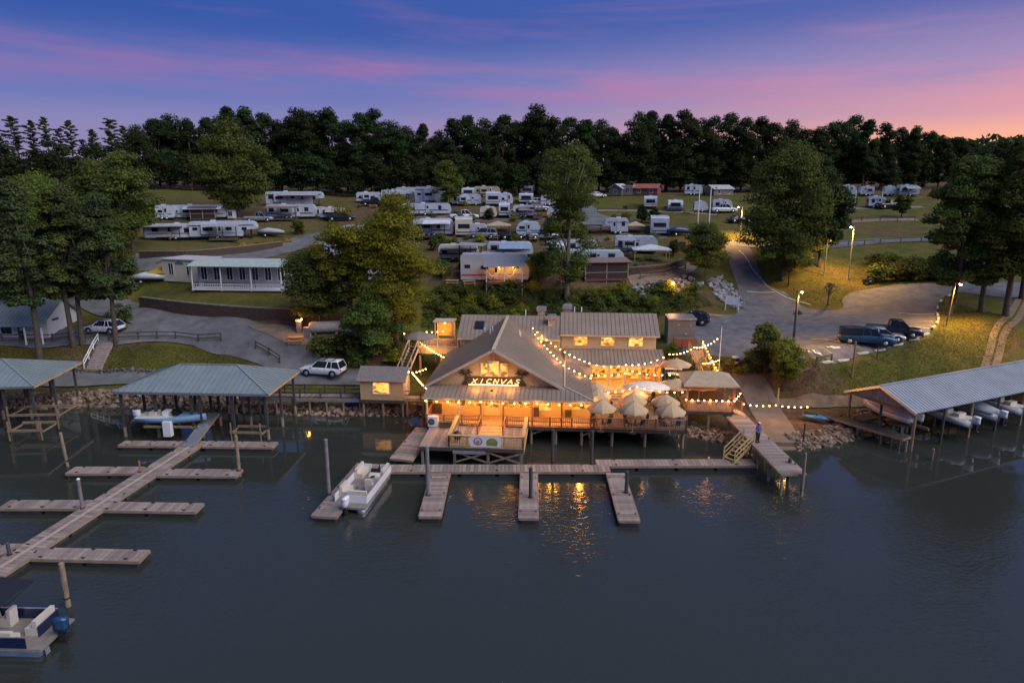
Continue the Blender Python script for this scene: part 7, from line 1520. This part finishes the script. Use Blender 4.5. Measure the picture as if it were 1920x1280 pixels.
# person on the gangway
def person(label, loc, rz, h=1.74, shirt=(.08, .10, .30), pants=(.02, .022, .035)):
    t = thing('person', label, 'person', loc, rz); k = h / 1.74; SKIN = mat('skin', (.35, .20, .14), .6, var=.05)
    J = {'pel': (0, 0, .93), 'ch': (0, .01, 1.25), 'nk': (0, .01, 1.46), 'hd0': (0, .03, 1.56), 'hd1': (0, .03, 1.68)}; rad = {'pel': .14, 'ch': .155, 'nk': .055, 'hd0': .085, 'hd1': .085}; E_ = [('pel', 'ch'), ('ch', 'nk'), ('nk', 'hd0'), ('hd0', 'hd1')]
    for s, n in ((-1, 'l'), (1, 'r')):
        J.update({n + 'sh': (s * .19, .0, 1.40), n + 'el': (s * .25, .04, 1.13), n + 'wr': (s * .20, .18, .98), n + 'hnd': (s * .17, .26, .97), n + 'hip': (s * .09, 0, .88), n + 'kn': (s * .10, .02, .49), n + 'an': (s * .11, -.02, .08), n + 'toe': (s * .12, .15, .04)})
        rad.update({n + 'sh': .07, n + 'el': .045, n + 'wr': .032, n + 'hnd': .035, n + 'hip': .09, n + 'kn': .06, n + 'an': .042, n + 'toe': .04}); E_ += [('ch', n + 'sh'), (n + 'sh', n + 'el'), (n + 'el', n + 'wr'), (n + 'wr', n + 'hnd'), ('pel', n + 'hip'), (n + 'hip', n + 'kn'), (n + 'kn', n + 'an'), (n + 'an', n + 'toe')]
        for q in range(4): J['%sf%d' % (n, q)] = (s * (.14 + .02 * q), .335 - .012 * abs(q - 1.5), .955 + .004 * q); rad['%sf%d' % (n, q)] = .009; E_.append((n + 'hnd', '%sf%d' % (n, q)))
        J[n + 'th'] = (s * .125, .28, 1.0); rad[n + 'th'] = .01; E_.append((n + 'hnd', n + 'th'))
    ks = list(J); me = bpy.data.meshes.new('body'); me.from_pydata([Vector(J[q]) * k for q in ks], [(ks.index(a), ks.index(b)) for a, b in E_], []); me.materials.append(SKIN); o = link('body', me, t)
    o.modifiers.new('skin', 'SKIN'); sk = me.skin_vertices
    if not sk:
        bm = bmesh.new(); bm.from_mesh(me); bm.verts.layers.skin.verify(); bm.to_mesh(me); bm.free(); sk = me.skin_vertices
    for i, q in enumerate(ks): sk[0].data[i].radius = (rad[q] * k, rad[q] * k); sk[0].data[i].use_root = q == 'pel'
    o.modifiers.new('sub', 'SUBSURF').levels = 2; o.modifiers['sub'].render_levels = 2
    SM, PM = mat('shirt_cloth', shirt, .9), mat('trouser_cloth', pants, .9)
    MB().loft([[(x * w * k, (.01 + y * d_) * k, z * k) for x, y in [(math.cos(6.283 * i / 14), math.sin(6.283 * i / 14)) for i in range(14)]] for z, w, d_ in ((.90, .185, .15), (1.1, .19, .155), (1.3, .21, .165), (1.42, .19, .13), (1.47, .09, .09))], cap=False).build('shirt', SM, o, True)
    for s in (-1, 1):
        MB().loft([MB().ring(Vector(p_) * k, Vector(d_), r_ * k, 10) for p_, d_, r_ in (((s * .16, 0, 1.41), (s, 0, -1), .085), ((s * .25, .03, 1.16), (s * .2, .1, -1), .068))], cap=False).build('sleeve', SM, o, True)
        MB().loft([[((s * .095 + x * w) * k, (y * w + dy_) * k, z * k) for x, y in [(math.cos(6.283 * i / 12), math.sin(6.283 * i / 12)) for i in range(12)]] for z, w, dy_ in ((.98, .13, 0), (.80, .12, 0), (.5, .085, .015), (.12, .07, -.02))], cap=False).build('trouser_leg', PM, o, True); MB().loft([[((s * .115 + x * .055) * k, (y * l_ + .05) * k, z * k) for x, y in [(math.cos(6.283 * i / 10), math.sin(6.283 * i / 10)) for i in range(10)]] for z, l_ in ((0, .14), (.06, .135), (.1, .07))]).build('shoe', DMETAL, o, True)
    MB().ball((0, .015 * k, 1.655 * k), .105 * k, 10, 6, 1.05).build('hair', mat('hair', (.03, .02, .015), .8), o, True); MB().lathe([(.115 * k, 0), (.1 * k, .08 * k), (.02, .1 * k)], (0, .02 * k, 1.69 * k), 10).build('cap', WHITE, o, True)
    for s in (-1, 1): MB().ball((s * .033 * k, .125 * k, 1.64 * k), .012 * k, 6, 4).build('eye', WHITE, o)
    MB().ball((0, .135 * k, 1.61 * k), .016 * k, 6, 4, 1.5).build('nose', SKIN, o); MB().box(-.025 * k, .025 * k, .118 * k, .126 * k, 1.565 * k, 1.575 * k).build('mouth', mat('lips', (.25, .08, .06)), o)
    return t
pp = P(1420, 829, 1.75); person('person in a blue shirt and pale cap standing on the gangway', (pp.x, pp.y, 1.76), R(200))
# yard things by the gravel yard
b = G(612, 628); t = thing('storage_tank', 'cream horizontal storage tank in the gravel yard', 'tank', b, R(8)); MB().loft([MB().ring((x, 0, 1.0), (1, 0, 0), r_, 16) for x, r_ in ((-2.0, .05), (-1.9, .5), (-1.6, .68), (1.6, .68), (1.9, .5), (2.0, .05))]).build('shell', mat('tank_cream', (.5, .42, .34), .5), t, True)
for x in (-1.2, 1.2): MB().box(x - .12, x + .12, -.5, .5, 0, .5).build('saddle', CONC, t)
b = G(562, 626); t = thing('fuel_pump', 'tall fuel pump with pale cap at the gravel yard', 'pump', b, R(-10)); MB().box(-.28, .28, -.2, .2, 0, 1.5).build('cabinet', mat('pump_grey', (.25, .22, .2), .5), t); MB().box(-.32, .32, -.24, .24, 1.5, 1.75).build('pump_cap', WHITE, t); MB().ball((.45, -.2, 1.85), .09).build('pump_lamp', BULB, t); lamp(t, (.45, -.4, 1.9), 160); MB().path([(.3, 0, 1.3), (.5, -.1, .8), (.35, -.1, .4)], .03).build('hose', BLACK, t)
b = G(578, 632); t = thing('metal_cabinet', 'pale metal cabinet beside the fuel pump', 'cabinet', b, R(-6)); MB().box(-.4, .4, -.3, .3, .05, 1.2).build('body', mat('cabinet_pale', (.5, .47, .42), .5), t); MB().box(-.37, .37, -.32, -.3, .1, 1.15).build('door', GMETAL, t)
def picnic(label, px, py, rz, m_=PINEW):
    b = G(px, py); t = thing('picnic_table', label, 'picnic table', b, rz)
    for i in range(5): MB().box(-.9, .9, -.38 + i * .155, -.24 + i * .155, .72, .76).build('top_board', m_, t)
    for s in (-.7, .7): MB().box(-.9, .9, s - .13, s + .13, .42, .46).build('bench', m_, t)
    for x in (-.7, .7): MB().bar((x, -.65, 0), (x, -.15, .72), .05, .1).bar((x, .65, 0), (x, .15, .72), .05, .1).bar((x, -.75, .4), (x, .75, .4), .05, .09).build('trestle', m_, t)
picnic('wooden picnic table under the dark tree beside the tank', 625, 644, R(12)); picnic('wooden picnic table at the gravel yard edge below the pump', 555, 643, R(5)); picnic('picnic table on the terrace left of the lit porch trailer', 848, 535, 0); picnic('dark picnic table on the curved terrace', 1200, 502, .3, FENCEW)
# board sign, box, barrel, bins
b = G(1372, 584); t = thing('notice_board', 'white blank notice board on two posts at the foot of the uphill road', 'sign', b, R(-18))
for x in (-.85, .85): MB().box(x - .06, x + .06, -.06, .06, -.2, 2.1).build('post', WHITE, t)
MB().box(-.8, .8, -.03, .03, .95, 1.95).build('panel', mat('board_pale', (.6, .63, .68), .5), t)
b = G(1626, 533); t = thing('picnic_grill', 'dark box grill on the slope by the curved road', 'grill', b); MB().box(-.6, .6, -.3, .3, .25, .75).build('body', DMETAL, t); MB().box(-.5, -.4, -.2, .2, 0, .25).box(.4, .5, -.2, .2, 0, .25).build('legs', DMETAL, t); MB().box(.1, .4, -.32, -.3, .4, .6).build('plate', WHITE, t)
b = G(1378, 686); t = thing('waste_bin', 'dark round waste bin with white tag at the lot edge', 'bin', b); MB().lathe([(.34, 0), (.38, .5), (.38, .9), (.3, 1.0)], n=14).build('drum', DMETAL, t); MB().box(-.2, .2, -.42, -.38, .35, .6).build('tag', WHITE, t); MB().lathe([(.4, .95), (.38, 1.05), (.05, 1.1)], n=14).build('lid', WHITE, t)
b = G(1214, 613); t = thing('block_shed', 'grey-brown block enclosure behind the restaurant beside the dark crossover', 'shed', V(18.6, 79.5, hz(18.6, 79.5)), RZ); hz_ = 9.0 - hz(18.6, 79.5); MB().box(0, 3.2, 0, 3, -.5, 2.9).build('wall', mat('block_grey', (.20, .17, .145), .9, var=.15), t); MB().box(-.1, 3.3, -.1, 3.1, 2.9, 3.05).build('cap', GMETAL, t)
for x, z in ((1.2, 2.3), (2.6, 2.2), (2.1, 1.2)): MB().lathe([(.1, 0), (.1, .04)], (x, -.03, z), 8).build('wall_fixture', WHITE, t)
b = G(1340, 592); t = thing('wheel_stop', 'yellow painted wheel stop beside the dark crossover', 'kerb', b, R(-18)); MB().prism([(-1.1, -.15, 0), (-1.1, .15, 0), (-1.1, .1, .16), (-1.1, -.1, .16)], (2.2, 0, 0)).build('block', mat('stop_yellow', (.5, .33, .07), .8), t); MB().box(-.8, -.7, -.05, .05, .16, .18).box(.7, .8, -.05, .05, .16, .18).build('bolt', DMETAL, t)
for px, py, l in ((1284, 648, 'rust-red planter box at the head of the terrace'),):
    b = G(px, py); t = thing('planter_box', l, 'planter', b, RZ); MB().box(-1.3, 1.3, -.4, .4, -.1, .9).build('box', mat('rust_red', (.3, .08, .04), .7), t); MB().box(-1.2, 1.2, -.3, .3, .9, .93).build('soil', DIRT, t)

for px, py, l in ((700, 390, 'picnic table beside the black pickup'), (832, 413, 'picnic table beside the black dome shelter'), (925, 450, 'picnic table under the beige canopy edge'), (1000, 452, 'picnic table behind the retro trailer'), (1145, 482, 'picnic table left of the long white trailer'), (1170, 446, 'picnic table beside the flat pergola trailer'), (1290, 400, 'picnic table on the field path beside the small end-on trailer'), (450, 416, 'picnic table under the big dark rounded tree'), (880, 536, 'picnic table below the long pale trailer'), (1060, 532, 'picnic table left of the screened porch')): picnic(l, px, py, .2)
